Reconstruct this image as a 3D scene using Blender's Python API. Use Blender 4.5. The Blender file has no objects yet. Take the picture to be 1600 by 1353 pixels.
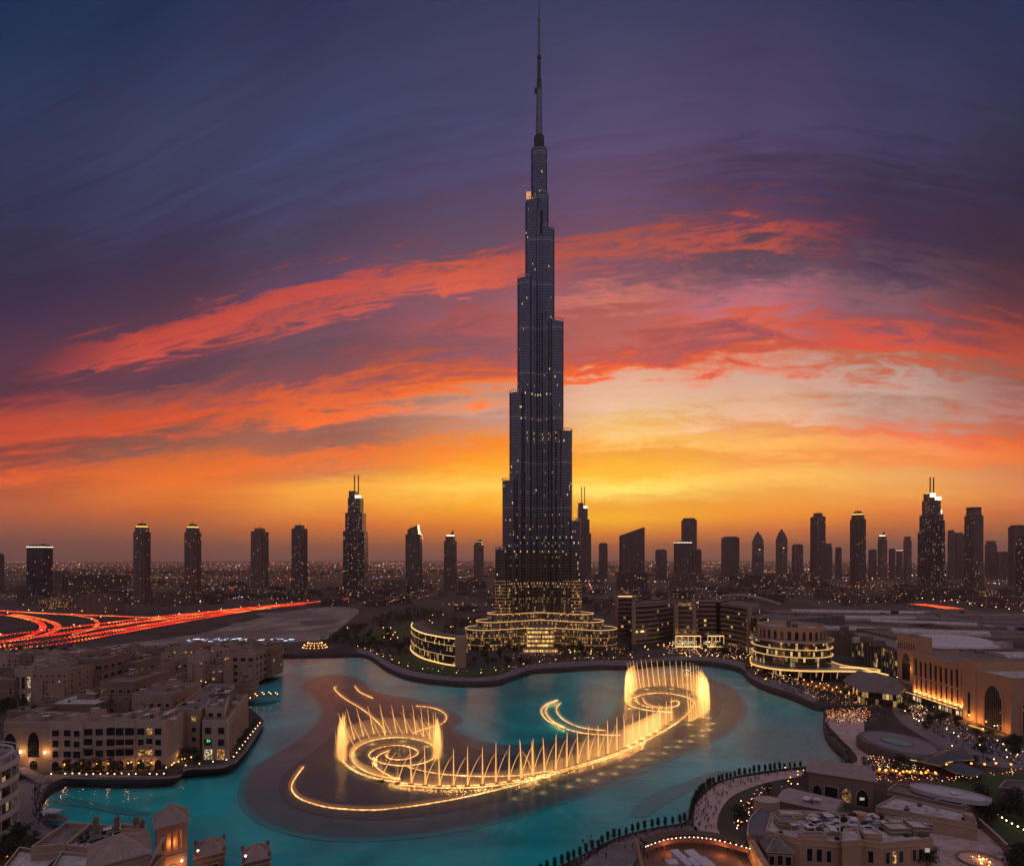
import bpy, bmesh, math, random
from mathutils import Vector, Matrix
from mathutils.geometry import tessellate_polygon
random.seed(7)
S = bpy.context.scene
C = S.collection
R = math.radians
# ---------------------------------------------------------------- camera
H, F, HY = 112.0, 850.0, 873.0          # eye height, focal length and horizon in photo pixels (1600 wide)
cam_d = bpy.data.cameras.new('camera'); cam = bpy.data.objects.new('camera', cam_d); C.objects.link(cam)
cam.location = (0, 0, H); cam.rotation_euler = (R(90), 0, 0)
cam_d.sensor_width = 36; cam_d.lens = 36 * F / 1600; cam_d.shift_y = (HY - 676.5) / 1600
cam_d.clip_start = 1; cam_d.clip_end = 120000
S.camera = cam
# ---------------------------------------------------------------- render settings
S.view_settings.view_transform = 'Standard'; S.view_settings.look = 'None'
S.view_settings.gamma = 1; S.view_settings.exposure = 0
cy = S.cycles
cy.max_bounces = 5; cy.diffuse_bounces = 2; cy.glossy_bounces = 3; cy.transmission_bounces = 2
cy.transparent_max_bounces = 24; cy.volume_bounces = 0; cy.sample_clamp_indirect = 3
cy.use_denoising = True; cy.caustics_reflective = False; cy.caustics_refractive = False

def lin(c):
    return tuple(((x / 255) / 12.92 if x / 255 <= 0.04045 else ((x / 255 + 0.055) / 1.055) ** 2.4) for x in c)

class NT:                                # small helper for node trees
    def __init__(s, tree): s.t = tree; s.n = tree.nodes; s.l = tree.links
    def new(s, kind, **kw):
        nd = s.n.new(kind)
        for k, v in kw.items(): setattr(nd, k, v)
        return nd
    def put(s, sock, v):
        if isinstance(v, bpy.types.NodeSocket): s.l.new(v, sock)
        elif v is not None: sock.default_value = v
    def m(s, op, a, b=None, c=None, clamp=False):
        nd = s.n.new('ShaderNodeMath'); nd.operation = op; nd.use_clamp = clamp
        s.put(nd.inputs[0], a); s.put(nd.inputs[1], b); s.put(nd.inputs[2], c)
        return nd.outputs[0]
    def mr(s, v, a, b, c=0.0, d=1.0, smooth=False):
        nd = s.n.new('ShaderNodeMapRange'); nd.interpolation_type = 'SMOOTHSTEP' if smooth else 'LINEAR'
        s.put(nd.inputs[0], v); s.put(nd.inputs[1], a); s.put(nd.inputs[2], b); s.put(nd.inputs[3], c); s.put(nd.inputs[4], d)
        return nd.outputs[0]
    def mix(s, f, a, b, blend='MIX'):
        nd = s.n.new('ShaderNodeMix'); nd.data_type = 'RGBA'; nd.blend_type = blend
        s.put(nd.inputs[0], f)
        s.put(nd.inputs[6], a if isinstance(a, bpy.types.NodeSocket) else (*a[:3], 1)); s.put(nd.inputs[7], b if isinstance(b, bpy.types.NodeSocket) else (*b[:3], 1))
        return nd.outputs[2]
    def noise(s, vec, scale, detail=3, rough=.5, dist=0.0, out=0):
        nd = s.n.new('ShaderNodeTexNoise'); s.put(nd.inputs['Vector'], vec)
        nd.inputs['Scale'].default_value = scale; nd.inputs['Detail'].default_value = detail
        nd.inputs['Roughness'].default_value = rough; nd.inputs['Distortion'].default_value = dist
        return nd.outputs[out]
    def comb(s, x, y, z=0.0):
        nd = s.n.new('ShaderNodeCombineXYZ'); s.put(nd.inputs[0], x); s.put(nd.inputs[1], y); s.put(nd.inputs[2], z)
        return nd.outputs[0]
    def ramp(s, v, stops, interp='LINEAR'):
        nd = s.n.new('ShaderNodeValToRGB'); cr = nd.color_ramp; cr.interpolation = interp
        s.put(nd.inputs[0], v)
        while len(cr.elements) > 1: cr.elements.remove(cr.elements[-1])
        for i, (p, c) in enumerate(stops):
            e = cr.elements[0] if i == 0 else cr.elements.new(p)
            e.position = p; e.color = (*c[:3], 1)
        return nd.outputs[0]

# ---------------------------------------------------------------- world: dusk sky (physical sky + lit cloud layer by direction)
SUN_AZ, SUN_EL = R(8), R(1.0)            # the sun has just reached the horizon behind the tall tower
W = bpy.data.worlds.new('World'); S.world = W; W.use_nodes = True
w = NT(W.node_tree); w.n.clear()
tc = w.new('ShaderNodeTexCoord'); sep = w.new('ShaderNodeSeparateXYZ'); w.l.new(tc.outputs['Generated'], sep.inputs[0])
dx, dy, dz = sep.outputs
az = w.m('ARCTAN2', dx, dy)
azc = w.m('MINIMUM', w.m('MAXIMUM', az, -0.85), 0.85)
X0 = w.m('TANGENT', azc)
hr = w.m('SQRT', w.m('ADD', w.m('MULTIPLY', dx, dx), w.m('MULTIPLY', dy, dy)))
V0 = w.m('DIVIDE', w.m('MAXIMUM', dz, 0.0), w.m('MULTIPLY', w.m('MAXIMUM', hr, 0.05), w.m('COSINE', azc)))
arch = [(-1.0, .6), (-.85, .65), (-.7, .71), (-.47, .83), (-.28, .925), (0, 1.0), (.25, 1.055), (.5, 1.105), (.75, 1.07), (1.0, 1.0)]
fl = w.new('ShaderNodeFloatCurve'); w.put(fl.inputs['Value'], w.mr(X0, -1.14, 1.14)); cv = fl.mapping.curves[0]
for x, s_ in arch:
    p = cv.points.new((x + 1.14) / 2.28, s_ / 1.25)
cv.points[0].location = (0, .56 / 1.25); cv.points[-1].location = (1, .95 / 1.25)
fl.mapping.update()
s0 = w.m('MULTIPLY', fl.outputs[0], 1.25)
lowf = w.mr(V0, .02, .16, 0, 1, True)
s1 = w.m('ADD', 1.0, w.m('MULTIPLY', lowf, w.m('SUBTRACT', s0, 1.0)))
E0 = w.m('DIVIDE', V0, s1)
# wispy structure: long streaks, broken ripples and woolly patches, all running along the bands
wv = w.comb(w.m('MULTIPLY', X0, 1.7), w.m('MULTIPLY', E0, 11.0), 3.1)
n1 = w.noise(wv, 1.0, 7, .6, .8)
wv2 = w.comb(w.m('ADD', w.m('MULTIPLY', X0, 6.5), w.m('MULTIPLY', E0, 7.0)), w.m('MULTIPLY', E0, 30.0), 7.7)
n2 = w.noise(wv2, 1.0, 8, .64, 1.3)
wv3 = w.comb(w.m('MULTIPLY', X0, 1.3), w.m('MULTIPLY', E0, 2.8), 1.3)
n3 = w.noise(wv3, 1.0, 3, .5, .3)
wv4 = w.comb(w.m('SUBTRACT', w.m('MULTIPLY', X0, 14.0), w.m('MULTIPLY', E0, 14.0)), w.m('MULTIPLY', E0, 34.0), 2.2)
n5 = w.noise(wv4, 1.0, 6, .7, 1.0)
wv5 = w.comb(w.m('MULTIPLY', X0, 1.3), w.m('MULTIPLY', E0, 46.0), 5.5)
n6 = w.noise(wv5, 1.0, 5, .6, .5)
amp = w.mr(E0, .04, .34, .12, 1.0, True)
hiamp = w.mr(E0, .62, .95, 1.0, .6, True)
dE = w.m('ADD', w.m('MULTIPLY', w.m('SUBTRACT', n1, .5), .075), w.m('MULTIPLY', w.m('SUBTRACT', n2, .5), .16))
dE = w.m('ADD', dE, w.m('MULTIPLY', w.m('SUBTRACT', n5, .5), .06))
dE = w.m('ADD', dE, w.m('MULTIPLY', w.m('SUBTRACT', n6, .5), .085))
E1 = w.m('ADD', E0, w.m('MULTIPLY', w.m('MULTIPLY', dE, amp), hiamp))
X1 = w.m('ADD', X0, w.m('MULTIPLY', w.m('SUBTRACT', n3, .5), .26))
cols = [
 (0, .62, [(0,8,45,85),(100,30,52,92),(200,42,56,96),(300,48,54,90),(400,48,46,80),(480,52,40,72),(560,88,48,78),(620,92,44,70),(655,196,68,68),(680,215,75,62),(700,205,72,62),(720,150,66,68),(745,238,92,48),(770,188,84,64),(800,188,88,60),(830,160,82,66),(860,128,74,72),(873,112,70,76)]),
 (250, .74, [(0,20,45,85),(100,45,55,95),(200,58,66,104),(300,60,62,98),(400,62,48,84),(470,76,48,78),(500,92,52,80),(518,190,66,78),(540,215,75,74),(556,110,56,80),(580,98,54,80),(600,92,56,84),(635,180,78,80),(660,232,80,52),(690,140,82,82),(720,222,100,54),(745,238,105,44),(770,228,110,48),(800,202,96,50),(840,160,84,58),(873,118,76,78)]),
 (500, .89, [(0,42,50,90),(100,55,60,98),(200,62,70,112),(300,72,68,108),(380,85,62,100),(420,98,63,98),(442,190,70,84),(462,205,76,84),(474,150,72,92),(488,205,78,82),(504,120,70,96),(550,112,72,96),(590,145,73,90),(620,232,95,68),(640,250,102,50),(660,165,95,92),(690,160,92,86),(715,244,115,46),(740,205,120,70),(760,252,172,60),(790,242,152,52),(820,222,116,42),(850,182,100,60),(873,130,86,86)]),
 (750, .985, [(0,58,60,98),(100,72,68,108),(200,76,72,114),(300,92,74,112),(350,108,73,110),(388,125,74,106),(408,205,82,94),(440,222,90,86),(456,150,80,106),(470,140,83,110),(500,172,80,102),(540,145,80,104),(575,205,85,72),(600,255,118,42),(625,215,152,124),(655,195,145,128),(680,235,140,70),(700,248,138,40),(730,252,162,28),(760,255,205,84),(790,252,172,36),(820,236,130,28),(850,196,108,48),(873,142,92,86)]),
 (950, 1.04, [(0,62,62,100),(100,80,72,110),(200,94,78,117),(300,112,78,117),(350,130,76,110),(385,205,84,88),(420,132,78,107),(460,210,110,120),(490,180,88,110),(520,186,94,110),(555,195,84,95),(578,254,94,50),(600,240,184,156),(640,240,194,156),(665,246,198,132),(690,252,192,98),(710,240,160,56),(740,254,186,48),(765,255,230,108),(790,240,164,46),(810,255,184,28),(835,242,142,28),(855,202,114,52),(873,148,97,86)]),
 (1200, 1.1, [(0,58,58,95),(100,76,64,102),(200,86,70,108),(300,82,60,97),(345,135,64,95),(365,214,80,88),(395,105,68,96),(430,125,78,106),(470,192,112,124),(500,220,90,88),(530,158,78,102),(560,230,88,70),(580,236,142,114),(605,225,178,156),(640,236,182,145),(665,228,148,90),(690,252,184,92),(720,240,150,74),(745,252,192,90),(770,240,165,68),(800,246,150,42),(830,222,120,52),(860,168,102,76),(873,142,96,90)]),
 (1400, 1.08, [(0,40,50,90),(100,58,58,95),(200,65,60,98),(300,60,46,78),(380,70,48,80),(420,96,63,92),(460,138,85,107),(490,145,73,96),(520,208,80,84),(545,232,75,66),(570,196,103,98),(600,205,167,154),(640,190,146,130),(670,238,114,72),(690,246,150,90),(715,240,140,68),(745,235,167,92),(775,242,160,74),(800,234,130,54),(830,196,104,66),(860,148,93,82),(873,128,88,90)]),
 (1600, 1.0, [(0,30,50,90),(100,42,50,87),(200,48,48,79),(300,46,40,68),(400,62,39,60),(450,80,44,65),(500,105,49,66),(540,168,64,70),(575,192,75,74),(610,155,88,86),(640,182,118,112),(665,188,89,76),(690,230,94,56),(715,238,110,62),(745,212,125,82),(775,226,135,74),(800,214,114,60),(830,180,98,66),(860,138,88,82),(873,122,82,90)]),
]
ER = 1.7
prev = None; E1n = w.m('DIVIDE', E1, ER)
for i, (px, sc_, st) in enumerate(cols):
    X = (px - 800) / F
    stops = []
    for py, r_, g_, b_ in reversed(st):
        if r_ > 165 and g_ < 112: b_ *= .82; g_ *= 1.06
        elif 70 < r_ <= 165 and py > 330: b_ *= .94; g_ *= 1.05; r_ *= .96
        if py < 420: r_ *= .88; g_ *= .94; b_ *= .93
        v = (HY - py) / F; t = min(1, max(0, (v - .02) / .14)); t = t * t * (3 - 2 * t)
        stops.append((v / (1 + t * (sc_ - 1)) / ER, lin((r_, g_, b_))))
    c = w.ramp(E1n, stops)
    if prev is None: prev = c
    else:
        Xp = (cols[i - 1][0] - 800) / F
        prev = w.mix(w.mr(X1, Xp, X, 0, 1, True), prev, c)
# extra fine brightness modulation of the cloud streaks
br = w.m('ADD', .55, w.m('MULTIPLY', w.m('ADD', w.m('ADD', w.m('MULTIPLY', n2, .5), w.m('MULTIPLY', n1, .35)), w.m('MULTIPLY', n5, .15)), .90))
br = w.m('ADD', br, w.m('MULTIPLY', w.m('SUBTRACT', n6, .5), .35))
br = w.m('ADD', 1.0, w.m('MULTIPLY', w.m('SUBTRACT', br, 1.0), w.mr(E0, .03, .3, .12, 1.0, True)))
br = w.m('MULTIPLY', br, w.mr(E0, .08, .34, 1.30, 1.0, True))
cloud = w.mix(1.0, prev, w.comb(br, br, br), 'MULTIPLY')
# the sky on the camera's back: unseen dusk, brightened below as fill light
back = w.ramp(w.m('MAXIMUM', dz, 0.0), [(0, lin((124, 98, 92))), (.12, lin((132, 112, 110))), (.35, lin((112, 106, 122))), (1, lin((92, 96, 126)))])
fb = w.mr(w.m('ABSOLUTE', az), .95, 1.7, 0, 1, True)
back = w.mix(1.0, back, (1.75, 1.62, 1.6), 'MULTIPLY')      # raised as added fill for the ground and camera-facing walls
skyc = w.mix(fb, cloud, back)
skyc = w.mix(w.mr(dz, .74, .95, 0, 1, True), skyc, (.44, .41, .46))  # overhead sky above the frame, brightened too as added fill
skyc = w.mix(w.mr(dz, -.02, 0, 1, 0), skyc, lin((60, 48, 52)))
nish = w.new('ShaderNodeTexSky', sky_type='NISHITA'); nish.sun_disc = False
nish.sun_elevation = SUN_EL; nish.sun_rotation = SUN_AZ; nish.air_density = 1.6; nish.dust_density = 2.5; nish.altitude = 100
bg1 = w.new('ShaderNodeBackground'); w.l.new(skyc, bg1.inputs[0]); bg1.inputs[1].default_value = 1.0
bg2 = w.new('ShaderNodeBackground'); w.l.new(nish.outputs[0], bg2.inputs[0]); bg2.inputs[1].default_value = 0.006
add = w.new('ShaderNodeAddShader'); w.l.new(bg1.outputs[0], add.inputs[0]); w.l.new(bg2.outputs[0], add.inputs[1])
wo = w.new('ShaderNodeOutputWorld'); w.l.new(add.outputs[0], wo.inputs[0])
# ---------------------------------------------------------------- sun: last warm light from behind the skyline
sd = bpy.data.lights.new('sun', 'SUN'); sd.energy = 0.25; sd.angle = R(4); sd.color = (1, .55, .28)
so = bpy.data.objects.new('sun', sd); C.objects.link(so)
so.rotation_euler = Vector((math.sin(SUN_AZ) * math.cos(R(3)), math.cos(SUN_AZ) * math.cos(R(3)), math.sin(R(3)))).to_track_quat('Z', 'Y').to_euler()
# ================================================================ helpers
def g(px, py, z=0.0):                    # photo pixel -> point where that line of sight meets height z
    d = (H - z) * F / (py - HY)
    return Vector(((px - 800) * d / F, d))
def zt(py, d): return H - (py - HY) * d / F
def xa(px, d): return (px - 800) * d / F

def smooth(pts, n=8, closed=False):      # Catmull-Rom
    P = [Vector(p) for p in pts]; out = []; L = len(P)
    for i in range(L if closed else L - 1):
        if closed: a, b, c, d = P[(i - 1) % L], P[i], P[(i + 1) % L], P[(i + 2) % L]
        else: a, b, c, d = P[max(i - 1, 0)], P[i], P[i + 1], P[min(i + 2, L - 1)]
        for k in range(n):
            t = k / n
            out.append(.5 * ((2 * b) + (c - a) * t + (2 * a - 5 * b + 4 * c - d) * t * t + (3 * b - a - 3 * c + d) * t ** 3))
    if not closed: out.append(P[-1])
    return out

def area(p): return .5 * sum(p[i][0] * p[(i + 1) % len(p)][1] - p[(i + 1) % len(p)][0] * p[i][1] for i in range(len(p)))
def ccw(p): return list(p) if area(p) > 0 else list(reversed(p))
def inside(p, poly):
    x, y = p[0], p[1]; r = False; j = len(poly) - 1
    for i in range(len(poly)):
        xi, yi = poly[i][0], poly[i][1]; xj, yj = poly[j][0], poly[j][1]
        if (yi > y) != (yj > y) and x < (xj - xi) * (y - yi) / (yj - yi) + xi: r = not r
        j = i
    return r

class MB:
    def __init__(s): s.v = []; s.f = []; s.uv = []; s.mi = []
    def face(s, pts, m=0, uvs=None):
        n = len(s.v); s.v += [tuple(p) for p in pts]; s.f.append(tuple(range(n, n + len(pts)))); s.mi.append(m)
        s.uv += uvs if uvs else [(p[0], p[1]) for p in pts]
    def loft(s, A, za, B, zb, m=0, mt=None, cap=True, bottom=False, u0=0.0):
        n = len(A); u = u0
        for i in range(n):
            j = (i + 1) % n; l = math.hypot(A[j][0] - A[i][0], A[j][1] - A[i][1])
            s.face([(A[i][0], A[i][1], za), (A[j][0], A[j][1], za), (B[j][0], B[j][1], zb), (B[i][0], B[i][1], zb)], m,
                   [(u, za), (u + l, za), (u + l, zb), (u, zb)])
            u += l
        if cap: s.face([(p[0], p[1], zb) for p in B], m if mt is None else mt)
        if bottom: s.face([(p[0], p[1], za) for p in reversed(A)], m if mt is None else mt)
    def prism(s, poly, z0, z1, m=0, mt=None, cap=True, bottom=False):
        p = ccw([(q[0], q[1]) for q in poly]); s.loft(p, z0, p, z1, m, mt, cap, bottom)
    def box(s, x0, y0, z0, x1, y1, z1, m=0, mt=None, bottom=True):
        s.prism([(x0, y0), (x1, y0), (x1, y1), (x0, y1)], z0, z1, m, mt, True, bottom)
    def obox(s, a, b, t, z0, z1, m=0, mt=None):          # box along segment a-b, thickness t
        a = Vector(a[:2]); b = Vector(b[:2]); n = (b - a).normalized(); n = Vector((-n.y, n.x)) * t / 2
        s.prism([a - n, b - n, b + n, a + n], z0, z1, m, mt, True, True)
    def strip(s, path, t, z0, z1, m=0, mt=None, closed=False, off=0.0):      # wall / band following a path
        P = [Vector(p[:2]) for p in path]; n = len(P); L = []; Rr = []
        for i in range(n):
            if closed: d = P[(i + 1) % n] - P[i - 1]
            else: d = P[min(i + 1, n - 1)] - P[max(i - 1, 0)]
            d = Vector((-d.y, d.x)).normalized()
            L.append(P[i] + d * (off + t / 2)); Rr.append(P[i] + d * (off - t / 2))
        u = 0
        for i in range(n if closed else n - 1):
            j = (i + 1) % n; l = (P[j] - P[i]).length
            a, b, c, d = L[i], L[j], Rr[j], Rr[i]
            mm = m if mt is None else mt
            s.face([(*d, z1), (*c, z1), (*b, z1), (*a, z1)], mm, [(u, 0), (u + l, 0), (u + l, t), (u, t)])
            if z1 - z0 > .02:
                s.face([(*d, z0), (*c, z0), (*c, z1), (*d, z1)], m, [(u, z0), (u + l, z0), (u + l, z1), (u, z1)])
                s.face([(*b, z0), (*a, z0), (*a, z1), (*b, z1)], m, [(u + l, z0), (u, z0), (u, z1), (u + l, z1)])
                s.face([(*a, z0), (*b, z0), (*c, z0), (*d, z0)], m)
            u += l
        if not closed and z1 - z0 > .02:
            s.face([(*L[0], z0), (*Rr[0], z0), (*Rr[0], z1), (*L[0], z1)], m); s.face([(*Rr[-1], z0), (*L[-1], z0), (*L[-1], z1), (*Rr[-1], z1)], m)
    def tube(s, pts, r, n=5, m=0, r1=None, cap=True):
        P = [Vector(p) for p in pts]; rings = []; K = len(P)
        for i, p in enumerate(P):
            d = (P[min(i + 1, K - 1)] - P[max(i - 1, 0)]).normalized()
            a = d.cross(Vector((0, 0, 1))) if abs(d.z) < .95 else d.cross(Vector((0, 1, 0)))
            a.normalize(); b = d.cross(a); rr = r if r1 is None else r + (r1 - r) * i / (K - 1)
            rings.append([p + (a * math.cos(2 * math.pi * k / n) + b * math.sin(2 * math.pi * k / n)) * rr for k in range(n)])
        for i in range(K - 1):
            for k in range(n):
                k2 = (k + 1) % n; s.face([rings[i][k2], rings[i][k], rings[i + 1][k], rings[i + 1][k2]], m)
        if cap: s.face(rings[0], m); s.face(list(reversed(rings[-1])), m)
    def dome(s, cx, cy, z, rx, ry, h, n=16, k=5, m=0):
        prev = None
        for i in range(k + 1):
            a = i / k * math.pi / 2; r = math.cos(a)
            ring = [(cx + rx * r * math.cos(2 * math.pi * j / n), cy + ry * r * math.sin(2 * math.pi * j / n), z + h * math.sin(a)) for j in range(n)]
            if prev:
                for j in range(n): s.face([prev[j], prev[(j + 1) % n], ring[(j + 1) % n], ring[j]][: 4], m)
            prev = ring
    def ball(s, c, r, n=6, k=4, m=0, sz=1.0):
        rings = [[(c[0] + r * math.sin(math.pi * i / k) * math.cos(2 * math.pi * j / n), c[1] + r * math.sin(math.pi * i / k) * math.sin(2 * math.pi * j / n), c[2] + r * sz * math.cos(math.pi * i / k)) for j in range(n)] for i in range(k + 1)]
        for i in range(k):
            for j in range(n):
                j2 = (j + 1) % n; q = [rings[i][j], rings[i + 1][j], rings[i + 1][j2], rings[i][j2]]
                if i == 0: q = [rings[0][0], rings[1][j], rings[1][j2]]
                if i == k - 1: q = [rings[i][j], rings[k][0], rings[i][j2]]
                s.face(q, m)
    def mesh(s, name, mats):
        me = bpy.data.meshes.new(name); me.from_pydata(s.v, [], s.f)
        uvl = me.uv_layers.new(name='UVMap'); flat = [c for q in s.uv for c in q]
        uvl.data.foreach_set('uv', flat)
        for m_ in (mats if isinstance(mats, (list, tuple)) else [mats]): me.materials.append(m_)
        me.polygons.foreach_set('material_index', s.mi); me.update()
        return me
    def build(s, name, mats, parent=None):
        o = bpy.data.objects.new(name, s.mesh(name, mats)); C.objects.link(o)
        if parent is not None: attach(o, parent)
        return o

WL = {}                                   # world position of every empty
def attach(o, parent, at=None):
    """o has world-space vertices (or stands at world position `at`)"""
    o.parent = parent; pw = WL.get(parent.name, Vector((0, 0, 0)))
    o.location = (Vector(at) if at is not None else Vector((0, 0, 0))) - pw
    WL[o.name] = Vector(at) if at is not None else Vector((0, 0, 0))
def tag(o, label=None, cat=None, group=None, kind=None):
    if label: o['label'] = label
    if cat: o['category'] = cat
    if group: o['group'] = group
    if kind: o['kind'] = kind
    return o
def thing(name, label, cat, loc=(0, 0, 0), group=None):
    o = bpy.data.objects.new(name, None); C.objects.link(o); o.location = loc; WL[o.name] = Vector(loc)
    o.empty_display_size = 2
    return tag(o, label, cat, group)
def copy_thing(root, loc, rz=0.0, label=None, sc=1.0):
    r = root.copy(); C.objects.link(r); r.location = loc; r.rotation_euler = (0, 0, rz); r.scale = (sc, sc, sc)
    if label: r['label'] = label
    for ch in KIDS.get(root.name, []):
        c = ch.copy(); C.objects.link(c); c.parent = r
        for gch in KIDS.get(ch.name, []):
            d = gch.copy(); C.objects.link(d); d.parent = c
    return r
KIDS = {}
def kid(o, parent):
    o.parent = parent; KIDS.setdefault(parent.name, []).append(o); return o

# ---------------------------------------------------------------- materials
def mat(name, col, rough=.7, metal=0.0, var=.25, scale=.4, bump=0.0, spec=.4, emit=None, es=0.0, col2=None, grid=None):
    m = bpy.data.materials.new(name); m.use_nodes = True; t = NT(m.node_tree); b = t.n['Principled BSDF']
    tc = t.new('ShaderNodeTexCoord')
    v = t.noise(tc.outputs['Object'], scale, 4, .6); v2 = t.noise(tc.outputs['Object'], scale * 6.3, 3, .6)
    f = t.m('ADD', t.m('MULTIPLY', v, .65), t.m('MULTIPLY', v2, .35))
    f = t.mr(f, .3, .7)
    a = tuple(c * (1 - var) for c in col); c2 = col2 if col2 else tuple(min(1, c * (1 + var * .8)) for c in col)
    cc = t.mix(f, a, c2)
    if grid:                                # joints between slabs or sheets, and weather stains
        gp_ = t.new('ShaderNodeNewGeometry'); sx = t.new('ShaderNodeSeparateXYZ'); t.l.new(gp_.outputs['Position'], sx.inputs[0])
        jx = t.m('LESS_THAN', t.m('FRACT', t.m('DIVIDE', t.m('ADD', sx.outputs[0], t.m('MULTIPLY', sx.outputs[1], .35)), grid)), .07); jy = t.m('LESS_THAN', t.m('FRACT', t.m('DIVIDE', t.m('SUBTRACT', sx.outputs[1], t.m('MULTIPLY', sx.outputs[0], .35)), grid * 1.4)), .05)
        cc = t.mix(t.m('MULTIPLY', t.m('MAXIMUM', jx, jy), .55), cc, tuple(c * .35 for c in col))
        st = t.noise(gp_.outputs['Position'], .22, 5, .7, .8); cc = t.mix(t.mr(st, .5, .66, 0, .75), cc, tuple(c * .38 for c in col))
    t.put(b.inputs['Base Color'], cc)
    b.inputs['Roughness'].default_value = rough; b.inputs['Metallic'].default_value = metal
    b.inputs['Specular IOR Level'].default_value = spec
    if bump:
        bn = t.new('ShaderNodeBump'); bn.inputs['Strength'].default_value = bump; bn.inputs['Distance'].default_value = .3
        t.put(bn.inputs['Height'], v2); t.l.new(bn.outputs[0], b.inputs['Normal'])
    if emit:
        b.inputs['Emission Color'].default_value = (*emit, 1); b.inputs['Emission Strength'].default_value = es
    return m
def glow(name, col, st, sample=False):
    m = bpy.data.materials.new(name); m.use_nodes = True; t = NT(m.node_tree); t.n.clear()
    e = t.new('ShaderNodeEmission'); e.inputs[0].default_value = (*col, 1); e.inputs[1].default_value = st
    o = t.new('ShaderNodeOutputMaterial'); t.l.new(e.outputs[0], o.inputs[0])
    m.cycles.emission_sampling = 'AUTO' if sample else 'NONE'
    return m
def glow_var(name, st, cols, cell=30.0, sample=False):     # lamps whose colour and strength differ from lamp to lamp
    m = bpy.data.materials.new(name); m.use_nodes = True; t = NT(m.node_tree); t.n.clear()
    tc = t.new('ShaderNodeNewGeometry'); sn = t.new('ShaderNodeVectorMath', operation='SNAP')
    t.l.new(tc.outputs['Position'], sn.inputs[0]); sn.inputs[1].default_value = (cell, cell, 500)
    wn = t.new('ShaderNodeTexWhiteNoise'); t.l.new(sn.outputs[0], wn.inputs[0])
    c = t.ramp(wn.outputs[0], [(i / len(cols), q) for i, q in enumerate(cols)], 'CONSTANT')
    e = t.new('ShaderNodeEmission'); t.l.new(c, e.inputs[0]); t.put(e.inputs[1], t.m('MULTIPLY', t.mr(wn.outputs[0], 0, 1, .35, 1.5), st))
    o = t.new('ShaderNodeOutputMaterial'); t.l.new(e.outputs[0], o.inputs[0])
    m.cycles.emission_sampling = 'AUTO' if sample else 'NONE'
    return m
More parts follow.
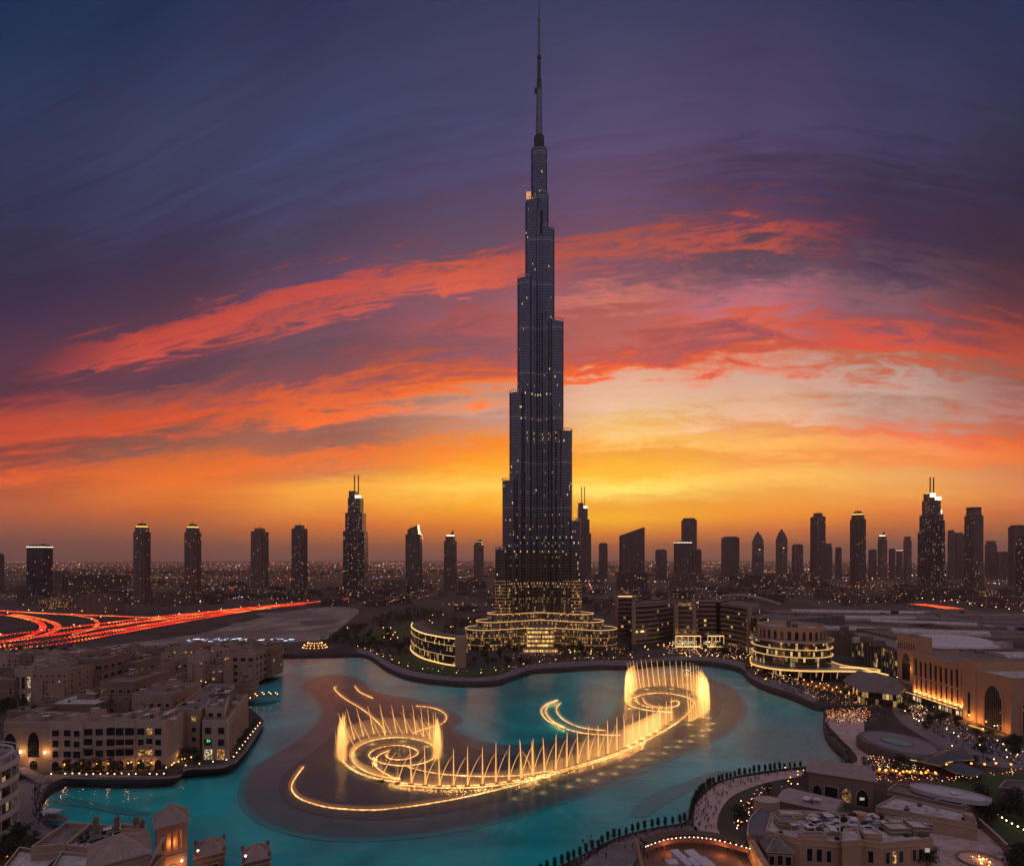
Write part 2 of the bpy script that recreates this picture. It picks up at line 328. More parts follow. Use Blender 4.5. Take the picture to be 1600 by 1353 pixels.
def facade(name, wall, glass=(.02, .025, .035), fh=3.5, bw=3.0, wx=.12, wz=.28, lit=.06, ls=3.0, lc=(1, .62, .28), wrough=.7, grough=.12, lit_z=None, pier=None, wmetal=0.0, band=None, lc2=(1, .82, .6)):
    """wall with a regular grid of windows, some of them lit; UV is metres"""
    m = bpy.data.materials.new(name); m.use_nodes = True; t = NT(m.node_tree); b = t.n['Principled BSDF']
    uv = t.new('ShaderNodeUVMap'); sp = t.new('ShaderNodeSeparateXYZ'); t.l.new(uv.outputs[0], sp.inputs[0]); u, v = sp.outputs[0], sp.outputs[1]
    oi = t.new('ShaderNodeObjectInfo')
    cu, cv_ = t.m('DIVIDE', u, bw), t.m('DIVIDE', v, fh)
    iu, iv = t.m('FLOOR', cu), t.m('FLOOR', cv_); fu, fv = t.m('FRACT', cu), t.m('FRACT', cv_)
    wn = t.new('ShaderNodeTexWhiteNoise', noise_dimensions='4D'); t.put(wn.inputs['Vector'], t.comb(iu, iv, 0)); t.put(wn.inputs['W'], t.m('MULTIPLY', oi.outputs['Random'], 91.7))
    mu = t.m('MULTIPLY', t.m('GREATER_THAN', fu, wx), t.m('LESS_THAN', fu, 1 - wx * .4))
    mv = t.m('GREATER_THAN', fv, wz)
    mask = t.m('MULTIPLY', mu, mv)
    if pier:
        mask = t.m('MULTIPLY', mask, t.m('GREATER_THAN', t.m('FRACT', t.m('DIVIDE', u, pier[0])), pier[1]))
    p = lit
    cl = t.noise(t.comb(t.m('MULTIPLY', iu, .35), t.m('MULTIPLY', iv, .22), t.m('MULTIPLY', oi.outputs['Random'], 50)), 1.0, 2, .6)
    pp = t.m('MULTIPLY', t.mr(cl, .38, .68, .15, 2.4), p)
    if lit_z: pp = t.m('MULTIPLY', pp, t.mr(v, lit_z[0], lit_z[1], lit_z[2], 1.0))
    on = t.m('MULTIPLY', t.m('LESS_THAN', wn.outputs['Value'], pp), mask)
    sepc = t.new('ShaderNodeSeparateColor'); t.l.new(wn.outputs['Color'], sepc.inputs[0])
    # curtains and things in a lit window make it uneven
    inner = t.mr(t.noise(t.comb(t.m('MULTIPLY', u, 1.1), t.m('MULTIPLY', v, 1.4), 0), 1.0, 2, .7), .3, .7, .35, 1.3)
    es = t.m('MULTIPLY', t.m('MULTIPLY', on, inner), t.m('MULTIPLY', t.mr(t.m('POWER', sepc.outputs[1], 2.0), 0, 1, .25, 1.6), ls))
    nz = t.noise(t.comb(u, v, 0), .12, 4, .6)
    wc = t.mix(t.mr(nz, .3, .7), tuple(c * .8 for c in wall), tuple(min(1, c * 1.15) for c in wall))
    gc = t.mix(sepc.outputs[2], tuple(c * .4 for c in glass), tuple(c * 1.9 for c in glass))
    if band:                                           # bright mechanical floors or metal bands: (period, share, colour)
        bm_ = t.m('LESS_THAN', t.m('FRACT', t.m('DIVIDE', v, band[0])), band[1])
        wc = t.mix(bm_, wc, band[2])
    t.put(b.inputs['Base Color'], t.mix(mask, wc, gc))
    t.put(b.inputs['Roughness'], t.m('ADD', t.m('MULTIPLY', mask, grough - wrough), wrough))
    t.put(b.inputs['Metallic'], t.m('MULTIPLY', t.m('SUBTRACT', 1, mask), wmetal))
    t.put(b.inputs['Specular IOR Level'], t.m('ADD', t.m('MULTIPLY', mask, .35), .3))
    t.put(b.inputs['Emission Color'], t.mix(sepc.outputs[0], lc, lc2)); t.put(b.inputs['Emission Strength'], es)
    m.cycles.emission_sampling = 'NONE'
    return m
M = {}
M['plaster'] = mat('plaster', (.34, .235, .17), .85, var=.2, scale=.15, bump=.1)
M['plaster_pale'] = mat('pale plaster', (.41, .305, .235), .85, var=.18, scale=.15, bump=.1)
M['plaster_dark'] = mat('brown plaster', (.21, .14, .105), .85, var=.2, scale=.15, bump=.1)
M['sandstone'] = mat('sandstone', (.46, .265, .165), .8, var=.16, scale=.12, bump=.1)
M['roof'] = mat('roof gravel', (.20, .155, .145), .9, var=.4, scale=.25, grid=3.2)
M['roof_pale'] = mat('pale roof', (.52, .44, .42), .8, var=.3, scale=.2, grid=4.5)
M['roof_dark'] = mat('dark roof', (.13, .115, .12), .8, var=.5, scale=.1, grid=9)
M['roof_tile'] = mat('ribbed roof', (.29, .205, .18), .7, var=.25, scale=.5)
M['glass'] = mat('dark glass', (.012, .013, .018), .15, var=.4, spec=.7)
M['frame'] = mat('stone frame', (.42, .32, .26), .8, var=.1)
M['metal'] = mat('dark metal', (.05, .05, .055), .45, .6, var=.2)
M['metal_pale'] = mat('pale metal', (.45, .44, .46), .4, .5, var=.15)
M['white'] = mat('white panel', (.44, .40, .41), .6, var=.12)
def room(name, c, st):                    # a lit room behind glass: uneven, with darker furniture and curtains
    m = bpy.data.materials.new(name); m.use_nodes = True; t = NT(m.node_tree); t.n.clear()
    tc = t.new('ShaderNodeNewGeometry'); n_ = t.noise(tc.outputs['Position'], .9, 3, .7); n2_ = t.noise(tc.outputs['Position'], .17, 1, .5)
    f = t.m('MULTIPLY', t.mr(n_, .45, .68, .03, 1.2), t.mr(n2_, .3, .7, .25, 1.2))
    e = t.new('ShaderNodeEmission'); e.inputs[0].default_value = (*c, 1); t.put(e.inputs[1], t.m('MULTIPLY', f, st))
    o = t.new('ShaderNodeOutputMaterial'); t.l.new(e.outputs[0], o.inputs[0]); m.cycles.emission_sampling = 'NONE'; return m
M['lit'] = room('lit room', (1, .50, .16), 1.2)
M['lit_white'] = room('white lit room', (1, .78, .45), 1.5)
M['lamp_warm'] = glow('warm lamp', (1, .60, .22), 9)
M['lamp_white'] = glow('white lamp', (1, .84, .62), 9)
M['lamp_orange'] = glow('orange lamp', (1, .40, .08), 9)
M['led'] = glow('light line', (1, .55, .18), 1.7)
M['led_soft'] = glow('soft light line', (1, .58, .24), .8)
M['red_light'] = glow('red light', (1, .03, .01), 5)
M['aviation'] = glow('crown light', (1, .80, .55), 2.2)
M['crown_gold'] = glow('golden crown light', (1, .62, .12), 1.4)
M['bark'] = mat('bark', (.06, .04, .03), .9)
M['leaf'] = mat('leaves', (.030, .042, .016), .7, var=.6, scale=.8)
M['leaf2'] = mat('dark leaves', (.016, .026, .012), .7, var=.6, scale=.8)
M['grass'] = mat('grass', (.035, .060, .018), .9, var=.4, scale=.08)
M['asphalt'] = mat('asphalt', (.05, .048, .05), .75, var=.3, scale=.08)
M['paving'] = mat('pink paving', (.52, .36, .33), .8, var=.2, scale=.2, grid=2.6)
M['paving_dark'] = mat('grey paving', (.20, .16, .165), .85, var=.3, scale=.2, grid=3)
M['sand'] = mat('sand', (.30, .22, .18), .95, var=.75, scale=.02, col2=(.46, .35, .30))
M['cloth_white'] = mat('awning cloth', (.55, .5, .5), .8, var=.15)
M['skin'] = mat('skin', (.30, .17, .11), .6)
M['people_dark'] = mat('dark clothes', (.03, .028, .035), .9, var=.5)
M['people_pale'] = mat('pale clothes', (.35, .30, .30), .9, var=.4)
# ================================================================ the setting: ground, lake, sheets of road, sand and lawn
WZ = -2.4
shore_px = [(424,1000),(424,1021),(500,1022),(560,1021),(580,1026),(604,1042),(640,1056),(700,1064),(768,1065),(800,1056),(832,1046),(880,1043),(930,1040),(985,1040),
 (1020,1035),(1070,1032),(1120,1036),(1156,1044),(1172,1060),(1200,1073),(1240,1086),(1275,1100),(1310,1103),(1346,1104),(1350,1108),(1320,1110),(1290,1110),(1286,1122),(1289,1142),(1302,1160),(1318,1174),(1320,1186),(1300,1194),
 (1255,1198),(1200,1204),(1150,1213),(1108,1226),(1086,1244),(1077,1266),(1070,1284),(1035,1291),(1000,1298),(960,1310),(920,1330),(880,1350),(840,1366),(780,1384),(700,1398),(560,1400),(440,1392),(330,1372),(240,1345),(160,1318),(100,1300),(72,1285),(66,1262),(69,1238),(86,1222),(116,1214),(180,1216),(262,1213),(290,1200),(330,1197),(365,1189),(386,1164),(410,1130),(402,1116),(386,1102),(388,1090),(392,1070),(404,1058),(424,1040)]
lake = [g(*p) for p in shore_px]
lake = [Vector(p) for p in lake]
def densify(P, closed=True, n=4): return smooth(P, n, closed)
lake_s = densify(lake)
lake_s = ccw(lake_s)
def sheet(name, outer, holes, z, material, kind='structure', label=None):
    loops = [[Vector((p[0], p[1], 0)) for p in outer]] + [[Vector((p[0], p[1], 0)) for p in h] for h in holes]
    tris = tessellate_polygon(loops); V = [(p.x, p.y, z) for l in loops for p in l]
    me = bpy.data.meshes.new(name); me.from_pydata(V, [], [tuple(t) for t in tris])
    bm = bmesh.new(); bm.from_mesh(me); bmesh.ops.recalc_face_normals(bm, faces=bm.faces)
    for f in bm.faces:
        if f.normal.z < 0: f.normal_flip()
    bm.to_mesh(me); bm.free(); me.materials.append(material)
    o = bpy.data.objects.new(name, me); C.objects.link(o)
    return tag(o, label, None, None, kind)
# ground material: dusty city plain, blocks of different tone
gm = bpy.data.materials.new('city ground'); gm.use_nodes = True; t = NT(gm.node_tree); b = t.n['Principled BSDF']
geo = t.new('ShaderNodeNewGeometry'); vz = t.new('ShaderNodeTexVoronoi'); vz.inputs['Scale'].default_value = .006; t.l.new(geo.outputs['Position'], vz.inputs['Vector'])
nn = t.noise(geo.outputs['Position'], .0011, 5, .6); n4 = t.noise(geo.outputs['Position'], .02, 4, .6); n5 = t.noise(geo.outputs['Position'], .25, 3, .6)
bw_ = t.new('ShaderNodeRGBToBW'); t.l.new(vz.outputs['Color'], bw_.inputs[0])
c1 = t.mix(bw_.outputs[0], (.035, .028, .026), (.15, .11, .10))
c1 = t.mix(t.mr(nn, .35, .65), c1, (.045, .042, .032)); c1 = t.mix(t.mr(n4, .4, .7), c1, (.12, .095, .088))
c1 = t.mix(t.mr(n5, .3, .8, 0, .5), c1, (.03, .03, .03))
t.put(b.inputs['Base Color'], c1); b.inputs['Roughness'].default_value = .95; b.inputs['Specular IOR Level'].default_value = .1
big = [Vector((30000 * math.cos(a), 30000 * math.sin(a))) for a in [i / 64 * 2 * math.pi for i in range(64)]]
sheet('ground', big, [lake_s], 0.0, gm)
# quay wall round the lake and the lake bed
q = MB(); q.strip(lake_s, .6, WZ - 3, .35, closed=True, off=-.35)
tag(q.build('quay_wall', mat('quay stone', (.07, .06, .06), .8)), kind='structure')
bedm = bpy.data.materials.new('lake bed'); bedm.use_nodes = True; t = NT(bedm.node_tree); b = t.n['Principled BSDF']
geo = t.new('ShaderNodeNewGeometry'); a1 = t.noise(geo.outputs['Position'], .011, 4, .5, 1.2); a2 = t.noise(geo.outputs['Position'], .05, 4, .6)
c1 = t.mix(t.mr(a1, .38, .64), (.008, .33, .36), (.025, .66, .66)); c1 = t.mix(t.mr(a2, .3, .8, 0, .35), c1, (.015, .40, .42))
t.put(b.inputs['Base Color'], c1); b.inputs['Roughness'].default_value = 1; b.inputs['Specular IOR Level'].default_value = 0
sheet('lake_bed', lake_s, [], WZ - 2.8, bedm)
platm = bpy.data.materials.new('fountain basin floor'); platm.use_nodes = True; t = NT(platm.node_tree); b = t.n['Principled BSDF']
geo = t.new('ShaderNodeNewGeometry'); a1 = t.noise(geo.outputs['Position'], .02, 4, .5, 1.2)
t.put(b.inputs['Base Color'], t.mix(t.mr(a1, .3, .7), (.09, .145, .16), (.17, .22, .23))); b.inputs['Roughness'].default_value = 1; b.inputs['Specular IOR Level'].default_value = 0
plat_px = [(476,1072),(490,1061),(520,1055),(552,1060),(568,1072),(590,1084),(640,1093),(676,1103),(708,1116),(712,1128),(700,1136),(720,1150),(770,1165),(830,1165),(890,1152),(940,1135),(968,1112),(975,1085),(1000,1064),(1060,1054),(1120,1066),(1150,1086),(1158,1110),(1140,1135),(1100,1158),(1040,1182),(960,1216),(880,1246),(800,1270),(700,1292),(600,1303),(520,1303),(450,1290),(402,1266),(388,1236),(400,1204),(440,1176),(488,1142),(508,1114),(497,1091)]
plat = smooth([g(x, y, WZ - 2.4) for x, y in plat_px], 4, True)
o = sheet('basin_floor', plat, [], WZ - 2.4, platm)
for k_, (grow, cc_) in enumerate(((-1.6, (.08, .21, .22, 1)), (-3.2, (.06, .28, .29, 1)), (-5.0, (.04, .36, .37, 1)))):     # the basin's sloping skirt fades into the bed
    sm = bpy.data.materials.new('basin skirt'); sm.use_nodes = True; b = sm.node_tree.nodes['Principled BSDF']; b.inputs['Base Color'].default_value = cc_; b.inputs['Roughness'].default_value = 1; b.inputs['Specular IOR Level'].default_value = 0
    pp_ = ccw(plat); n_ = len(pp_); sk_ = [pp_[i] + Vector(((pp_[(i + 2) % n_] - pp_[i - 2]).y, -(pp_[(i + 2) % n_] - pp_[i - 2]).x)).normalized() * -grow for i in range(n_)]; sheet('basin_skirt', sk_, [], WZ - 2.45 - .05 * k_, sm)
inner = smooth([g(x, y, WZ - 2.2) for x, y in [(512,1085),(560,1075),(620,1100),(690,1118),(700,1132),(720,1160),(790,1180),(860,1176),(930,1160),(975,1135),(985,1080),(1040,1062),(1110,1076),(1128,1105),(1100,1135),(1020,1170),(930,1208),(820,1240),(700,1268),(600,1280),(520,1276),(460,1262),(436,1238),(442,1210),(480,1180),(516,1150),(530,1115)]], 4, True)
plat2 = bpy.data.materials.new('dark basin floor'); plat2.use_nodes = True; b = plat2.node_tree.nodes['Principled BSDF']; b.inputs['Base Color'].default_value = (.09, .12, .13, 1); b.inputs['Roughness'].default_value = 1; b.inputs['Specular IOR Level'].default_value = 0
sheet('basin_floor', inner, [], WZ - 2.2, plat2)
fm = bpy.data.materials.new('faint shoal'); fm.use_nodes = True; b = fm.node_tree.nodes['Principled BSDF']; b.inputs['Base Color'].default_value = (.05, .34, .36, 1); b.inputs['Roughness'].default_value = 1; b.inputs['Specular IOR Level'].default_value = 0
for fa in ([(1120,1205),(1060,1225),(1010,1245),(985,1272),(1010,1275),(1040,1255),(1080,1235),(1130,1215),(1170,1205)], [(80,1252),(110,1246),(135,1250),(200,1262),(235,1270),(190,1272),(140,1262),(100,1256)]):
    sheet('shoal', smooth([g(x, y, WZ - 2.5) for x, y in fa], 4, True), [], WZ - 2.5, fm)
# water: clear, tinted, mirror-like at low angles, softly rippled
wm = bpy.data.materials.new('lake water'); wm.use_nodes = True; t = NT(wm.node_tree); t.n.clear()
geo = t.new('ShaderNodeNewGeometry')
mp = t.new('ShaderNodeMapping'); mp.inputs['Scale'].default_value = (.35, .8, 1); t.l.new(geo.outputs['Position'], mp.inputs[0])
w1 = t.noise(mp.outputs[0], .55, 4, .65); w2 = t.noise(geo.outputs['Position'], .06, 3, .5)
hgt = t.m('ADD', t.m('MULTIPLY', w1, .6), t.m('MULTIPLY', w2, 1.6))
bn = t.new('ShaderNodeBump'); bn.inputs['Strength'].default_value = .7; bn.inputs['Distance'].default_value = .55; t.put(bn.inputs['Height'], hgt)
gl = t.new('ShaderNodeBsdfAnisotropic'); gl.inputs['Roughness'].default_value = .11; gl.inputs['Color'].default_value = (.95, .95, .95, 1); t.l.new(bn.outputs[0], gl.inputs['Normal'])
tr = t.new('ShaderNodeBsdfTransparent'); tr.inputs[0].default_value = (.85, .98, .98, 1)
fr = t.new('ShaderNodeFresnel'); fr.inputs['IOR'].default_value = 1.28
mx = t.new('ShaderNodeMixShader'); t.l.new(fr.outputs[0], mx.inputs[0]); t.l.new(tr.outputs[0], mx.inputs[1]); t.l.new(gl.outputs[0], mx.inputs[2])
oo = t.new('ShaderNodeOutputMaterial'); t.l.new(mx.outputs[0], oo.inputs[0])
sheet('water', lake_s, [], WZ, wm)
# sheets lying on the ground
def gs(name, px, z, m_, n=4, closed=True):
    return sheet(name, smooth([g(x, y, 0) for x, y in px], n, True), [], z, m_)
gs('sand_lot', [(150,1012),(300,992),(380,972),(450,955),(520,948),(560,952),(545,970),(520,990),(500,1000),(420,1004),(330,1008),(250,1016)], .03, M['sand'])
gs('sand_lot', [(1010,902),(1240,904),(1400,903),(1400,899),(1200,900),(1010,899)], .03, M['sand'])
gs('lawn', [(545,992),(575,984),(640,975),(680,976),(700,982),(660,990),(600,1003),(560,1004)], .06, M['grass'])
gs('lawn', [(610,1028),(640,1024),(700,1042),(740,1046),(790,1040),(800,1046),(770,1056),(700,1055),(640,1046)], .06, M['grass'])
gs('lawn', [(1490,1218),(1600,1208),(1700,1210),(1700,1340),(1620,1330),(1590,1325),(1560,1300),(1525,1262)], .06, M['grass'])
gs('promenade', [(1290,1121),(1345,1112),(1352,1150),(1380,1195),(1385,1212),(1330,1212),(1318,1200),(1340,1188),(1330,1170),(1310,1150)], .09, M['paving'])
gs('promenade', [(1246,1203),(1252,1212),(1200,1222),(1150,1240),(1128,1262),(1120,1290),(1128,1312),(1096,1316),(1085,1300),(1086,1262),(1096,1246),(1120,1226),(1150,1216),(1200,1208)], .09, M['paving'])
gs('promenade', [(1085,1290),(1080,1306),(1010,1318),(990,1350),(960,1390),(870,1400),(900,1360),(930,1334),(970,1312),(1030,1296)], .09, M['paving_dark'])
gs('promenade', [(560,1012),(585,1020),(612,1036),(650,1049),(710,1057),(762,1057),(795,1047),(830,1038),(880,1034),(940,1031),(985,1031),(1060,1025),(1120,1027),(1165,1036),(1185,1052),(1215,1064),(1275,1086),(1270,1096),(1240,1083),(1200,1071),(1174,1059),(1157,1043),(1120,1034),(1070,1031),(1020,1034),(985,1039),(930,1039),(880,1042),(832,1045),(800,1055),(768,1063),(700,1063),(640,1055),(604,1041),(580,1025),(560,1019)], .05, M['paving_dark'])
gs('promenade', [(60,1212),(110,1208),(116,1212),(80,1222),(64,1238),(60,1262),(68,1288),(100,1302),(150,1320),(140,1340),(40,1300),(20,1260),(30,1222)], .07, M['paving_dark'])
gs('promenade', [(268,1212),(292,1197),(365,1186),(404,1130),(412,1130),(368,1192),(292,1203),(266,1216),(100,1216),(100,1208)], .11, M['paving_dark'])
gs('forecourt', [(1440,1300),(1540,1296),(1575,1345),(1600,1400),(1480,1400),(1430,1350)], .07, M['paving'])
gs('plaza', [(1395,1090),(1430,1100),(1500,1135),(1545,1160),(1640,1176),(1640,1200),(1540,1196),(1500,1180),(1440,1150),(1400,1120)], .07, M['paving_dark'])
gs('plaza', [(1020,1312),(1120,1318),(1150,1335),(1170,1400),(1000,1400),(1000,1340)], .12, mat('brown paving', (.17, .085, .06), .85))

for k_, (px_, m_) in enumerate((([(400,958),(470,956),(520,962),(500,966),(430,965)], 'paving_dark'), ([(300,992),(380,984),(470,985),(520,980),(515,984),(440,990),(340,998)], 'roof'), ([(470,970),(530,968),(520,974),(480,978)], 'roof_dark'), ([(240,1008),(320,1000),(420,996),(420,999),(300,1006)], 'paving_dark'), ([(360,974),(440,970),(470,974),(400,980)], 'sand'))):
    gs('earth_patch', px_, .08 + k_ * .02, M[m_])
for k_, px_ in enumerate(([(250,1010),(330,992),(420,975),(500,950)], [(330,1004),(430,992),(540,975)])):
    b_ = MB(); b_.strip(smooth([g(*p) for p in px_], 5), 7, .22 + k_ * .03, .22 + k_ * .03); tag(b_.build('dirt_track', mat('dirt track', (.20, .15, .125), .95, var=.4, scale=.05)), kind='structure')
# ================================================================ the very tall stepped tower
steel = (.155, .18, .235)
M['burj'] = facade('steel and glass curtain wall', steel, (.018, .028, .052), 3.6, 1.5, .18, .34, .008, 1.0, lit_z=(120, 330, 3.5), wrough=.28, grough=.16, wmetal=.75, band=(58.0, .07, (.30, .30, .33)))
M['burj_low'] = facade('lower curtain wall', (.15, .14, .14), (.018, .02, .026), 3.6, 2.2, .2, .36, .05, .9, wrough=.4, wmetal=.6)
M['burj_base'] = facade('lit lower floors', (.15, .13, .12), (.02, .02, .024), 3.9, 1.9, .25, .42, .20, .75, wrough=.4, wmetal=.5, lc=(1, .50, .16), lc2=(1, .70, .36))
M['podium'] = facade('podium glazing', (.13, .11, .10), (.03, .028, .026), 4.0, 1.6, .25, .30, .34, .62, wrough=.5, lc=(1, .46, .12), lc2=(1, .66, .32))
M['gold_glass'] = facade('lit entrance glazing', (.30, .2, .1), (.3, .2, .1), 5.2, 1.2, .08, .45, 4.0, 1.3, lc=(1, .50, .10), lc2=(1, .66, .25))
M['led_pod'] = glow('podium rim light', (1, .54, .20), 1.0); M['led_dim'] = glow('dim floor light', (1, .48, .15), .45)
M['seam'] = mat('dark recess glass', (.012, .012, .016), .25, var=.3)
M['spire'] = facade('spire lattice', (.20, .20, .24), (.05, .05, .07), 2.4, 1.0, .1, .55, 0, 0, wrough=.4, wmetal=.6)
BX, BY, BD = xa(843, 705), 716.0, 705.0
def wing(ang, t, r, n=9):
    d = Vector((math.cos(ang), math.sin(ang))); p = Vector((-d.y, d.x)); c = Vector((BX, BY)); out = [c - p * r]
    e = c + d * t
    for k in range(n + 1):
        a = -math.pi / 2 + math.pi * k / n
        out.append(e + d * (math.cos(a) * r) + p * (math.sin(a) * r))
    out.append(c + p * r)
    return ccw(out)
tw = thing('skyscraper', 'immensely tall stepped steel and glass tower with thin spire on the far lake shore', 'skyscraper', (BX, BY, 0))
Lw = [(58.9, 858, 8.6), (49.8, 750, 9.4), (40.6, 612, 10.2), (29.9, 432, 10.6), (19.1, 310, 10.2)]
Rw = [(53.9, 813, 8.6), (43.1, 672, 9.4), (32.3, 500, 10.2), (20.7, 354, 10.6), (13.0, 300, 9.6)]
Bw = [(60, 880, 8.6), (50, 700, 9.4), (38, 560, 10.2), (26, 395, 10.8)]
ZL = zt(860, BD)
rails = []
for ang, tiers in ((R(210), Lw), (R(330), Rw), (R(90), Bw)):
    for i, (lat, py, r) in enumerate(tiers):
        t_ = max(2.0, (lat * .965 - r) / .866)
        top = zt(py, BD - t_ * .5 * (0 if ang == R(90) else 1))
        poly = wing(ang, t_, r); w_ = MB()
        w_.prism(poly, 28 + i * .02, min(84, top), 4, 2, cap=top <= 84); w_.prism(poly, 84, min(ZL, top), 0, 2, cap=top <= ZL) if top > 84 else None
        if top > ZL: w_.prism(poly, ZL, top, 1, 2)
        # projecting vertical fins at the flanks give the seams between the bundled tubes
        d = Vector((math.cos(ang), math.sin(ang))); p = Vector((-d.y, d.x))
        for s_ in (-1, 1):
            q_ = Vector((BX, BY)) + d * (t_ - 1.5) + p * s_ * (r + .1)
            w_.prism([q_ + Vector((math.cos(a), math.sin(a))) * .9 for a in [k * math.pi / 3 for k in range(6)]], 30, top + 3.0, 3)
        o = w_.build('wing_tier', [M['burj_low'], M['burj'], M['roof_dark'], M['metal'], M['burj_base']], tw)
        rl = MB(); path = poly[1:-1]
        for k in range(0, len(path)):
            x, y = path[k]; rl.box(x - .25, y - .25, top, x + .25, y + .25, top + 3.4)
        rl.strip(path, .35, top + 2.9, top + 3.4, off=-.2)
        rl.build('terrace_rail', M['metal_pale'], tw)
# slender side bays beside the tubes (the vertical ribs on the two visible wings)
rib = MB()
for ang in (R(210), R(330)):
    d = Vector((math.cos(ang), math.sin(ang))); s_ = 1 if ang == R(210) else -1; p = Vector((-d.y, d.x)) * s_
    for t_, top in ((8, 330), (17, 450), (27, 600), (37, 740), (46, 850)):
        if ang == R(330): top += 40
        c = Vector((BX, BY)) + d * t_ + p * 10.6
        q_ = [c + Vector((math.cos(a), math.sin(a))) * 2.6 for a in [k * math.pi / 5 for k in range(10)]]; zz_ = zt(top, BD); rib.prism(q_, 28, min(84, zz_), 3, 1); rib.prism(q_, 84, ZL, 2, 1) if zz_ > ZL else None; rib.prism(q_, ZL, zz_, 0, 1) if zz_ > ZL else None
rib.build('side_bay', [M['burj'], M['roof_dark'], M['burj_low'], M['burj_base']], tw)
cyl = lambda r, n=18: [(BX + r * math.cos(2 * math.pi * k / n), BY + r * math.sin(2 * math.pi * k / n)) for k in range(n)]
co = MB(); co.prism(cyl(10.7), 200, zt(228, BD), 0, 1); co.build('core', [M['burj'], M['roof_dark']], tw)
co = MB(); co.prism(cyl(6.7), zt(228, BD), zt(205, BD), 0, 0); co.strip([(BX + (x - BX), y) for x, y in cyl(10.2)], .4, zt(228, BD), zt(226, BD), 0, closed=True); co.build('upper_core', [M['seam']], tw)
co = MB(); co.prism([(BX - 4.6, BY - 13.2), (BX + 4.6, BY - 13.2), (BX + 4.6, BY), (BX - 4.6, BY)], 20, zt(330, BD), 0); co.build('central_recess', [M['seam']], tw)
sp = MB(); z_ = [zt(205, BD), zt(120, BD), zt(118, BD), zt(78, BD), zt(20, BD), 858]
sp.loft(cyl(4.5, 8), z_[0], cyl(3.0, 8), z_[1]); sp.build('spire_base', M['spire'], tw)
sp = MB(); sp.loft(cyl(3.2, 8), z_[1] - 8, cyl(3.2, 8), z_[2] + 4, 0, bottom=True); sp.loft(cyl(2.4, 8), z_[2] + 4, cyl(2.0, 8), z_[3]); sp.loft(cyl(2.7, 8), z_[3] - 2, cyl(2.7, 8), z_[3] + 1, bottom=True)
sp.box(BX - 6, BY - 1, z_[1] - 12, BX - 3, BY + 1, z_[1] - 6); sp.build('spire_shaft', M['metal'], tw)
sp = MB(); sp.loft(cyl(1.8, 6), z_[3], cyl(1.4, 6), z_[4]); sp.loft(cyl(1.9, 6), z_[4] - 1, cyl(1.9, 6), z_[4] + 3, bottom=True); sp.loft(cyl(1.2, 6), z_[4], cyl(.8, 6), z_[5]); sp.build('spire_tip', M['spire'], tw)
# light lines round the lower floors
def loop_led(name, poly, z, th, m_, parent, out=.35):
    b_ = MB(); b_.strip(poly, .5, z, z + th, off=-out if area(poly) > 0 else out, closed=True); return b_.build(name, m_, parent)
for ang in (R(210), R(330)):
    lat = 58.9 if ang == R(210) else 54
    poly = wing(ang, (lat * .965 - 8.6) / .866, 8.6)
    for k in range(11): loop_led('light_ledge', poly, 42 + k * 4.2, .32, M['led_dim'], tw)
# terrace lit in the south-west tier, and bright plant floors
pl = MB()
for (px, py, w_) in ((826, 306, 7),):
    x = xa(px, BD); pl.box(x - 3, BY - 12.5, zt(py + 5, BD), x + 3, BY - 10, zt(py - 5, BD))
pl.build('lit_terrace', glow('orange terrace', (1, .42, .16), .8), tw)
# podium
for s_, ang, lats in ((-1, R(206), (99, 85, 70)), (1, R(334), (100, 84, 71))):
    for i, (lat, top) in enumerate(zip(lats, (25.5, 34, 43))):
        rr = 25 - i * 5; poly = wing(ang, (lat * .95 - rr) / math.cos(R(26)), rr, 14); pd = MB(); pd.prism(poly, .0 if i == 0 else top - 9, top, 0, 1)
        pd.build('podium_tier', [M['podium'], M['roof_dark']], tw); loop_led('light_ledge', poly, top - .2, .7, M['led_pod'], tw, .4)
        if i == 0:
            for zz in (7, 16): loop_led('light_ledge', poly, zz, .35, M['led_dim'], tw, .4)
pv = MB(); yv = 648; pv.box(xa(824, yv), yv, 6, xa(865, yv), yv + 30, 30, 0, 1); pv.build('entrance_hall', [M['gold_glass'], M['roof']], tw)
for k, (x0, x1, y, z0, z1) in enumerate(((818, 872, 640, 2, 6), (812, 838, 630, .5, 2.2), (846, 874, 630, .5, 2.2))):
    pv = MB(); pv.box(xa(x0, y), y, z0, xa(x1, y), y + 12, z1, 0, 1); pv.build('entrance_step', [M['gold_glass'], M['roof']], tw)

# ================================================================ skyline
M['res'] = facade('apartment tower wall', (.20, .145, .12), (.02, .02, .024), 3.4, 3.2, .3, .38, .022, .8, pier=(12.8, .14))
M['res2'] = facade('grey brown tower wall', (.15, .12, .115), (.022, .022, .028), 3.6, 2.6, .28, .32, .026, .8, pier=(9.0, .16))
M['glass_tower'] = facade('blue glass tower wall', (.05, .06, .085), (.020, .032, .055), 3.8, 1.6, .1, .15, .012, 1.0, grough=.1, pier=(14, .05))
M['office'] = facade('office tower wall', (.12, .10, .11), (.03, .03, .036), 3.8, 2.4, .3, .25, .012, .7, pier=(4.8, .3))
M['hotel'] = facade('landmark tower wall', (.085, .085, .095), (.02, .024, .032), 3.4, 2.6, .22, .3, .05, .7, lc=(1, .72, .42), lc2=(.95, .88, .75))
M['low'] = facade('low block wall', (.16, .12, .10), (.02, .02, .02), 3.6, 4.0, .3, .42, .06, .8)
M['low2'] = facade('dark block wall', (.09, .07, .068), (.02, .02, .02), 3.8, 5.0, .25, .4, .04, .8)
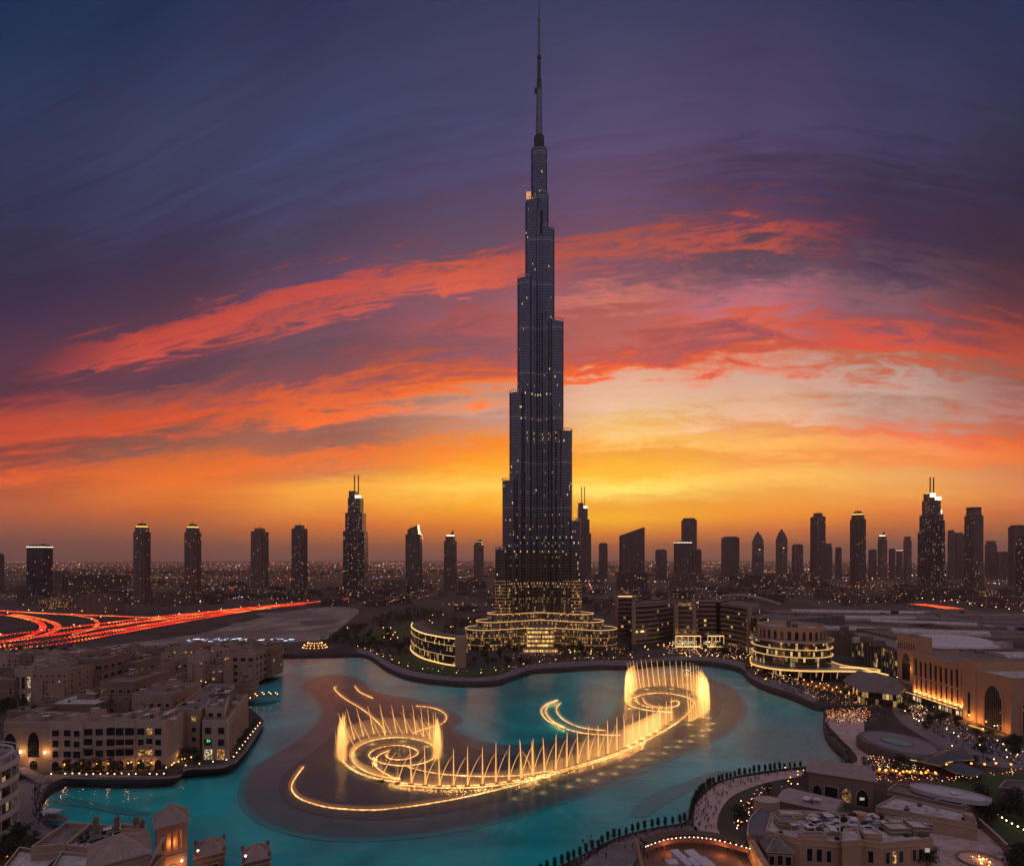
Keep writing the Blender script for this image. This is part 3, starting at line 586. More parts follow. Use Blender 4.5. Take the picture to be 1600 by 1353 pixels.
def rect(cx, cy, wx, wy, rot=0.0):
    c, s_ = math.cos(rot), math.sin(rot)
    return [(cx + x * c - y * s_, cy + x * s_ + y * c) for x, y in ((-wx / 2, -wy / 2), (wx / 2, -wy / 2), (wx / 2, wy / 2), (-wx / 2, wy / 2))]
def tower(label, x0, x1, yt, yb, style, m_, dcap=3000, crown=None, rot=None):
    d = min(dcap, H * F / (yb - HY)); xc = xa((x0 + x1) / 2, d); wd = (x1 - x0) * d / F; top = zt(yt, d)
    rot = random.uniform(-.12, .12) if rot is None else rot
    wd = wd / (math.cos(rot) + abs(math.sin(rot)) * .9); xs_ = ((x0 + x1) / 2 - 800) / F; wd = wd / (1 + .72 * abs(xs_)); dp = wd * .9; yc = d + dp / 2
    xc = xa(x1, d) - wd / 2 if xs_ > 0 else xa(x0, d) + wd / 2      # the side face shows too, toward the picture's middle
    T = thing('tower_block', label, 'tower', (xc, yc, 0)); mm = [m_, M['roof_dark'], M['metal']]
    rc = lambda fx, fy=None, ox=0, oy=0: rect(xc + ox * wd, yc + oy * dp, wd * fx, dp * (fy or fx), rot)
    def part(n, fn, ms=mm):
        b_ = MB(); fn(b_); return b_.build(n, ms, T)
    def fins(b_, poly, z0, z1, step=None):
        for i in range(4):
            a, c_ = Vector(poly[i]), Vector(poly[(i + 1) % 4]); n = 5
            for k in range(1, n):
                p = a + (c_ - a) * k / n; b_.prism(rect(p.x, p.y, wd * .02, wd * .02, rot), z0, z1, 2)
    if style in ('res', 'res_band', 'res_cap'):
        s = top * (.90 if style == 'res_band' else .955)
        part('shaft', lambda b_: (b_.prism(rc(.72, 1.0), 0, s, 0, 1), b_.prism(rc(1.0, .82), 0, s * .99, 0, 1), fins(b_, rc(1.01, .83), 0, s * .98)))
        part('upper_floors', lambda b_: b_.prism(rc(.74 if style == 'res_band' else .56), s, s + (top - s) * .5, 0, 1))
        part('crown', lambda b_: (b_.prism(rc(.56), s + (top - s) * .5, s + (top - s) * .8, 0, 1), b_.prism(rc(.56 if style != 'res_band' else .40), s + (top - s) * .8, top, 0, 1)))
        if style == 'res_band': part('crown_light', lambda b_: b_.prism(rc(.62), s + (top - s) * .52, s + (top - s) * .66), M['crown_gold'])
        part('mast', lambda b_: b_.prism(rc(.02), top, top + 8, 2))
        part('podium', lambda b_: b_.prism(rc(1.5, 1.3), 0, 16, 0, 1), [M['low'], M['roof']])
    elif style == 'landmark':
        part('shaft', lambda b_: (b_.prism(rc(1.0, .8), 0, top * .60, 0, 1), b_.prism(rc(.84, .95), 0, top * .60, 0, 1), b_.prism(rc(.80), top * .60, top * .78, 0, 1)))
        part('upper_floors', lambda b_: (b_.prism(rc(.58, .7), top * .78, top * .93, 0, 1), b_.prism(rc(.3, .5, -.12), top * .93, top, 0, 1)))
        part('side_bay', lambda b_: (b_.prism(rc(.18, .2, -.25, -.5), 0, top * .72, 0, 1), b_.prism(rc(.18, .2, .25, -.5), 0, top * .72, 0, 1)))
        part('crown_light', lambda b_: (b_.prism(rc(.22, .3, .16, -.2), top * .925, top * .955)) if crown != 'big' else
             (b_.prism(rc(.3, .4, -.1, -.1), top * .96, top * 1.003), b_.prism(rc(.2, .3, .22, -.2), top * .925, top * .965), b_.prism(rc(.1, .1, .38, -.2), top * .79, top * .83)), M['aviation'])
        for ox in (-.06, .13): part('mast', lambda b_: b_.prism(rc(.045, .045, ox), top * .9, top * 1.0 + 26 * d / 850, 2))
        part('podium', lambda b_: b_.prism(rc(1.5, 1.3), 0, 20, 0, 1), [M['low2'], M['roof']])
    elif style == 'slant':
        part('shaft', lambda b_: (b_.prism(rc(1.0, .6), 0, top * .82, 0, 1), fins(b_, rc(1.0, .6), 0, top * .82)))
        def sl(b_):
            p = rc(1.0, .6); z = top * .82; h_ = [z + (top - z) * .2, top, top, z + (top - z) * .2]
            for i in range(4):
                j = (i + 1) % 4; b_.face([(*p[i], z), (*p[j], z), (*p[j], h_[j]), (*p[i], h_[i])], 0, [(0, z), (wd, z), (wd, h_[j]), (0, h_[i])])
            b_.face([(*p[i], h_[i]) for i in range(4)], 1)
        part('sloping_top', sl)
    elif style == 'point':
        part('shaft', lambda b_: (b_.prism(rc(1.0, .8), 0, top * .80, 0, 1), b_.prism(rc(.7, 1.0), 0, top * .82, 0, 1)))
        part('pitched_roof', lambda b_: (b_.loft(rc(1.0, .8), top * .80, rc(.45, .4), top * .95, 1), b_.prism(rc(.22), top * .95, top, 2)))
        part('crown_light', lambda b_: b_.prism(rc(.14, .05, 0, -.51), top * .62, top * .63), M['aviation'])
    elif style == 'curved':
        part('shaft', lambda b_: (b_.prism(rc(1.0, .8), 0, top * .84, 0, 1), b_.prism(rc(.86, 1.0), 0, top * .90, 0, 1)))
        part('crown', lambda b_: (b_.loft(rc(.84, .8), top * .84, rc(.70, .7), top * .985, 0, 1), b_.prism(rc(.8, .75), top * .985, top, 2)))
    elif style == 'sail':
        part('shaft', lambda b_: (b_.prism(rc(1.0, .8), 0, top * .86, 0, 1), b_.prism(rc(.7, 1.0), 0, top * .93, 0, 1), fins(b_, rc(1.0, .8), 0, top * .85)))
        def cr(b_):
            p = rc(.6); z = top * .93; h_ = [z + 4, top, top, z + 4]
            for i in range(4):
                j = (i + 1) % 4; b_.face([(*p[i], z), (*p[j], z), (*p[j], h_[j]), (*p[i], h_[i])], 0)
            b_.face([(*p[i], h_[i]) for i in range(4)], 1)
        part('crown', cr)
        if crown: part('crown_light', lambda b_: b_.prism(rc(.62, .62), top * .915, top * .935), M['aviation'])
    elif style == 'spired':
        part('shaft', lambda b_: (b_.prism(rc(1.0, .8), 0, top * .82, 0, 1), b_.prism(rc(.7, .95), 0, top * .90, 0, 1), fins(b_, rc(1.0, .8), 0, top * .82)))
        part('crown_light', lambda b_: b_.prism(rc(.6), top * .90, top * .92), M['aviation'])
        part('spire', lambda b_: b_.loft(rc(.35, .35, .15), top * .92, rc(.02, .02, .25), top, 2))
    else:   # slab / box
        part('shaft', lambda b_: (b_.prism(rc(1.0, .7), 0, top * .97, 0, 1), fins(b_, rc(1.0, .7), 0, top * .97)))
        part('roof_plant', lambda b_: (b_.prism(rc(.8, .5), top * .97, top, 1), b_.prism(rc(.1, .1, .2), top, top + 3, 2)))
        if style == 'lit_box': part('crown_light', lambda b_: b_.prism(rc(1.01, .71), top * .955, top * .968), M['aviation'])
    return T
T_ = [
 ('dark blue glass office tower with a pale light line round its roof', 38, 84, 851, 940, 'lit_box', 'glass_tower'),
 ('narrow block with pale ribbed end beside the blue glass tower', 24, 52, 914, 946, 'box', 'office'),
 ('grey edge of a slab tower at the left border of the skyline', -12, 7, 865, 925, 'box', 'office'),
 ('brown apartment tower with golden lit crown, first past the blue glass tower', 207, 237, 817, 945, 'res_band', 'res'),
 ('slimmer brown apartment tower with golden lit cap and lit base', 287, 314, 818, 943, 'res_band', 'res'),
 ('brown apartment tower with flat unlit crown above the sand lot', 391, 420, 825, 930, 'res', 'res'),
 ('brown apartment tower with square unlit cap, left neighbour of the twin spired tower', 455, 482, 820, 928, 'res_cap', 'res2'),
 ('twin spired dark hotel tower sprinkled with lit windows left of the tallest tower', 535, 575, 766, 925, 'landmark', 'hotel'),
 ('dark tower with a small sail shaped roof right of the twin spired hotel', 633, 660, 820, 925, 'sail', 'res2'),
 ('slim tower with a pointed red tipped roof and white lit cap', 694, 715, 828, 922, 'spired', 'res2'),
 ('short slim tower with bright sloping roof edge nearest the tallest tower on its left', 740, 756, 842, 908, 'sail', 'res2'),
 ('hazy stepped twin spired tower just behind the right flank of the tallest tower', 897, 924, 785, 900, 'landmark', 'office'),
 ('small plain slab tower right of the hazy twin spired tower', 934, 950, 848, 904, 'box', 'office'),
 ('broad ribbed tower with a roof sloping up to the right', 967, 1009, 823, 912, 'slant', 'office'),
 ('low squat tower between the sloping roof tower and the clustered towers', 1022, 1043, 858, 904, 'box', 'res2'),
 ('tall square topped tower behind the cluster in the middle right', 1064, 1090, 809, 903, 'box', 'office'),
 ('ribbed dark tower in front of the clustered towers', 1051, 1082, 845, 910, 'lit_box', 'office'),
 ('lower right shoulder tower of the middle right cluster', 1080, 1097, 858, 909, 'box', 'office'),
 ('wide plain slab tower standing alone between cluster and gabled towers', 1125, 1157, 838, 901, 'box', 'office'),
 ('narrow gabled tower with a light high on its face, left of the gabled pair', 1175, 1194, 831, 901, 'point', 'res2'),
 ('narrow gabled tower with rounded tip, right of the gabled pair', 1211, 1231, 827, 901, 'point', 'res2'),
 ('small flat tower between gabled pair and twin brown towers', 1237, 1256, 850, 900, 'box', 'res2'),
 ('tall brown tower with plain square cap, left of the two right hand apartment towers', 1266, 1291, 801, 918, 'res_cap', 'res2'),
 ('distant tower with sloping shoulder behind the plain capped brown tower', 1288, 1301, 849, 900, 'curved', 'office'),
 ('tiny distant slab tower between the two right hand apartment towers', 1304, 1316, 855, 899, 'box', 'office'),
 ('tall brown tower with dark cap above a white light band', 1327, 1354, 798, 918, 'res_band', 'res2'),
 ('distant domed tower with glowing top between apartment tower and big spired tower', 1371, 1387, 830, 901, 'spired', 'res2'),
 ('low distant tower left of the glowing domed tower', 1356, 1371, 858, 899, 'box', 'office'),
 ('low distant tower right of the glowing domed tower', 1388, 1400, 857, 899, 'box', 'office'),
 ('hazy tower with a lit band left of the rounded distant tower', 1400, 1411, 858, 899, 'lit_box', 'office'),
 ('rounded distant tower with small dark cap left of the big spired tower', 1411, 1425, 838, 900, 'curved', 'res2'),
 ('massive dark spired tower with brilliant white lit crown', 1435, 1479, 770, 922, 'landmark', 'hotel'),
 ('pale hazy tower directly right of the massive spired tower', 1480, 1493, 828, 902, 'box', 'office'),
 ('pale hazy wide tower behind, right of the massive spired tower', 1490, 1508, 832, 900, 'box', 'office'),
 ('dark tower with rounded shoulders and many floor lines at right', 1507, 1538, 792, 925, 'curved', 'res2'),
 ('pale hazy stepped tower between rounded shoulder tower and the right border', 1539, 1559, 845, 900, 'curved', 'office'),
 ('pale ribbed slab tower low between rounded shoulder tower and right border', 1549, 1584, 862, 906, 'box', 'office'),
 ('grey tower with lit sign panel at the right border', 1573, 1606, 820, 915, 'box', 'office'),
 ('dark foremost tower cut by the right border', 1584, 1640, 838, 935, 'curved', 'hotel'),
]
for lab, x0, x1, yt, yb, st, mk in T_:
    big_ = 'brilliant' in lab
    tower(lab, x0, x1, yt, yb, st, M[mk], crown='big' if big_ else ('y' if 'bright' in lab else None), rot=0 if st in ('slant', 'landmark') else None)
# ================================================================ nearer buildings: walls, roofs, parapets and real windows
WC = {}
def arch_pts(w, h, pointed=True, n=7):
    """outline of an arched opening, counter-clockwise seen from outside, base at z=0"""
    s = h - w * (.75 if pointed else .5); P = [(-w / 2, 0), (w / 2, 0), (w / 2, s)]
    for k in range(1, n):
        t_ = k / n
        if pointed:
            x = w / 2 * (1 - t_ ** 1.5) if t_ < 1 else 0; z = s + (h - s) * math.sin(t_ * math.pi / 2); P.append((x, z))
        else: P.append((w / 2 * math.cos(t_ * math.pi / 2), s + (h - s) * math.sin(t_ * math.pi / 2)))
    P.append((0, h)); P += [(-x, z) for x, z in reversed(P[2:-1])]
    return P
def win_mesh(kind, w_, h, lit):
    key = (kind, round(w_, 1), round(h, 1), lit)
    if key in WC: return WC[key]
    b_ = MB(); fr_ = .28
    O = arch_pts(w_, h, kind == 'arch') if kind in ('arch', 'round') else [(-w_ / 2, 0), (w_ / 2, 0), (w_ / 2, h), (-w_ / 2, h)]
    k = 1 + 2 * fr_ / w_; Q = [(x * k, (z - h / 2) * (1 + 2 * fr_ / h) + h / 2 if z > .01 else z) for x, z in O]
    n = len(O)
    b_.face([(x, -.03, z) for x, z in O], 1)
    for i in range(n):
        j = (i + 1) % n
        if i == 0: 
            b_.face([(Q[0][0], -.30, -.25), (Q[1][0], -.30, -.25), (Q[1][0], -.30, 0), (Q[0][0], -.30, 0)], 0)
            b_.face([(Q[0][0], -.30, 0), (Q[1][0], -.30, 0), (Q[1][0], -.03, 0), (Q[0][0], -.03, 0)], 0); continue
        b_.face([(O[i][0], -.22, O[i][1]), (Q[i][0], -.22, Q[i][1]), (Q[j][0], -.22, Q[j][1]), (O[j][0], -.22, O[j][1])], 0)
        b_.face([(O[i][0], -.03, O[i][1]), (O[i][0], -.22, O[i][1]), (O[j][0], -.22, O[j][1]), (O[j][0], -.03, O[j][1])], 0)
        b_.face([(Q[i][0], -.22, Q[i][1]), (Q[i][0], 0, Q[i][1]), (Q[j][0], 0, Q[j][1]), (Q[j][0], -.22, Q[j][1])], 0)
    # glazing bars
    nb = max(1, round(w_ / 1.6))
    for i in range(1, nb): x = -w_ / 2 + w_ * i / nb; b_.box(x - .05, -.12, .02, x + .05, -.035, h * .8, 2)
    for i in range(1, max(1, round(h / 1.9)) + 0): z = h * i / max(1, round(h / 1.9)); b_.box(-w_ * .46, -.11, z - .05, w_ * .46, -.036, z + .05, 2)
    me = b_.mesh('window', [M['frame'], {0: M['glass'], 1: M['lit'], 2: M['lit_white']}[lit], M['metal']]); WC[key] = me
    return me
def window(parent, p, z, ang, kind='rect', w_=1.8, h=2.0, lit=0, name='window'):
    o = bpy.data.objects.new(name, win_mesh(kind, w_, h, lit)); C.objects.link(o); attach(o, parent, (p[0], p[1], z)); o.rotation_euler = (0, 0, ang)
    return o
def win_grid(parent, a, b, xs, zs, w_=2, h=2, kind='rect', lit=.1, name='window', skip=0.0):
    a, b = Vector(a[:2]), Vector(b[:2]); u = b - a; ang = math.atan2(u.y, u.x); n = Vector((u.y, -u.x)).normalized()
    if isinstance(xs, int): xs = [(i + .5) / xs for i in range(xs)]
    for z in zs:
        for x in xs:
            if random.random() < skip: continue
            r = random.random(); lt = lit * .55 if lit < .95 else 1; window(parent, a + u * x + n * .02, z, ang, kind, w_ * random.choice((1, 1, 1.15)), h * random.choice((1, 1, 1.1)) if kind == 'rect' else h, (2 if r < lt * .35 else 1) if r < lt else 0, name)
def plight(parent, loc, col=(1, .5, .18), pw=600, rad=.6, name='lamp_glow'):
    l = bpy.data.lights.new(name, 'POINT'); l.energy = pw; l.color = col; l.shadow_soft_size = rad
    o = bpy.data.objects.new(name, l); C.objects.link(o); attach(o, parent, loc) if parent else setattr(o, 'location', loc)
    return o
def inset(poly, t_):
    P = ccw([Vector((p[0], p[1])) for p in poly]); n = len(P); out = []
    for i in range(n):
        a, b, c = P[i - 1], P[i], P[(i + 1) % n]; d1 = (b - a).normalized(); d2 = (c - b).normalized()
        n1 = Vector((-d1.y, d1.x)); n2_ = Vector((-d2.y, d2.x)); bis = n1 + n2_
        bis = bis / max(.35, bis.length_squared / 2) if bis.length > .2 else n1
        out.append(b + bis * t_)
    return out
def bld(label, poly, z1, m_='plaster', roof='roof', cat='building', name='apartment_block', vols=(), para=1.0, units=6, ledges=(), z0=0.0):
    cx = sum(p[0] for p in poly) / len(poly); cyy = sum(p[1] for p in poly) / len(poly)
    T = thing(name, label, cat, (cx, cyy, z0)); m_ = M[m_] if isinstance(m_, str) else m_
    allv = [(poly, z0, z1)] + [(p, 0 if len(v) == 2 else v[2], v[1]) for v in vols for p in [v[0]]]
    for p, za, zb in allv:
        P = ccw([Vector((q[0], q[1])) for q in p]); I = inset(P, .45)
        b_ = MB(); b_.prism(P, za, zb + para, 0, cap=False)
        for i in range(len(P)):
            j = (i + 1) % len(P)
            b_.face([(*P[i], zb + para), (*P[j], zb + para), (*I[j], zb + para), (*I[i], zb + para)], 1)
            b_.face([(*I[i], zb + para), (*I[j], zb + para), (*I[j], zb), (*I[i], zb)], 0)
        for zl in ledges:
            if zl < zb: b_.strip(P, .35, zl, zl + .3, 1, closed=True, off=-.17)
        b_.build('wall', [m_, M['frame']], T)
        r_ = MB(); r_.face([(*q, zb) for q in I]); r_.build('roof', M[roof], T)
    if units:
        P, zb = allv[-1][0], allv[-1][2]
        P2 = [v for v in allv for _ in range(1)]
        for k in range(units):
            P, _, zb = random.choice(P2); I = inset(P, 2.0)
            xs = [q[0] for q in I]; ys = [q[1] for q in I]
            for _ in range(12):
                x, y = random.uniform(min(xs), max(xs)), random.uniform(min(ys), max(ys))
                if inside((x, y), I): break
            else: continue
            kind_ = random.random(); ub = MB(); a = random.uniform(0, 1.5)
            if kind_ < .55: s_ = random.uniform(.8, 1.8); ub.prism(rect(x, y, s_ * 1.6, s_, a), zb, zb + random.uniform(.8, 1.7)); ub.prism(rect(x, y, s_ * .7, s_ * .7, a), zb + 1.7, zb + 1.85) ; ub.build('roof_unit', M[random.choice(['metal', 'metal_pale', 'roof_dark'])], T)
            elif kind_ < .8: ub.prism(rect(x, y, 3.4, 2.6, a), zb, zb + 2.7); ub.prism(rect(x, y, 3.8, 3.0, a), zb + 2.7, zb + 2.95); ub.build('roof_hut', m_, T)
            else: 
                ub.prism(rect(x, y, random.uniform(2.5, 4.5), 2.4, a), zb + 2.5, zb + 2.65)
                for dx_ in (-1, 1): ub.box(x + dx_ - .08, y - .08, zb, x + dx_ + .08, y + .08, zb + 2.5)
                ub.build('shade_roof', M['cloth_white'], T)
    return T
def quad(fr, dv):                         # front points (world, left to right) plus a depth vector
    fr = [Vector(p[:2]) for p in fr]; dv = Vector(dv); return fr + [p + dv for p in reversed([fr[0], fr[-1]])][:: 1]
def fq(pl, pr, depth, sk=0.0):
    a, b = g(*pl), g(*pr); return [a, b, b + Vector((sk, depth)), a + Vector((sk, depth))]

# ---------------------------------------------------------------- old town quarter, left shore
P = fq((6, 1204), (77, 1206), 20); a, b = P[0], P[1]
T = bld('sandstone gatehouse with two tall pointed arches and warm wall lamps, left end of the quay', P, 25, 'plaster', ledges=(22,), name='gatehouse')
u = (b - a)
win_grid(T, a, b, [.14], [8], 6.5, 12, 'arch', 0, 'arch_opening'); win_grid(T, a, b, [.66], [7.5], 6.5, 13.5, 'arch', 0, 'arch_opening')
win_grid(T, a, b, [.66], [.4], 4.6, 5.6, 'round', 0, 'arch_door'); win_grid(T, a, b, [.12], [.4], 5, 6.5, 'rect', 1, 'shop_front')
for fx in (.40, .93): 
    p = a + u * fx; lb = MB(); lb.box(p.x - .35, p.y - 1.1, 10, p.x + .35, p.y - .5, 11.2); o = lb.build('wall_lamp', M['lamp_warm'], T); plight(T, (p.x, p.y - 2.0, 10.5), pw=900)
p = a + u * .6; plight(T, (p.x, p.y - 2.5, 6), pw=500)
A, B = g(77, 1206), g(258, 1202); U = B - A; dv = Vector((0, 16))
cuts = [0, .21, .30, .58, .74, .90, 1.0]; tops = [25.5, 27.5, 25, 26.5, 26, 25.4]; offs = [0, -1.4, 0, -.9, 0, -.9]
vols = []
for i in range(6):
    p0, p1 = A + U * cuts[i], A + U * cuts[i + 1]; o_ = Vector((0, offs[i])); vols.append(([p0 + o_, p1 + o_, p1 + dv, p0 + dv], tops[i]))
T = bld('long cream apartment row with arcade at ground level and dark square windows, lining the quay', vols[0][0], vols[0][1], 'plaster_pale', roof='roof', vols=vols[1:], units=22, ledges=(6.6,))
xs = [.055, .155, .255, .335, .43, .53, .62, .70, .79, .865, .95]
for x in xs:
    i = max(k for k in range(6) if cuts[k] <= x); o_ = Vector((0, offs[i]))
    for z in (7.6, 13.2, 18.8):
        wbig = x in (.335, .53, .62, .70); win_grid(T, A + o_, B + o_, [x], [z], 4.5 if wbig else random.choice([3.0, 3.5, 3.8]), 3.7 if wbig else 3.2, 'rect', .2)
    win_grid(T, A + o_, B + o_, [x], [.3], 3.6, 5.4, 'round', .3, 'arcade_arch')
    if x in (.335, .62, .70, .865):
        for z in (7.6, 13.2): c_ = A + o_ + U * x; bb = MB(); bb.box(c_.x - 2.3, c_.y - 1.5, z - .3, c_.x + 2.3, c_.y - .02, z); bb.strip([(c_.x - 2.2, c_.y - .1), (c_.x - 2.2, c_.y - 1.4), (c_.x + 2.2, c_.y - 1.4), (c_.x + 2.2, c_.y - .1)], .1, z, z + 1.0); bb.build('balcony', [M['plaster_pale']], T)
for x in (.155, .30, .43, .53, .70, .79, .90):      # warm lamps under the arcade
    c_ = A + U * x + Vector((0, -1.9)); lb = MB(); lb.ball((c_.x, c_.y, 4.6), .26, 6, 4); lb.build('wall_lamp', M['lamp_orange'], T); plight(T, (c_.x, c_.y - .6, 4.2), (1, .40, .11), 260, .3)
P = [g(258.5, 1201), g(280, 1187), g(280, 1187) + Vector((-4, 26)), g(258.5, 1201) + Vector((0, 26))]
T = bld('short lit end wing of the cream apartment row, turned toward the lake corner', P, 23, 'plaster', units=4)
win_grid(T, P[0], P[1], [.25, .7], [7.6, 13.2, 18.4], 2.6, 3, 'rect', .1); win_grid(T, P[0], P[1], [.25, .7], [.3], 3, 5, 'round', .6, 'arcade_arch')
plight(T, (P[1].x + 3, P[1].y - 2, 3), pw=700)
# right quay block
a, b, c_ = g(316, 1187), g(355, 1187), g(385, 1136); d_ = c_ + Vector((-17, 2)); 
up = [a + Vector((-3, 8)), a + Vector((8.5, 8)), d_ + Vector((9, -6)), d_ + Vector((-4, -4))]
T = bld('cream corner block with green lit window and roof terraces, at the lake corner', [a, b, c_, d_], 21.0, 'plaster_pale', vols=[(up, 25.5)], units=18, ledges=(6.4,))
win_grid(T, a, b, [.24, .76], [8, 14.5], 3.6, 3.6, 'rect', 0); win_grid(T, a, b, [.25, .75], [.3], 4.4, 5.6, 'rect', 1, 'shop_front')
gw = MB(); p = a + (b - a) * .26; gw.box(p.x - .8, p.y - .32, 10, p.x - .2, p.y - .25, 11.4); gw.box(p.x + .2, p.y - .32, 10.2, p.x + .9, p.y - .25, 11.2); gw.build('green_sign', glow('green sign light', (.05, 1, .35), 1.2), T)
win_grid(T, b, c_, 10, [7.5, 13.5], 3.4, 3.4, 'rect', .1); win_grid(T, b, c_, 10, [.3], 3.6, 5, 'round', .5, 'arcade_arch')
for k in range(11):                      # projecting piers along the lake side
    p = b + (c_ - b) * (k / 10); pb = MB(); pb.prism(rect(p.x + .5, p.y, 1.3, 1.1, .35), 0, 21 + (k % 3) * 1.3); pb.build('pier', M['plaster_pale'], T)
win_grid(T, up[0], up[1], [.3, .72], [21.6], 2.6, 2.4)
a2, b2 = g(272, 1180), g(312, 1183); P = [a2, b2, b2 + Vector((-12, 62)), a2 + Vector((-14, 62))]
T = bld('plain cream flats set back behind the corner block', P, 26, 'plaster', units=8, ledges=(22,)); win_grid(T, a2, b2, [.2, .78], [3, 8.6, 14, 20], 3, 2.8, 'rect', .12)
dk = MB(); cc = g(348, 1150); cc = Vector((xa(347, 345), 345)); P = rect(cc.x, cc.y, 11, 14, .2)
T = bld('dark screened plant block rising above the terraces of the corner block', P, 27.5, 'roof_dark', roof='roof_pale', units=2, name='plant_block', z0=22.2)
def simple(label, x0, x1, yb, yt, depth, m_, nx, nz, lit=.1, units=6, sk=0.0, w_=2.4, h=2.2, roof='roof', kind='rect', yb2=None):
    a, b = g(x0, yb), g(x1, yb if yb2 is None else yb2); z = zt(yt, a.y); wd_ = b.x - a.x
    vv = [([a + (b - a) * f0 + Vector((0, -1.6)), a + (b - a) * f1 + Vector((0, -1.6)), a + (b - a) * f1 + Vector((0, 3)), a + (b - a) * f0 + Vector((0, 3))], z * q_) for f0, f1, q_ in ((.06, .34, .72), (.6, .94, .55))] if wd_ > 14 and nz > 1 and h < 4 else []
    vv += [([a + (b - a) * random.uniform(.1, .3) + Vector((0, depth * .45)), a + (b - a) * random.uniform(.5, .7) + Vector((0, depth * .45)), a + (b - a) * .6 + Vector((0, depth * .8)), a + (b - a) * .15 + Vector((0, depth * .8))], z + 2.6)]
    T = bld(label, [a, b, b + Vector((sk, depth)), a + Vector((sk, depth))], z, m_, roof=roof, units=units + 4, vols=vv, ledges=(z * .66,))
    fl_ = (z - 1) / nz
    win_grid(T, a, b, nx, [1 + fl_ * k for k in range(nz)], w_, h, kind, lit + .1, skip=.06)
    win_grid(T, b, b + Vector((sk, depth)), max(3, int(depth / 7)), [1 + fl_ * k for k in range(nz)], w_, h, kind, lit)
    return T
simple('flat roofed block with dark arcade floor and two bright windows behind the apartment row', 206, 268, 1143, 1086, 34, 'plaster', 5, 3, .35, 8)
simple('terraced block with slanting sunlit gable and tall pale end wall', 156, 208, 1130, 1067, 40, 'plaster_dark', 4, 4, .05, 8)
simple('low dusty roofed block behind the gatehouse', 10, 62, 1150, 1113, 30, 'plaster_dark', 6, 2, .05, 9)
simple('low block with pale roof slabs left of the terraced block', 66, 150, 1140, 1102, 34, 'plaster_dark', 7, 2, .08, 12, roof='roof_pale')
simple('cream block with three tall window bays at the far left', 23, 50, 1106, 1048, 26, 'plaster_pale', 3, 2, 0, 5, w_=2.6, h=9.0)
simple('pinkish block with neat columns of small windows beside the tall bay block', 50, 106, 1106, 1048, 30, 'plaster', 6, 6, .04, 6, w_=1.5, h=1.5)
simple('tall brown block with dark loggias facing right', 106, 160, 1092, 1031, 30, 'plaster_dark', 5, 4, .08, 6, w_=4.4, h=2.8)
simple('grey arcaded house at the left border below the red road', -30, 22, 1108, 1064, 30, 'plaster_dark', 5, 2, .05, 6, w_=2.2, h=5)
simple('brown stepped house behind the loggia block', 162, 214, 1082, 1036, 30, 'plaster_dark', 5, 3, .06, 6, w_=3.6, h=2.4)
simple('wide low house with red brown roof behind the stepped house', 214, 252, 1072, 1040, 26, 'plaster', 4, 2, .1, 5)
simple('cream flats with dark paired windows beside the lit garden', 252, 293, 1062, 1033, 22, 'plaster', 5, 3, .06, 6)
simple('plain tower house with a single high window above the lit garden', 293, 319, 1066, 1025, 20, 'plaster_pale', [.82], 3, .2, 3)
simple('low lit link house between tower house and balcony flats', 319, 349, 1064, 1041, 22, 'plaster', 3, 2, .5, 4)
simple('balcony flats with deep square openings near the narrow canal', 349, 398, 1067, 1022, 24, 'plaster', 4, 4, .05, 6, w_=4.2, h=2.8)
simple('dark brown quay house lit by small lamps right at the canal mouth', 398, 425, 1058, 1013, 24, 'plaster_dark', 4, 4, .25, 4, w_=2.6, h=2.4)
simple('terraced house behind the cream flats', 232, 262, 1092, 1062, 26, 'plaster_dark', 4, 2, .1, 5)
simple('narrow bridge side house by the canal', 366, 392, 1092, 1070, 14, 'plaster_dark', 3, 1, .4, 2)
random.seed(11); tones = ['cream', 'dusty brown', 'sand coloured', 'pinkish', 'grey brown', 'ochre']; shapes = ['with a hut on its roof', 'with dark doorways', 'with a bare pale roof', 'cluttered with roof units', 'beside a dark tree', 'with a raised stair tower']
slots = [(x, d) for x in range(-10, 420, 30) for d in (555, 600)]
for i, (px, d) in enumerate(slots):
    px += random.uniform(-8, 8); d += random.uniform(-12, 18) + max(0, (px - 150) * .22)
    if d > 610 + px * .33: d -= 30
    x = xa(px, d); wd = random.uniform(16, 26); z = random.uniform(9, 18); z = max(4.5, min(z, zt(1024 - max(0, px) * .055, d) - 1)); P = rect(x, d + 10, wd, random.uniform(14, 22), random.uniform(-.25, .25))
    vols = [(rect(x + random.uniform(-5, 5), d + 12, wd * .4, 8, 0), z + 3.5)] if i % 3 == 0 else []
    mm = ['plaster_pale', 'plaster_dark', 'plaster', 'plaster', 'plaster_dark', 'sandstone'][i % 6]
    T = bld('low flat roofed house among the rows between quay and red road', P, z, mm, roof=random.choice(['roof', 'roof_pale', 'roof', 'roof_dark']), vols=vols, units=6, name='house')
    T['group'] = 'low houses between the quay and the motorway'
    win_grid(T, P[1], P[2], 3, [2 + 4.5 * k for k in range(int(z // 5))], 2.0, 2.2, 'rect', .1, skip=.3)
    win_grid(T, P[0], P[1], 4, [2 + 4 * k for k in range(int(z // 4.5))], 2.0, 2.0, 'rect', .2, skip=.2)

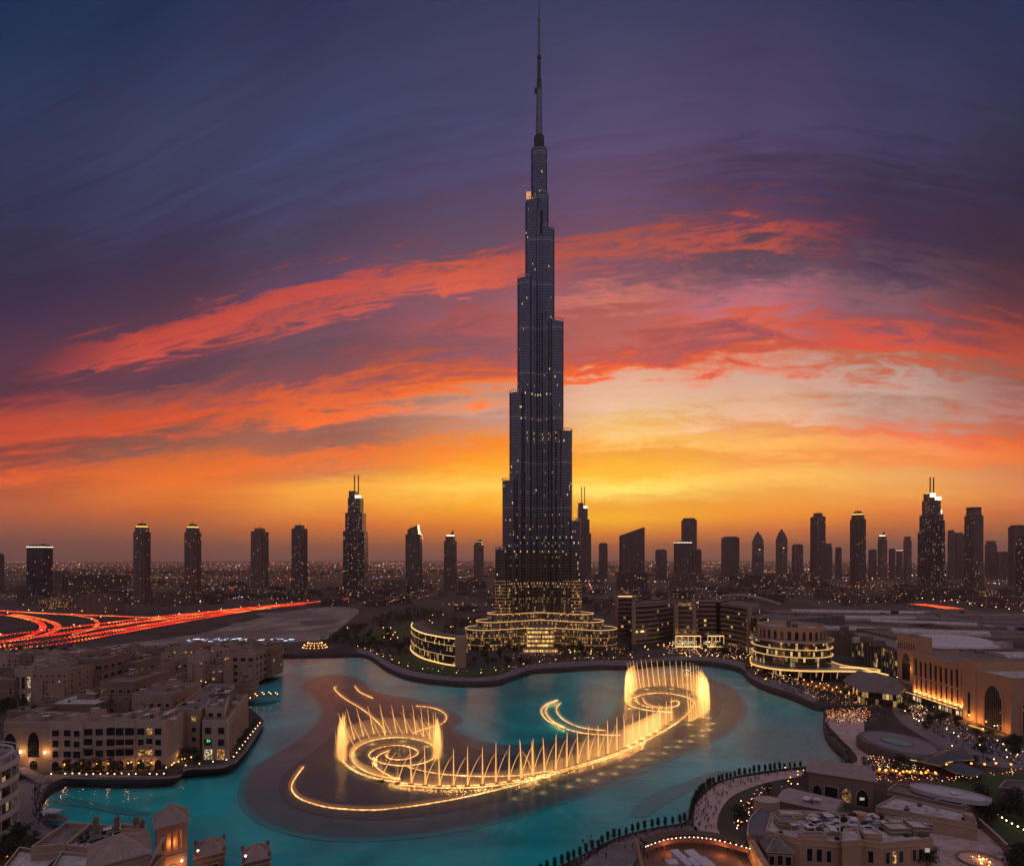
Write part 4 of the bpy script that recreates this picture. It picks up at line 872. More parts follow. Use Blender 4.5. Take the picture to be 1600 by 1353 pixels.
# ---------------------------------------------------------------- bridges and canal edge by the old town
def bridge(label, p0, p1, w_, z, arch_=2.0, lamps=True):
    a, b = Vector(p0), Vector(p1); T = thing('footbridge', label, 'bridge', (a.x, a.y, 0)); n = 14
    path = [a + (b - a) * k / n for k in range(n + 1)]; dk = MB(); side = (b - a).normalized(); side = Vector((-side.y, side.x))
    for k in range(n):
        z0_, z1_ = z + arch_ * math.sin(math.pi * k / n), z + arch_ * math.sin(math.pi * (k + 1) / n); p, q_ = path[k], path[k + 1]
        for s_, th in ((0, .6),):
            l0, r0, l1, r1 = p + side * w_ / 2, p - side * w_ / 2, q_ + side * w_ / 2, q_ - side * w_ / 2
            dk.face([(*r0, z0_), (*r1, z1_), (*l1, z1_), (*l0, z0_)]); dk.face([(*l0, z0_ - th), (*l1, z1_ - th), (*r1, z1_ - th), (*r0, z0_ - th)])
            dk.face([(*r0, z0_ - th), (*r1, z1_ - th), (*r1, z1_), (*r0, z0_)]); dk.face([(*l1, z1_ - th), (*l0, z0_ - th), (*l0, z0_), (*l1, z1_)])
    dk.build('deck', M['paving_dark'], T)
    for s_ in (-1, 1):
        rl = MB(); pts = [(path[k] + side * s_ * w_ / 2) for k in range(n + 1)]
        rl.tube([(p.x, p.y, z + arch_ * math.sin(math.pi * k / n) + 1.1) for k, p in enumerate(pts)], .08, 4)
        for k, p in enumerate(pts): rl.box(p.x - .06, p.y - .06, z + arch_ * math.sin(math.pi * k / n), p.x + .06, p.y + .06, z + arch_ * math.sin(math.pi * k / n) + 1.1)
        rl.build('railing', M['plaster_dark'], T)
        if lamps:
            for k in range(1, n, 3): p = pts[k]; lb = MB(); lb.ball((p.x, p.y, z + arch_ * math.sin(math.pi * k / n) + 1.3), .28); lb.build('lamp', M['lamp_warm'], T)
    return T
bridge('stone footbridge with small lamps crossing the canal mouth', g(386, 1093), g(424, 1086) + Vector((6, 0)), 6, .2)
bridge('grey footbridge arching over the road end by the gatehouse', g(2, 1200), g(72, 1224), 5, .4, 2.5, False)
# ================================================================ right shore: rotunda, mall, hotels
M['mall_wall'] = M['sandstone']
M['dark_glazing'] = facade('mall glazing', (.06, .05, .045), (.02, .018, .016), 5.0, 2.2, .1, .12, .22, .7, lc=(1, .6, .2), lc2=(1, .72, .3))
M['balcony_wall'] = facade('balcony block wall', (.24, .18, .15), (.02, .017, .015), 6.2, 3.4, .06, .40, .05, .9, lc=(1, .6, .2))
M['window_lattice'] = facade('arched lattice window', (.11, .085, .07), (.012, .012, .014), 1.8, 1.4, .16, .12, .03, .5)
def circ(cx, cyy, rx, ry=None, n=40, a0=0, rot=0.0):
    ry = ry or rx; o = []
    for k in range(n):
        a = a0 + 2 * math.pi * k / n; x, y = rx * math.cos(a), ry * math.sin(a); o.append(Vector((cx + x * math.cos(rot) - y * math.sin(rot), cyy + x * math.sin(rot) + y * math.cos(rot))))
    return o
# rotunda
RX, RY = 278, 542
T = thing('rotunda', 'round glass rotunda with beige arched drum and glowing rings at the lake edge', 'building', (RX, RY, 0))
b_ = MB(); b_.prism(circ(RX, RY, 35), 10, 33.5, 0, 1); b_.build('glass_drum', [M['dark_glazing'], M['roof']], T)
b_ = MB(); b_.prism(circ(RX, RY, 30), 0, 10, 0, 1); b_.build('ground_floor', [M['dark_glazing'], M['roof']], T)
for z, r, th, mt_ in ((33, 36.5, 1.5, 'metal_pale'), (26.5, 35.6, .6, 'led_soft'), (19.5, 35.8, .6, 'led_soft')):
    b_ = MB(); b_.strip(circ(RX, RY, r), 1.6, z, z + th, closed=True); b_.build('ring_ledge', M[mt_], T)
cp = smooth([(RX + x, RY + y) for x, y in ((-36, 10), (-44, -14), (-34, -36), (-10, -45), (20, -46), (48, -48), (60, -40), (40, -20), (38, 20), (0, 36), (-26, 28))], 5, True)
b_ = MB(); b_.prism(cp, 8.6, 9.8, 0, 0, True, True); b_.build('canopy', M['metal_pale'], T)
b_ = MB(); b_.strip(cp, .7, 9.0, 10.3, closed=True); b_.build('canopy_light', glow('canopy light', (1, .50, .13), 1.3), T)
for k in range(9):
    a = R(205 + k * 15); p = (RX + 41 * math.cos(a), RY + 42 * math.sin(a)); b_ = MB(); b_.tube([(p[0], p[1], 0), (p[0] + (k % 2) * 1.5, p[1], 8.6)], .28); b_.build('column', M['led_soft'] if k % 2 else M['white'], T)
b_ = MB(); b_.prism(circ(RX, RY, 30), 33.6, 46, 0, cap=False)
b_.strip(circ(RX, RY, 29.6), 1.6, 46, 47, 1, closed=True); I = circ(RX, RY, 28.8)
for i in range(40): j = (i + 1) % 40; b_.face([(*I[i], 46), (*I[j], 46), (*I[j], 43.5), (*I[i], 43.5)], 0)
b_.build('arched_drum', [M['sandstone'], M['plaster_pale']], T)
b_ = MB(); b_.face([(*p, 43.6) for p in circ(RX, RY, 28.9)]); b_.build('drum_roof', M['roof_pale'], T)
b_ = MB(); b_.prism(circ(RX, RY, 15, 14), 43.6, 44.6); b_.build('skylight', M['metal'], T)
for k in range(16):
    a = R(180 + k * 12); p = (RX + 30 * math.cos(a), RY + 30 * math.sin(a)); window(T, p, 35, a + math.pi / 2, 'round', 3.2, 8.2, 0, 'arch_opening')
b_ = MB(); b_.box(RX - 2, RY + 2, 43.6, RX + 1, RY + 5, 50); b_.box(RX + 3, RY, 43.6, RX + 7, RY + 4, 47); b_.build('roof_unit', M['roof'], T)
# glazed gallery with tall fins between rotunda and gate
A, B = Vector((390, 625)), Vector((362, 506)); dvv = Vector((60, -8))
T = thing('glazed_gallery', 'long dark glass gallery with tall pale fins between rotunda and gate tower', 'building', (A.x, A.y, 0))
b_ = MB(); b_.prism([A, B, B + dvv, A + dvv], 0, 23.5, 0, 1); b_.build('glass_wall', [M['dark_glazing'], M['roof_dark']], T)
b_ = MB(); b_.prism([A + Vector((-2, 0)), B + Vector((-2, 0)), B + dvv, A + dvv], 23.5, 27.5, 0, 0, True, True); b_.build('roof', mat('slate roof', (.17, .145, .155), .7), T)
b_ = MB(); b_.strip([A + Vector((-1.8, 0)), B + Vector((-1.8, 0))], .4, 27.5, 28.1); b_.build('roof_edge', M['metal_pale'], T)
for k in range(14):
    p = A + (B - A) * (k + .5) / 14; f_ = MB(); f_.prism(rect(p.x - .8, p.y, 1.5, .5, 0), 0, 23.5); f_.build('fin', M['metal_pale'], T)
# mall: gate tower, arcade wing, corner block
T = thing('mall', 'vast sandstone mall wing with uplit arcade wall, gate tower and huge arched windows', 'building', (318, 430, 0))
def face_x(x, y0, y1):                   # west-facing wall: seen from the lake its left end is the far one
    return Vector((x, y1)), Vector((x, y0))
def blk(poly, z0, z1, name='wall', m_=None, rf='roof_dark', para=1.0):
    P_ = ccw([Vector(q) for q in poly]); I = inset(P_, .6); b_ = MB(); b_.prism(P_, z0, z1 + para, 0, cap=False)
    for i in range(len(P_)):
        j = (i + 1) % len(P_); b_.face([(*P_[i], z1 + para), (*P_[j], z1 + para), (*I[j], z1 + para), (*I[i], z1 + para)], 1); b_.face([(*I[i], z1 + para), (*I[j], z1 + para), (*I[j], z1), (*I[i], z1)], 0)
    b_.build(name, [m_ or M['sandstone'], M['plaster_pale']], T); r_ = MB(); r_.face([(*q, z1) for q in I]); r_.build('roof', M[rf], T)
blk([(355, 479), (370, 479), (370, 501), (355, 501)], 0, 41.5, 'gate_tower')
a, b = face_x(355, 479, 501); win_grid(T, a, b, [.5], [3], 10, 24, 'arch', 0, 'gate_arch'); win_grid(T, a, b, 8, [30.5], 1.2, 5.5, 'rect', 0, 'slit')
blk([(318, 381), (352, 381), (352, 431), (318, 431)], 0, 36.8, 'arcade_wall', rf='roof')
blk([(316, 371), (360, 371), (360, 381), (316, 381)], 0, 41, 'corner_tower')
blk([(317, 345.5), (420, 345.5), (420, 371), (317, 371)], 0, 35.5, 'end_wall', rf='roof_pale')
blk([(352, 381), (520, 381), (520, 478), (352, 478)], 0, 30, 'wall', rf='roof_dark')
a, b = face_x(318, 381, 431)
xs = [(k + .75) / 10.2 for k in range(9)]
win_grid(T, a, b, xs, [20.5], 3.0, 11.5, 'rect', 0, 'tall_window'); 
for x in xs: p = a + (b - a) * x; window(T, (p.x - .02, p.y), 8.5, -math.pi / 2, 'rect', 1.6, 10.5, 0, 'slit_window')
for k in range(10):                      # piers and uplights between the slits
    x = (k + .28) / 10.2; p = a + (b - a) * x; pb = MB(); pb.box(p.x - .9, p.y - .9, 7.2, p.x, p.y + .9, 34); pb.build('pier', M['sandstone'], T)
    ub = MB(); ub.box(p.x - 2.0, p.y - 2.9, 7.7, p.x - 1.4, p.y - 2.1, 8.1); ub.build('uplight', M['lamp_warm'], T); plight(T, (p.x - 1.7, p.y - 2.5, 8.7), (1, .36, .07), 1500, .4)
cn = MB(); cn.box(312, 381, 5.6, 318, 431, 6.6); cn.build('canopy', M['metal'], T); cn = MB(); cn.box(311.6, 381, 6.6, 312, 431, 6.95); cn.build('canopy_light', M['led_soft'], T)
sf = MB(); sf.box(317.3, 381, .2, 317.9, 431, 5.5); sf.build('shop_front', facade('shop fronts', (.06, .05, .04), (.03, .02, .02), 5.4, 3.2, .2, .1, .9, .9, lc=(1, .6, .25)), T)
for k in range(11): p = 382 + k * 4.8; c_ = MB(); c_.tube([(312.6, p, 0), (312.6, p, 5.6)], .25); c_.build('column', M['white'], T)
a, b = face_x(316, 371, 381); win_grid(T, a, b, [.5], [3], 2.4, 17, 'rect', 0, 'slit_window'); plight(T, (312.5, 374, 3), (1, .42, .10), 1500); plight(T, (312.5, 380, 3), (1, .42, .10), 900)
a, b = face_x(317, 345.5, 371); 
def big_arch(p, z, ang, w_, h):
    b_ = MB(); O = arch_pts(w_, h, True, 10); b_.face([(x, -.12, zz) for x, zz in O], 0, [(x, zz) for x, zz in O]); n = len(O); k = 1 + 2.0 / w_
    Q = [(x * k, zz + (1.2 if zz > h * .5 else 0)) for x, zz in O]
    for i in range(1, n): j = (i + 1) % n; b_.face([(O[i][0], -.6, O[i][1]), (Q[i][0], -.6, Q[i][1]), (Q[j][0], -.6, Q[j][1]), (O[j][0], -.6, O[j][1])], 1); b_.face([(O[i][0], -.12, O[i][1]), (O[i][0], -.6, O[i][1]), (O[j][0], -.6, O[j][1]), (O[j][0], -.12, O[j][1])], 1); b_.face([(Q[i][0], -.6, Q[i][1]), (Q[i][0], 0, Q[i][1]), (Q[j][0], 0, Q[j][1]), (Q[j][0], -.6, Q[j][1])], 1)
    o = bpy.data.objects.new('arched_window', b_.mesh('arched_window', [M['window_lattice'], M['sandstone']])); C.objects.link(o); attach(o, T, (p[0], p[1], z)); o.rotation_euler = (0, 0, ang)
big_arch((317, 358), .5, -math.pi / 2, 13, 28); big_arch((331, 345.5), .5, 0, 14, 28); big_arch((352, 345.5), .5, 0, 14, 28); big_arch((373, 345.5), .5, 0, 14, 28)
plight(T, (313, 368.5, 2), (1, .42, .10), 1300); plight(T, (313, 348, 2), (1, .42, .10), 1100); plight(T, (350.5, 484, 14), (1, .42, .10), 1400)
ub = MB(); ub.box(307, 352, 0, 309, 366, .5); ub.build('light_strip', glow('orange floor light', (1, .45, .08), .9), T); plight(T, (308, 359, 2.5), (1, .42, .10), 500)
# the roofscape behind
roofs = [((395, 505), (640, 505), (640, 560), (398, 560), 27, 'roof'), ((400, 562), (700, 562), (700, 640), (405, 640), 29, 'roof_dark'), ((300, 640), (520, 640), (520, 720), (300, 720), 26, 'roof'),
         ((522, 642), (820, 642), (820, 730), (522, 730), 30, 'roof_dark'), ((330, 724), (640, 724), (640, 820), (330, 820), 28, 'roof'), ((645, 735), (900, 735), (900, 850), (645, 850), 27, 'roof'), ((420, 824), (780, 824), (780, 930), (420, 930), 25, 'roof_dark'), ((522, 440), (660, 440), (660, 503), (522, 503), 26, 'roof_dark')]
for a_, b2, c2, d2, z, rf in roofs: blk([a_, b2, c2, d2], 0, z, 'roof_hall', M['plaster_dark'], rf, 1.5)
def vault(cx, cyy, lx, ly, z, h, m_, rot=0.0, name='vaulted_roof'):
    b_ = MB(); n = 9
    for k in range(n):
        a0, a1 = math.pi * k / n, math.pi * (k + 1) / n
        q = [(-lx / 2, -ly / 2 * math.cos(a0), h * math.sin(a0)), (lx / 2, -ly / 2 * math.cos(a0), h * math.sin(a0)), (lx / 2, -ly / 2 * math.cos(a1), h * math.sin(a1)), (-lx / 2, -ly / 2 * math.cos(a1), h * math.sin(a1))]
        b_.face([(cx + x * math.cos(rot) - y * math.sin(rot), cyy + x * math.sin(rot) + y * math.cos(rot), z + zz) for x, y, zz in q])
    for s_ in (-1, 1): b_.face([(cx + s_ * lx / 2 * math.cos(rot) - y * math.sin(rot), cyy + s_ * lx / 2 * math.sin(rot) + y * math.cos(rot), z + zz) for y, zz in [(-ly / 2 * math.cos(math.pi * k / n), h * math.sin(math.pi * k / n)) for k in range(n + 1)]])
    b_.build(name, M[m_], T)
b_ = MB(); b_.dome(432, 540, 27.2, 46, 34, 9, 28, 6); b_.build('domed_roof', mat('pale metal roof', (.55, .47, .48), .6, .1), T)
for a_ in ((470, 600, 90, 16, 29, 5, 'roof_pale', -.3), (380, 672, 120, 12, 26, 4, 'roof_pale', -.35), (520, 690, 110, 10, 30, 3.5, 'roof_pale', -.4), (610, 690, 110, 10, 30, 3.5, 'roof', -.4), (455, 770, 210, 12, 28, 4, 'roof_pale', -.12), (700, 790, 150, 14, 27, 4, 'roof', -.1), (560, 880, 200, 16, 25, 4, 'roof_pale', -.2), (560, 600, 120, 8, 29, 3, 'roof', -.3), (590, 530, 80, 14, 27, 4, 'roof_pale', -.1), (430, 460, 40, 20, 30, 3, 'roof_pale', 0), (400, 362, 34, 12, 35.5, 3, 'white', 0)): vault(*a_)
random.seed(21)
for k in range(46):
    x, y = random.uniform(340, 720), random.uniform(390, 900)
    if x > y * .98 or x < y * .55 or (y < 500 and x > 515): continue
    u_ = MB(); z = 30 if y < 730 else 28; u_.prism(rect(x, y, random.uniform(3, 12), random.uniform(2, 6), random.uniform(-.3, .3)), z - 4, z + random.uniform(1, 3.5)); u_.build('roof_unit', M[random.choice(['metal', 'roof_pale', 'roof', 'roof_dark'])], T)
# hotels beyond the lake
def poly_bld(label, front, depth, z, m_, roof='roof_dark', name='hotel_block'):
    a, b = Vector(front[0]), Vector(front[-1]); back = [Vector(p) + Vector((p[0] * .12, depth)) for p in reversed(front)]
    T = thing(name, label, 'building', (a.x, a.y, 0)); P = [Vector(p) for p in front] + back
    b_ = MB(); b_.prism(P, 0, z, 0, 1); b_.build('wall', [M[m_], M[roof]], T)
    nf = int(z / 6.2)
    for k in range(1, nf + 1): s_ = MB(); s_.strip(front, 2.2, k * 6.2 - .5, k * 6.2, off=-.9); s_.build('balcony_slab', M['plaster'], T)
    for p, q_ in ((front[0], 0), (front[-1], 1)): e_ = MB(); e_.prism(rect(p[0], p[1], 4.5, 6), 0, z + 1.4); e_.build('end_pier', M['plaster'], T)
    return T
poly_bld('dark curved hotel wing with stacked balcony lines, right of the tallest tower', [(xa(990, 712), 712), (xa(1012, 722), 722), (xa(1034, 742), 742), (xa(1053, 770), 770)], 40, 53, 'balcony_wall')
T2 = poly_bld('narrow dark block with glowing roof bar behind the curved hotel wing', [(xa(963, 770), 770), (xa(990, 772), 772)], 50, 58, 'balcony_wall'); s_ = MB(); x0 = xa(965, 770); s_.box(x0, 771, 58.2, x0 + 26, 772, 59.4); s_.build('roof_light', M['led'], T2)
T2 = poly_bld('square hotel block with yellow lit attic above the bright entrance canopy', [(xa(1056, 715), 715), (xa(1084, 712), 712)], 40, 50, 'balcony_wall')
s_ = MB(); s_.box(xa(1061, 716), 716, 51.5, xa(1082, 716), 722, 54); s_.build('attic_light', M['gold_glass'], T2)
T2 = poly_bld('recessed middle hotel block between the two curved wings', [(xa(1084, 735), 735), (xa(1122, 735), 735)], 40, 54, 'balcony_wall')
T2 = poly_bld('curved hotel wing under a white arched roof rib', [(xa(1122, 735), 735), (xa(1140, 720), 720), (xa(1157, 700), 700), (xa(1171, 676), 676)], 50, 52, 'balcony_wall')
ar = MB(); pts = []
for k in range(15): t_ = k / 14; pts.append((xa(1118, 740) + 75 * t_, 745 - 35 * t_, 53 + 11 * math.sin(math.pi * (.18 + t_ * .82))))
ar.tube(pts, .8, 5); ar.tube([(x, y + 6, z - 1.5) for x, y, z in pts], .6, 5); ar.build('roof_rib', M['white'], T2)
# lit entrance canopy with columns
T = thing('entrance_canopy', 'brightly lit canopy on slim columns before the square hotel block', 'canopy', (xa(1075, 690), 690, 0))
for x0, x1 in ((1055, 1094), (1105, 1130)):
    X0_, X1_ = xa(x0, 690), xa(x1, 690); b_ = MB(); b_.box(X0_, 688, 14, X1_, 702, 15.4); b_.build('roof', M['roof'], T)
    b_ = MB(); b_.box(X0_, 687.6, 14, X1_, 688, 15); b_.build('roof_light', M['led'], T); b_ = MB(); b_.box(X0_, 703, .5, X1_, 703.5, 6); b_.build('lit_lobby', M['lit_white'], T)
    b_ = MB(); b_.box(X0_, 687.2, .6, X1_, 687.6, 1.8); b_.build('step_light', M['led'], T)
    for k in range(5): p = X0_ + (X1_ - X0_) * k / 4; b_ = MB(); b_.tube([(p, 688, 0), (p, 688, 14)], .45); b_.build('column', M['led_soft'], T)
plight(T, (xa(1075, 690), 694, 9), (1, .6, .25), 9000, 2)
# glass round tower beside the rotunda
x, y = xa(1193, 610), 618
T = thing('glass_turret', 'small round glass turret with a lit ring, left of the rotunda', 'building', (x, y, 0))
b_ = MB(); b_.prism(circ(x, y, 10.5, n=24), 0, 46, 0, 1); b_.build('wall', [M['dark_glazing'], M['roof_dark']], T)
for z in (22, 6): b_ = MB(); b_.strip(circ(x, y, 11.2, n=24), .6, z, z + .7, closed=True); b_.build('ring_light', M['led_soft'], T)
b_ = MB(); b_.prism(circ(x + 5, y, 6, n=16), 20, 45.5); b_.build('lit_stair', M['gold_glass'], T)
P = [(xa(1176, 640), 640), (xa(1215, 640), 640), (xa(1320, 700), 700), (xa(1180, 740), 740)]
bld('low dark blue roofed hall behind the glass turret', P, 38, 'roof_dark', roof='roof_dark', name='hall', units=8)
# crescent building at the left foot of the tallest tower
cp = [g(x, y) for x, y in ((645, 1008), (643, 1016), (650, 1024), (663, 1031), (680, 1036), (697, 1040), (712, 1042))]
cp = smooth(cp, 4); out = [Vector(p) for p in cp]; inn = [p + Vector((10, 26)) for p in reversed(out)]; zc = zt(985, 600) - 4
T = thing('crescent_building', 'curved glass office building with a lit roof rim at the foot of the tallest tower', 'building', (*out[0], 0))
b_ = MB(); b_.prism(out + inn, 0, zc, 0, 1); b_.build('wall', [M['dark_glazing'], M['roof_dark']], T)
b_ = MB(); b_.strip(out, .8, zc, zc + 1.0, off=-.3); b_.build('rim_light', M['led'], T); b_ = MB(); b_.strip(out, .8, 1.4, 2.4, off=-1.2); b_.build('base_light', M['led'], T)
for k in range(1, 8): b_ = MB(); b_.strip(out, .5, k * zc / 8, k * zc / 8 + .35, off=-.3); b_.build('floor_edge', M['metal'] if k % 3 else M['led_soft'], T)
p = out[-1]; b_ = MB(); b_.prism(rect(p.x + 5, p.y + 3, 11, 9), 0, zc + 2.5); b_.build('end_wall', M['plaster'], T)
# low glass store and oval pavilion on the waterfront
T = thing('glass_store', 'low angular glass store with a glowing roof line beside the parasol terrace', 'building', (*g(1330, 1075), 0))
P = [g(1316, 1082), g(1345, 1100), g(1400, 1106), g(1412, 1096), g(1395, 1078), g(1340, 1066)]
b_ = MB(); b_.prism(P, 0, 10, 0, 1); b_.build('wall', [M['dark_glazing'], M['roof_dark']], T)
b_ = MB(); b_.prism([p + (p - P[0]) * .04 for p in P], 10, 10.8, 0, 0, True, True); b_.build('roof', M['roof'], T)
b_ = MB(); b_.strip([g(1312, 1062), g(1345, 1064), g(1388, 1076)], .8, 11.5, 12.3); b_.build('roof_light', M['led'], T)
OX, OY = 224, 312
T = thing('oval_pavilion', 'flat oval pavilion with a glazed oval skylight, in the middle of the lakeside plaza', 'pavilion', (OX, OY, 0))
b_ = MB(); b_.prism(circ(OX, OY, 20, 25, 48, rot=.2), 0, 4.5, 0, 0); b_.build('wall', mat('brown cladding', (.10, .07, .06), .7), T)
b_ = MB(); b_.prism(circ(OX, OY, 19, 24, 48, rot=.2), 4.5, 6.0, 0, 0); b_.build('roof_rim', M['roof_dark'], T)
b_ = MB(); b_.prism(circ(OX - 1.5, OY + 1, 15, 19.5, 48, rot=.2), 6.0, 6.4, 0, 0); b_.build('roof', mat('mauve roof', (.19, .16, .18), .8, var=.15), T)
b_ = MB(); b_.strip(circ(OX - 2, OY + 2, 6, 8, 32, rot=.5), .8, 6.4, 6.9, closed=True); b_.build('skylight_frame', M['plaster_dark'], T)
b_ = MB(); b_.face([(*p, 6.7) for p in circ(OX - 2, OY + 2, 5.6, 7.6, 32, rot=.5)]); b_.build('skylight', glow('pale green skylight', (.14, .20, .19), .32), T)
b_ = MB(); b_.strip(circ(OX, OY, 20.3, 25.3, 48, rot=.2)[30:44], .3, 4.2, 4.6); b_.build('rim_light', M['led_soft'], T)
for k, (pts, z) in enumerate((([(1442, 1190), (1468, 1172), (1505, 1165), (1522, 1186), (1480, 1188), (1470, 1196)], 6), ([(1470, 1196), (1500, 1190), (1535, 1206), (1520, 1212), (1490, 1206)], 4))):
    q = [g(x, y, z) for x, y in pts]; T = thing('folded_roof', ['large dark folded roof beside the oval pavilion', 'smaller dark folded roof stepping down toward the lawn'][k], 'canopy', (*q[0], 0)); c_ = sum(q, Vector((0, 0))) / len(q)
    b_ = MB()
    for i in range(len(q)): b_.face([(*q[i], z), (*q[(i + 1) % len(q)], z), (*c_, z + 3)])
    b_.build('roof', mat('dark slate', (.07, .07, .075), .6), T); b_ = MB(); b_.strip(q, .3, z - .5, z, closed=True); b_.build('roof_edge', M['metal_pale'], T)
    for p in q: b_ = MB(); pp = p + (c_ - p) * .1; b_.tube([(*pp, 0), (*pp, z)], .2); b_.build('post', M['metal'], T)
sg = MB(); a = g(1372, 1183); b = g(1402, 1187); sg.obox(a, b, .4, 2.5, 6.0); T = thing('blue_screen', 'bright blue screen sign below the oval pavilion', 'sign', (*a, 0)); sg.build('screen', glow('blue screen', (.02, .08, .8), .7), T)
for p in (a, b): sg = MB(); sg.box(p.x - .15, p.y + .1, 0, p.x + .15, p.y + .4, 6.1); sg.build('post', M['metal'], T)
# ================================================================ the dancing fountain: lit nozzle rails on the water and golden jets
def cp3(pts, k=.275, ox=420, oy=1000): return [(ox + x * k, oy + y * k) for x, y in pts]
def cp4(pts): return cp3(pts, .261, 800, 1000)
jet_m = bpy.data.materials.new('self-glowing water jet'); jet_m.use_nodes = True; t = NT(jet_m.node_tree); t.n.clear()
e = t.new('ShaderNodeEmission'); e.inputs[0].default_value = (1, .44, .12, 1); e.inputs[1].default_value = 1.5  # the water itself emits, in place of lamp light carried in it
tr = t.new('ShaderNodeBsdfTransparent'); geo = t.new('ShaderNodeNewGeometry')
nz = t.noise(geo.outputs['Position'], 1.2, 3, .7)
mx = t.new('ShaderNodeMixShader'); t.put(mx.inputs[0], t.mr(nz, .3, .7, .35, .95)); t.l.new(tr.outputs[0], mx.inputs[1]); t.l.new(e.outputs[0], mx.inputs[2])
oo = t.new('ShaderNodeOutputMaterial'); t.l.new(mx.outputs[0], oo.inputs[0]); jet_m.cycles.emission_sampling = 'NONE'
spray_m = bpy.data.materials.new('self-glowing spray'); spray_m.use_nodes = True; t = NT(spray_m.node_tree); t.n.clear()
e = t.new('ShaderNodeEmission'); e.inputs[0].default_value = (1, .44, .12, 1); e.inputs[1].default_value = .9  # strands glow by emission instead of catching the lamps' light
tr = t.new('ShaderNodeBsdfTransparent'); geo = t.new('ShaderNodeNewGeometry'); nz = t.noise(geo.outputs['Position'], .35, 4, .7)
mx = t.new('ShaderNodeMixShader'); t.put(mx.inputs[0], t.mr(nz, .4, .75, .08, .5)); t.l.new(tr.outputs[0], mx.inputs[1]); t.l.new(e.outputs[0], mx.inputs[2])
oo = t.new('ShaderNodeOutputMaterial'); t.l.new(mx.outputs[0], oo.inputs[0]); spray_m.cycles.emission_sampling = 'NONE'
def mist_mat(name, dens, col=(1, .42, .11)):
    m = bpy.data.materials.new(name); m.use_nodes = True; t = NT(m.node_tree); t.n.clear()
    e = t.new('ShaderNodeEmission'); e.inputs[0].default_value = (*col, 1); e.inputs[1].default_value = dens  # emission only: lamp light scattered in the mist is put in as glow
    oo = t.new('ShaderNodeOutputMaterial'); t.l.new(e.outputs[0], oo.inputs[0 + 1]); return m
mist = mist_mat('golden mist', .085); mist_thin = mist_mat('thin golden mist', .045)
mist_bloom = mist_mat('low spray bloom', .04, (1, .36, .08))  # glowing strip of low spray added as bloom round the light rails
rail_m = bpy.data.materials.new('fountain lights'); rail_m.use_nodes = True; t = NT(rail_m.node_tree); t.n.clear()
e = t.new('ShaderNodeEmission'); geo = t.new('ShaderNodeNewGeometry'); nz = t.noise(geo.outputs['Position'], .55, 3, .8); nz2 = t.noise(geo.outputs['Position'], .05, 2, .5)
t.put(e.inputs[0], t.mix(nz2, (1, .34, .07), (1, .62, .24))); t.put(e.inputs[1], t.m('MULTIPLY', t.mr(nz, .36, .64, .35, 2.6), t.mr(nz2, .3, .7, .7, 1.4)))
oo = t.new('ShaderNodeOutputMaterial'); t.l.new(e.outputs[0], oo.inputs[0]); rail_core = rail_m
foot_m = M['metal']
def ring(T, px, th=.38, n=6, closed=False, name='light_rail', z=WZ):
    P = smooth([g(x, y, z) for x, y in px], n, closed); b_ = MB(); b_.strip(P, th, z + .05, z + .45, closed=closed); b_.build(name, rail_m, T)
    b_ = MB(); b_.strip(P, th + 2.6, z + .5, z + 1.9, closed=closed); o = b_.build('spray_bloom', mist_bloom, T); o['kind'] = 'stuff'; return P
def along(P, n, a=0.0, b=1.0):
    L = [0]; 
    for i in range(1, len(P)): L.append(L[-1] + (P[i] - P[i - 1]).length)
    out = []
    for k in range(n):
        s_ = (a + (b - a) * (k / max(1, n - 1))) * L[-1]; i = max(j for j in range(len(P)) if L[j] <= s_ + 1e-6); i = min(i, len(P) - 2)
        out.append(P[i] + (P[i + 1] - P[i]) * ((s_ - L[i]) / max(1e-6, L[i + 1] - L[i])))
    return out
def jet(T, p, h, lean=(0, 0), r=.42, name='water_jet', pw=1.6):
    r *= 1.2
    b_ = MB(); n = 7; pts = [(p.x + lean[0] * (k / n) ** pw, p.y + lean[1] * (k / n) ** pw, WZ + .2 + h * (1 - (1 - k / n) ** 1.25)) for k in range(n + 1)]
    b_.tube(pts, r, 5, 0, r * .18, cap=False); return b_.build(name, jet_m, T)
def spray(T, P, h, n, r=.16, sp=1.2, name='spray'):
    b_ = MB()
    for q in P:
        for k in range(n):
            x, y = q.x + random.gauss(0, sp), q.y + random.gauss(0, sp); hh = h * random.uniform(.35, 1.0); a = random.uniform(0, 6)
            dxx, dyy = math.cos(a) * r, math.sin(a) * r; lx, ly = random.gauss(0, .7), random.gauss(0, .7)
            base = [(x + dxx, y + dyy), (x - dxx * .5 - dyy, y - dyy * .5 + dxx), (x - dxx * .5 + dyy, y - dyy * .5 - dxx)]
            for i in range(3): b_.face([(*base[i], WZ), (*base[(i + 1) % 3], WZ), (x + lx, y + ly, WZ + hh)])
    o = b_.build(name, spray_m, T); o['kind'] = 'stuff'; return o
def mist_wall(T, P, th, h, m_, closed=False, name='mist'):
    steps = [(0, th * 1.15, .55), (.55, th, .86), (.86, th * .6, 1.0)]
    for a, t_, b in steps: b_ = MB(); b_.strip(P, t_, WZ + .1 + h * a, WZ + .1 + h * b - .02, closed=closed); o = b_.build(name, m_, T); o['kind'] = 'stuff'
random.seed(5)
T = thing('ring_fountain', 'left ring fountain of golden jets around a lit spiral, on the grey basin', 'fountain', (*g(618, 1172, WZ), WZ), 'dancing fountain pieces')
o1 = cp3([(410, 650), (430, 700), (500, 750), (600, 785), (740, 810)])
A_ = cp3([(960, 640), (930, 600), (880, 576), (800, 559), (720, 554), (640, 561), (560, 580), (500, 612), (474, 650), (480, 690), (520, 728), (600, 765), (740, 795)])
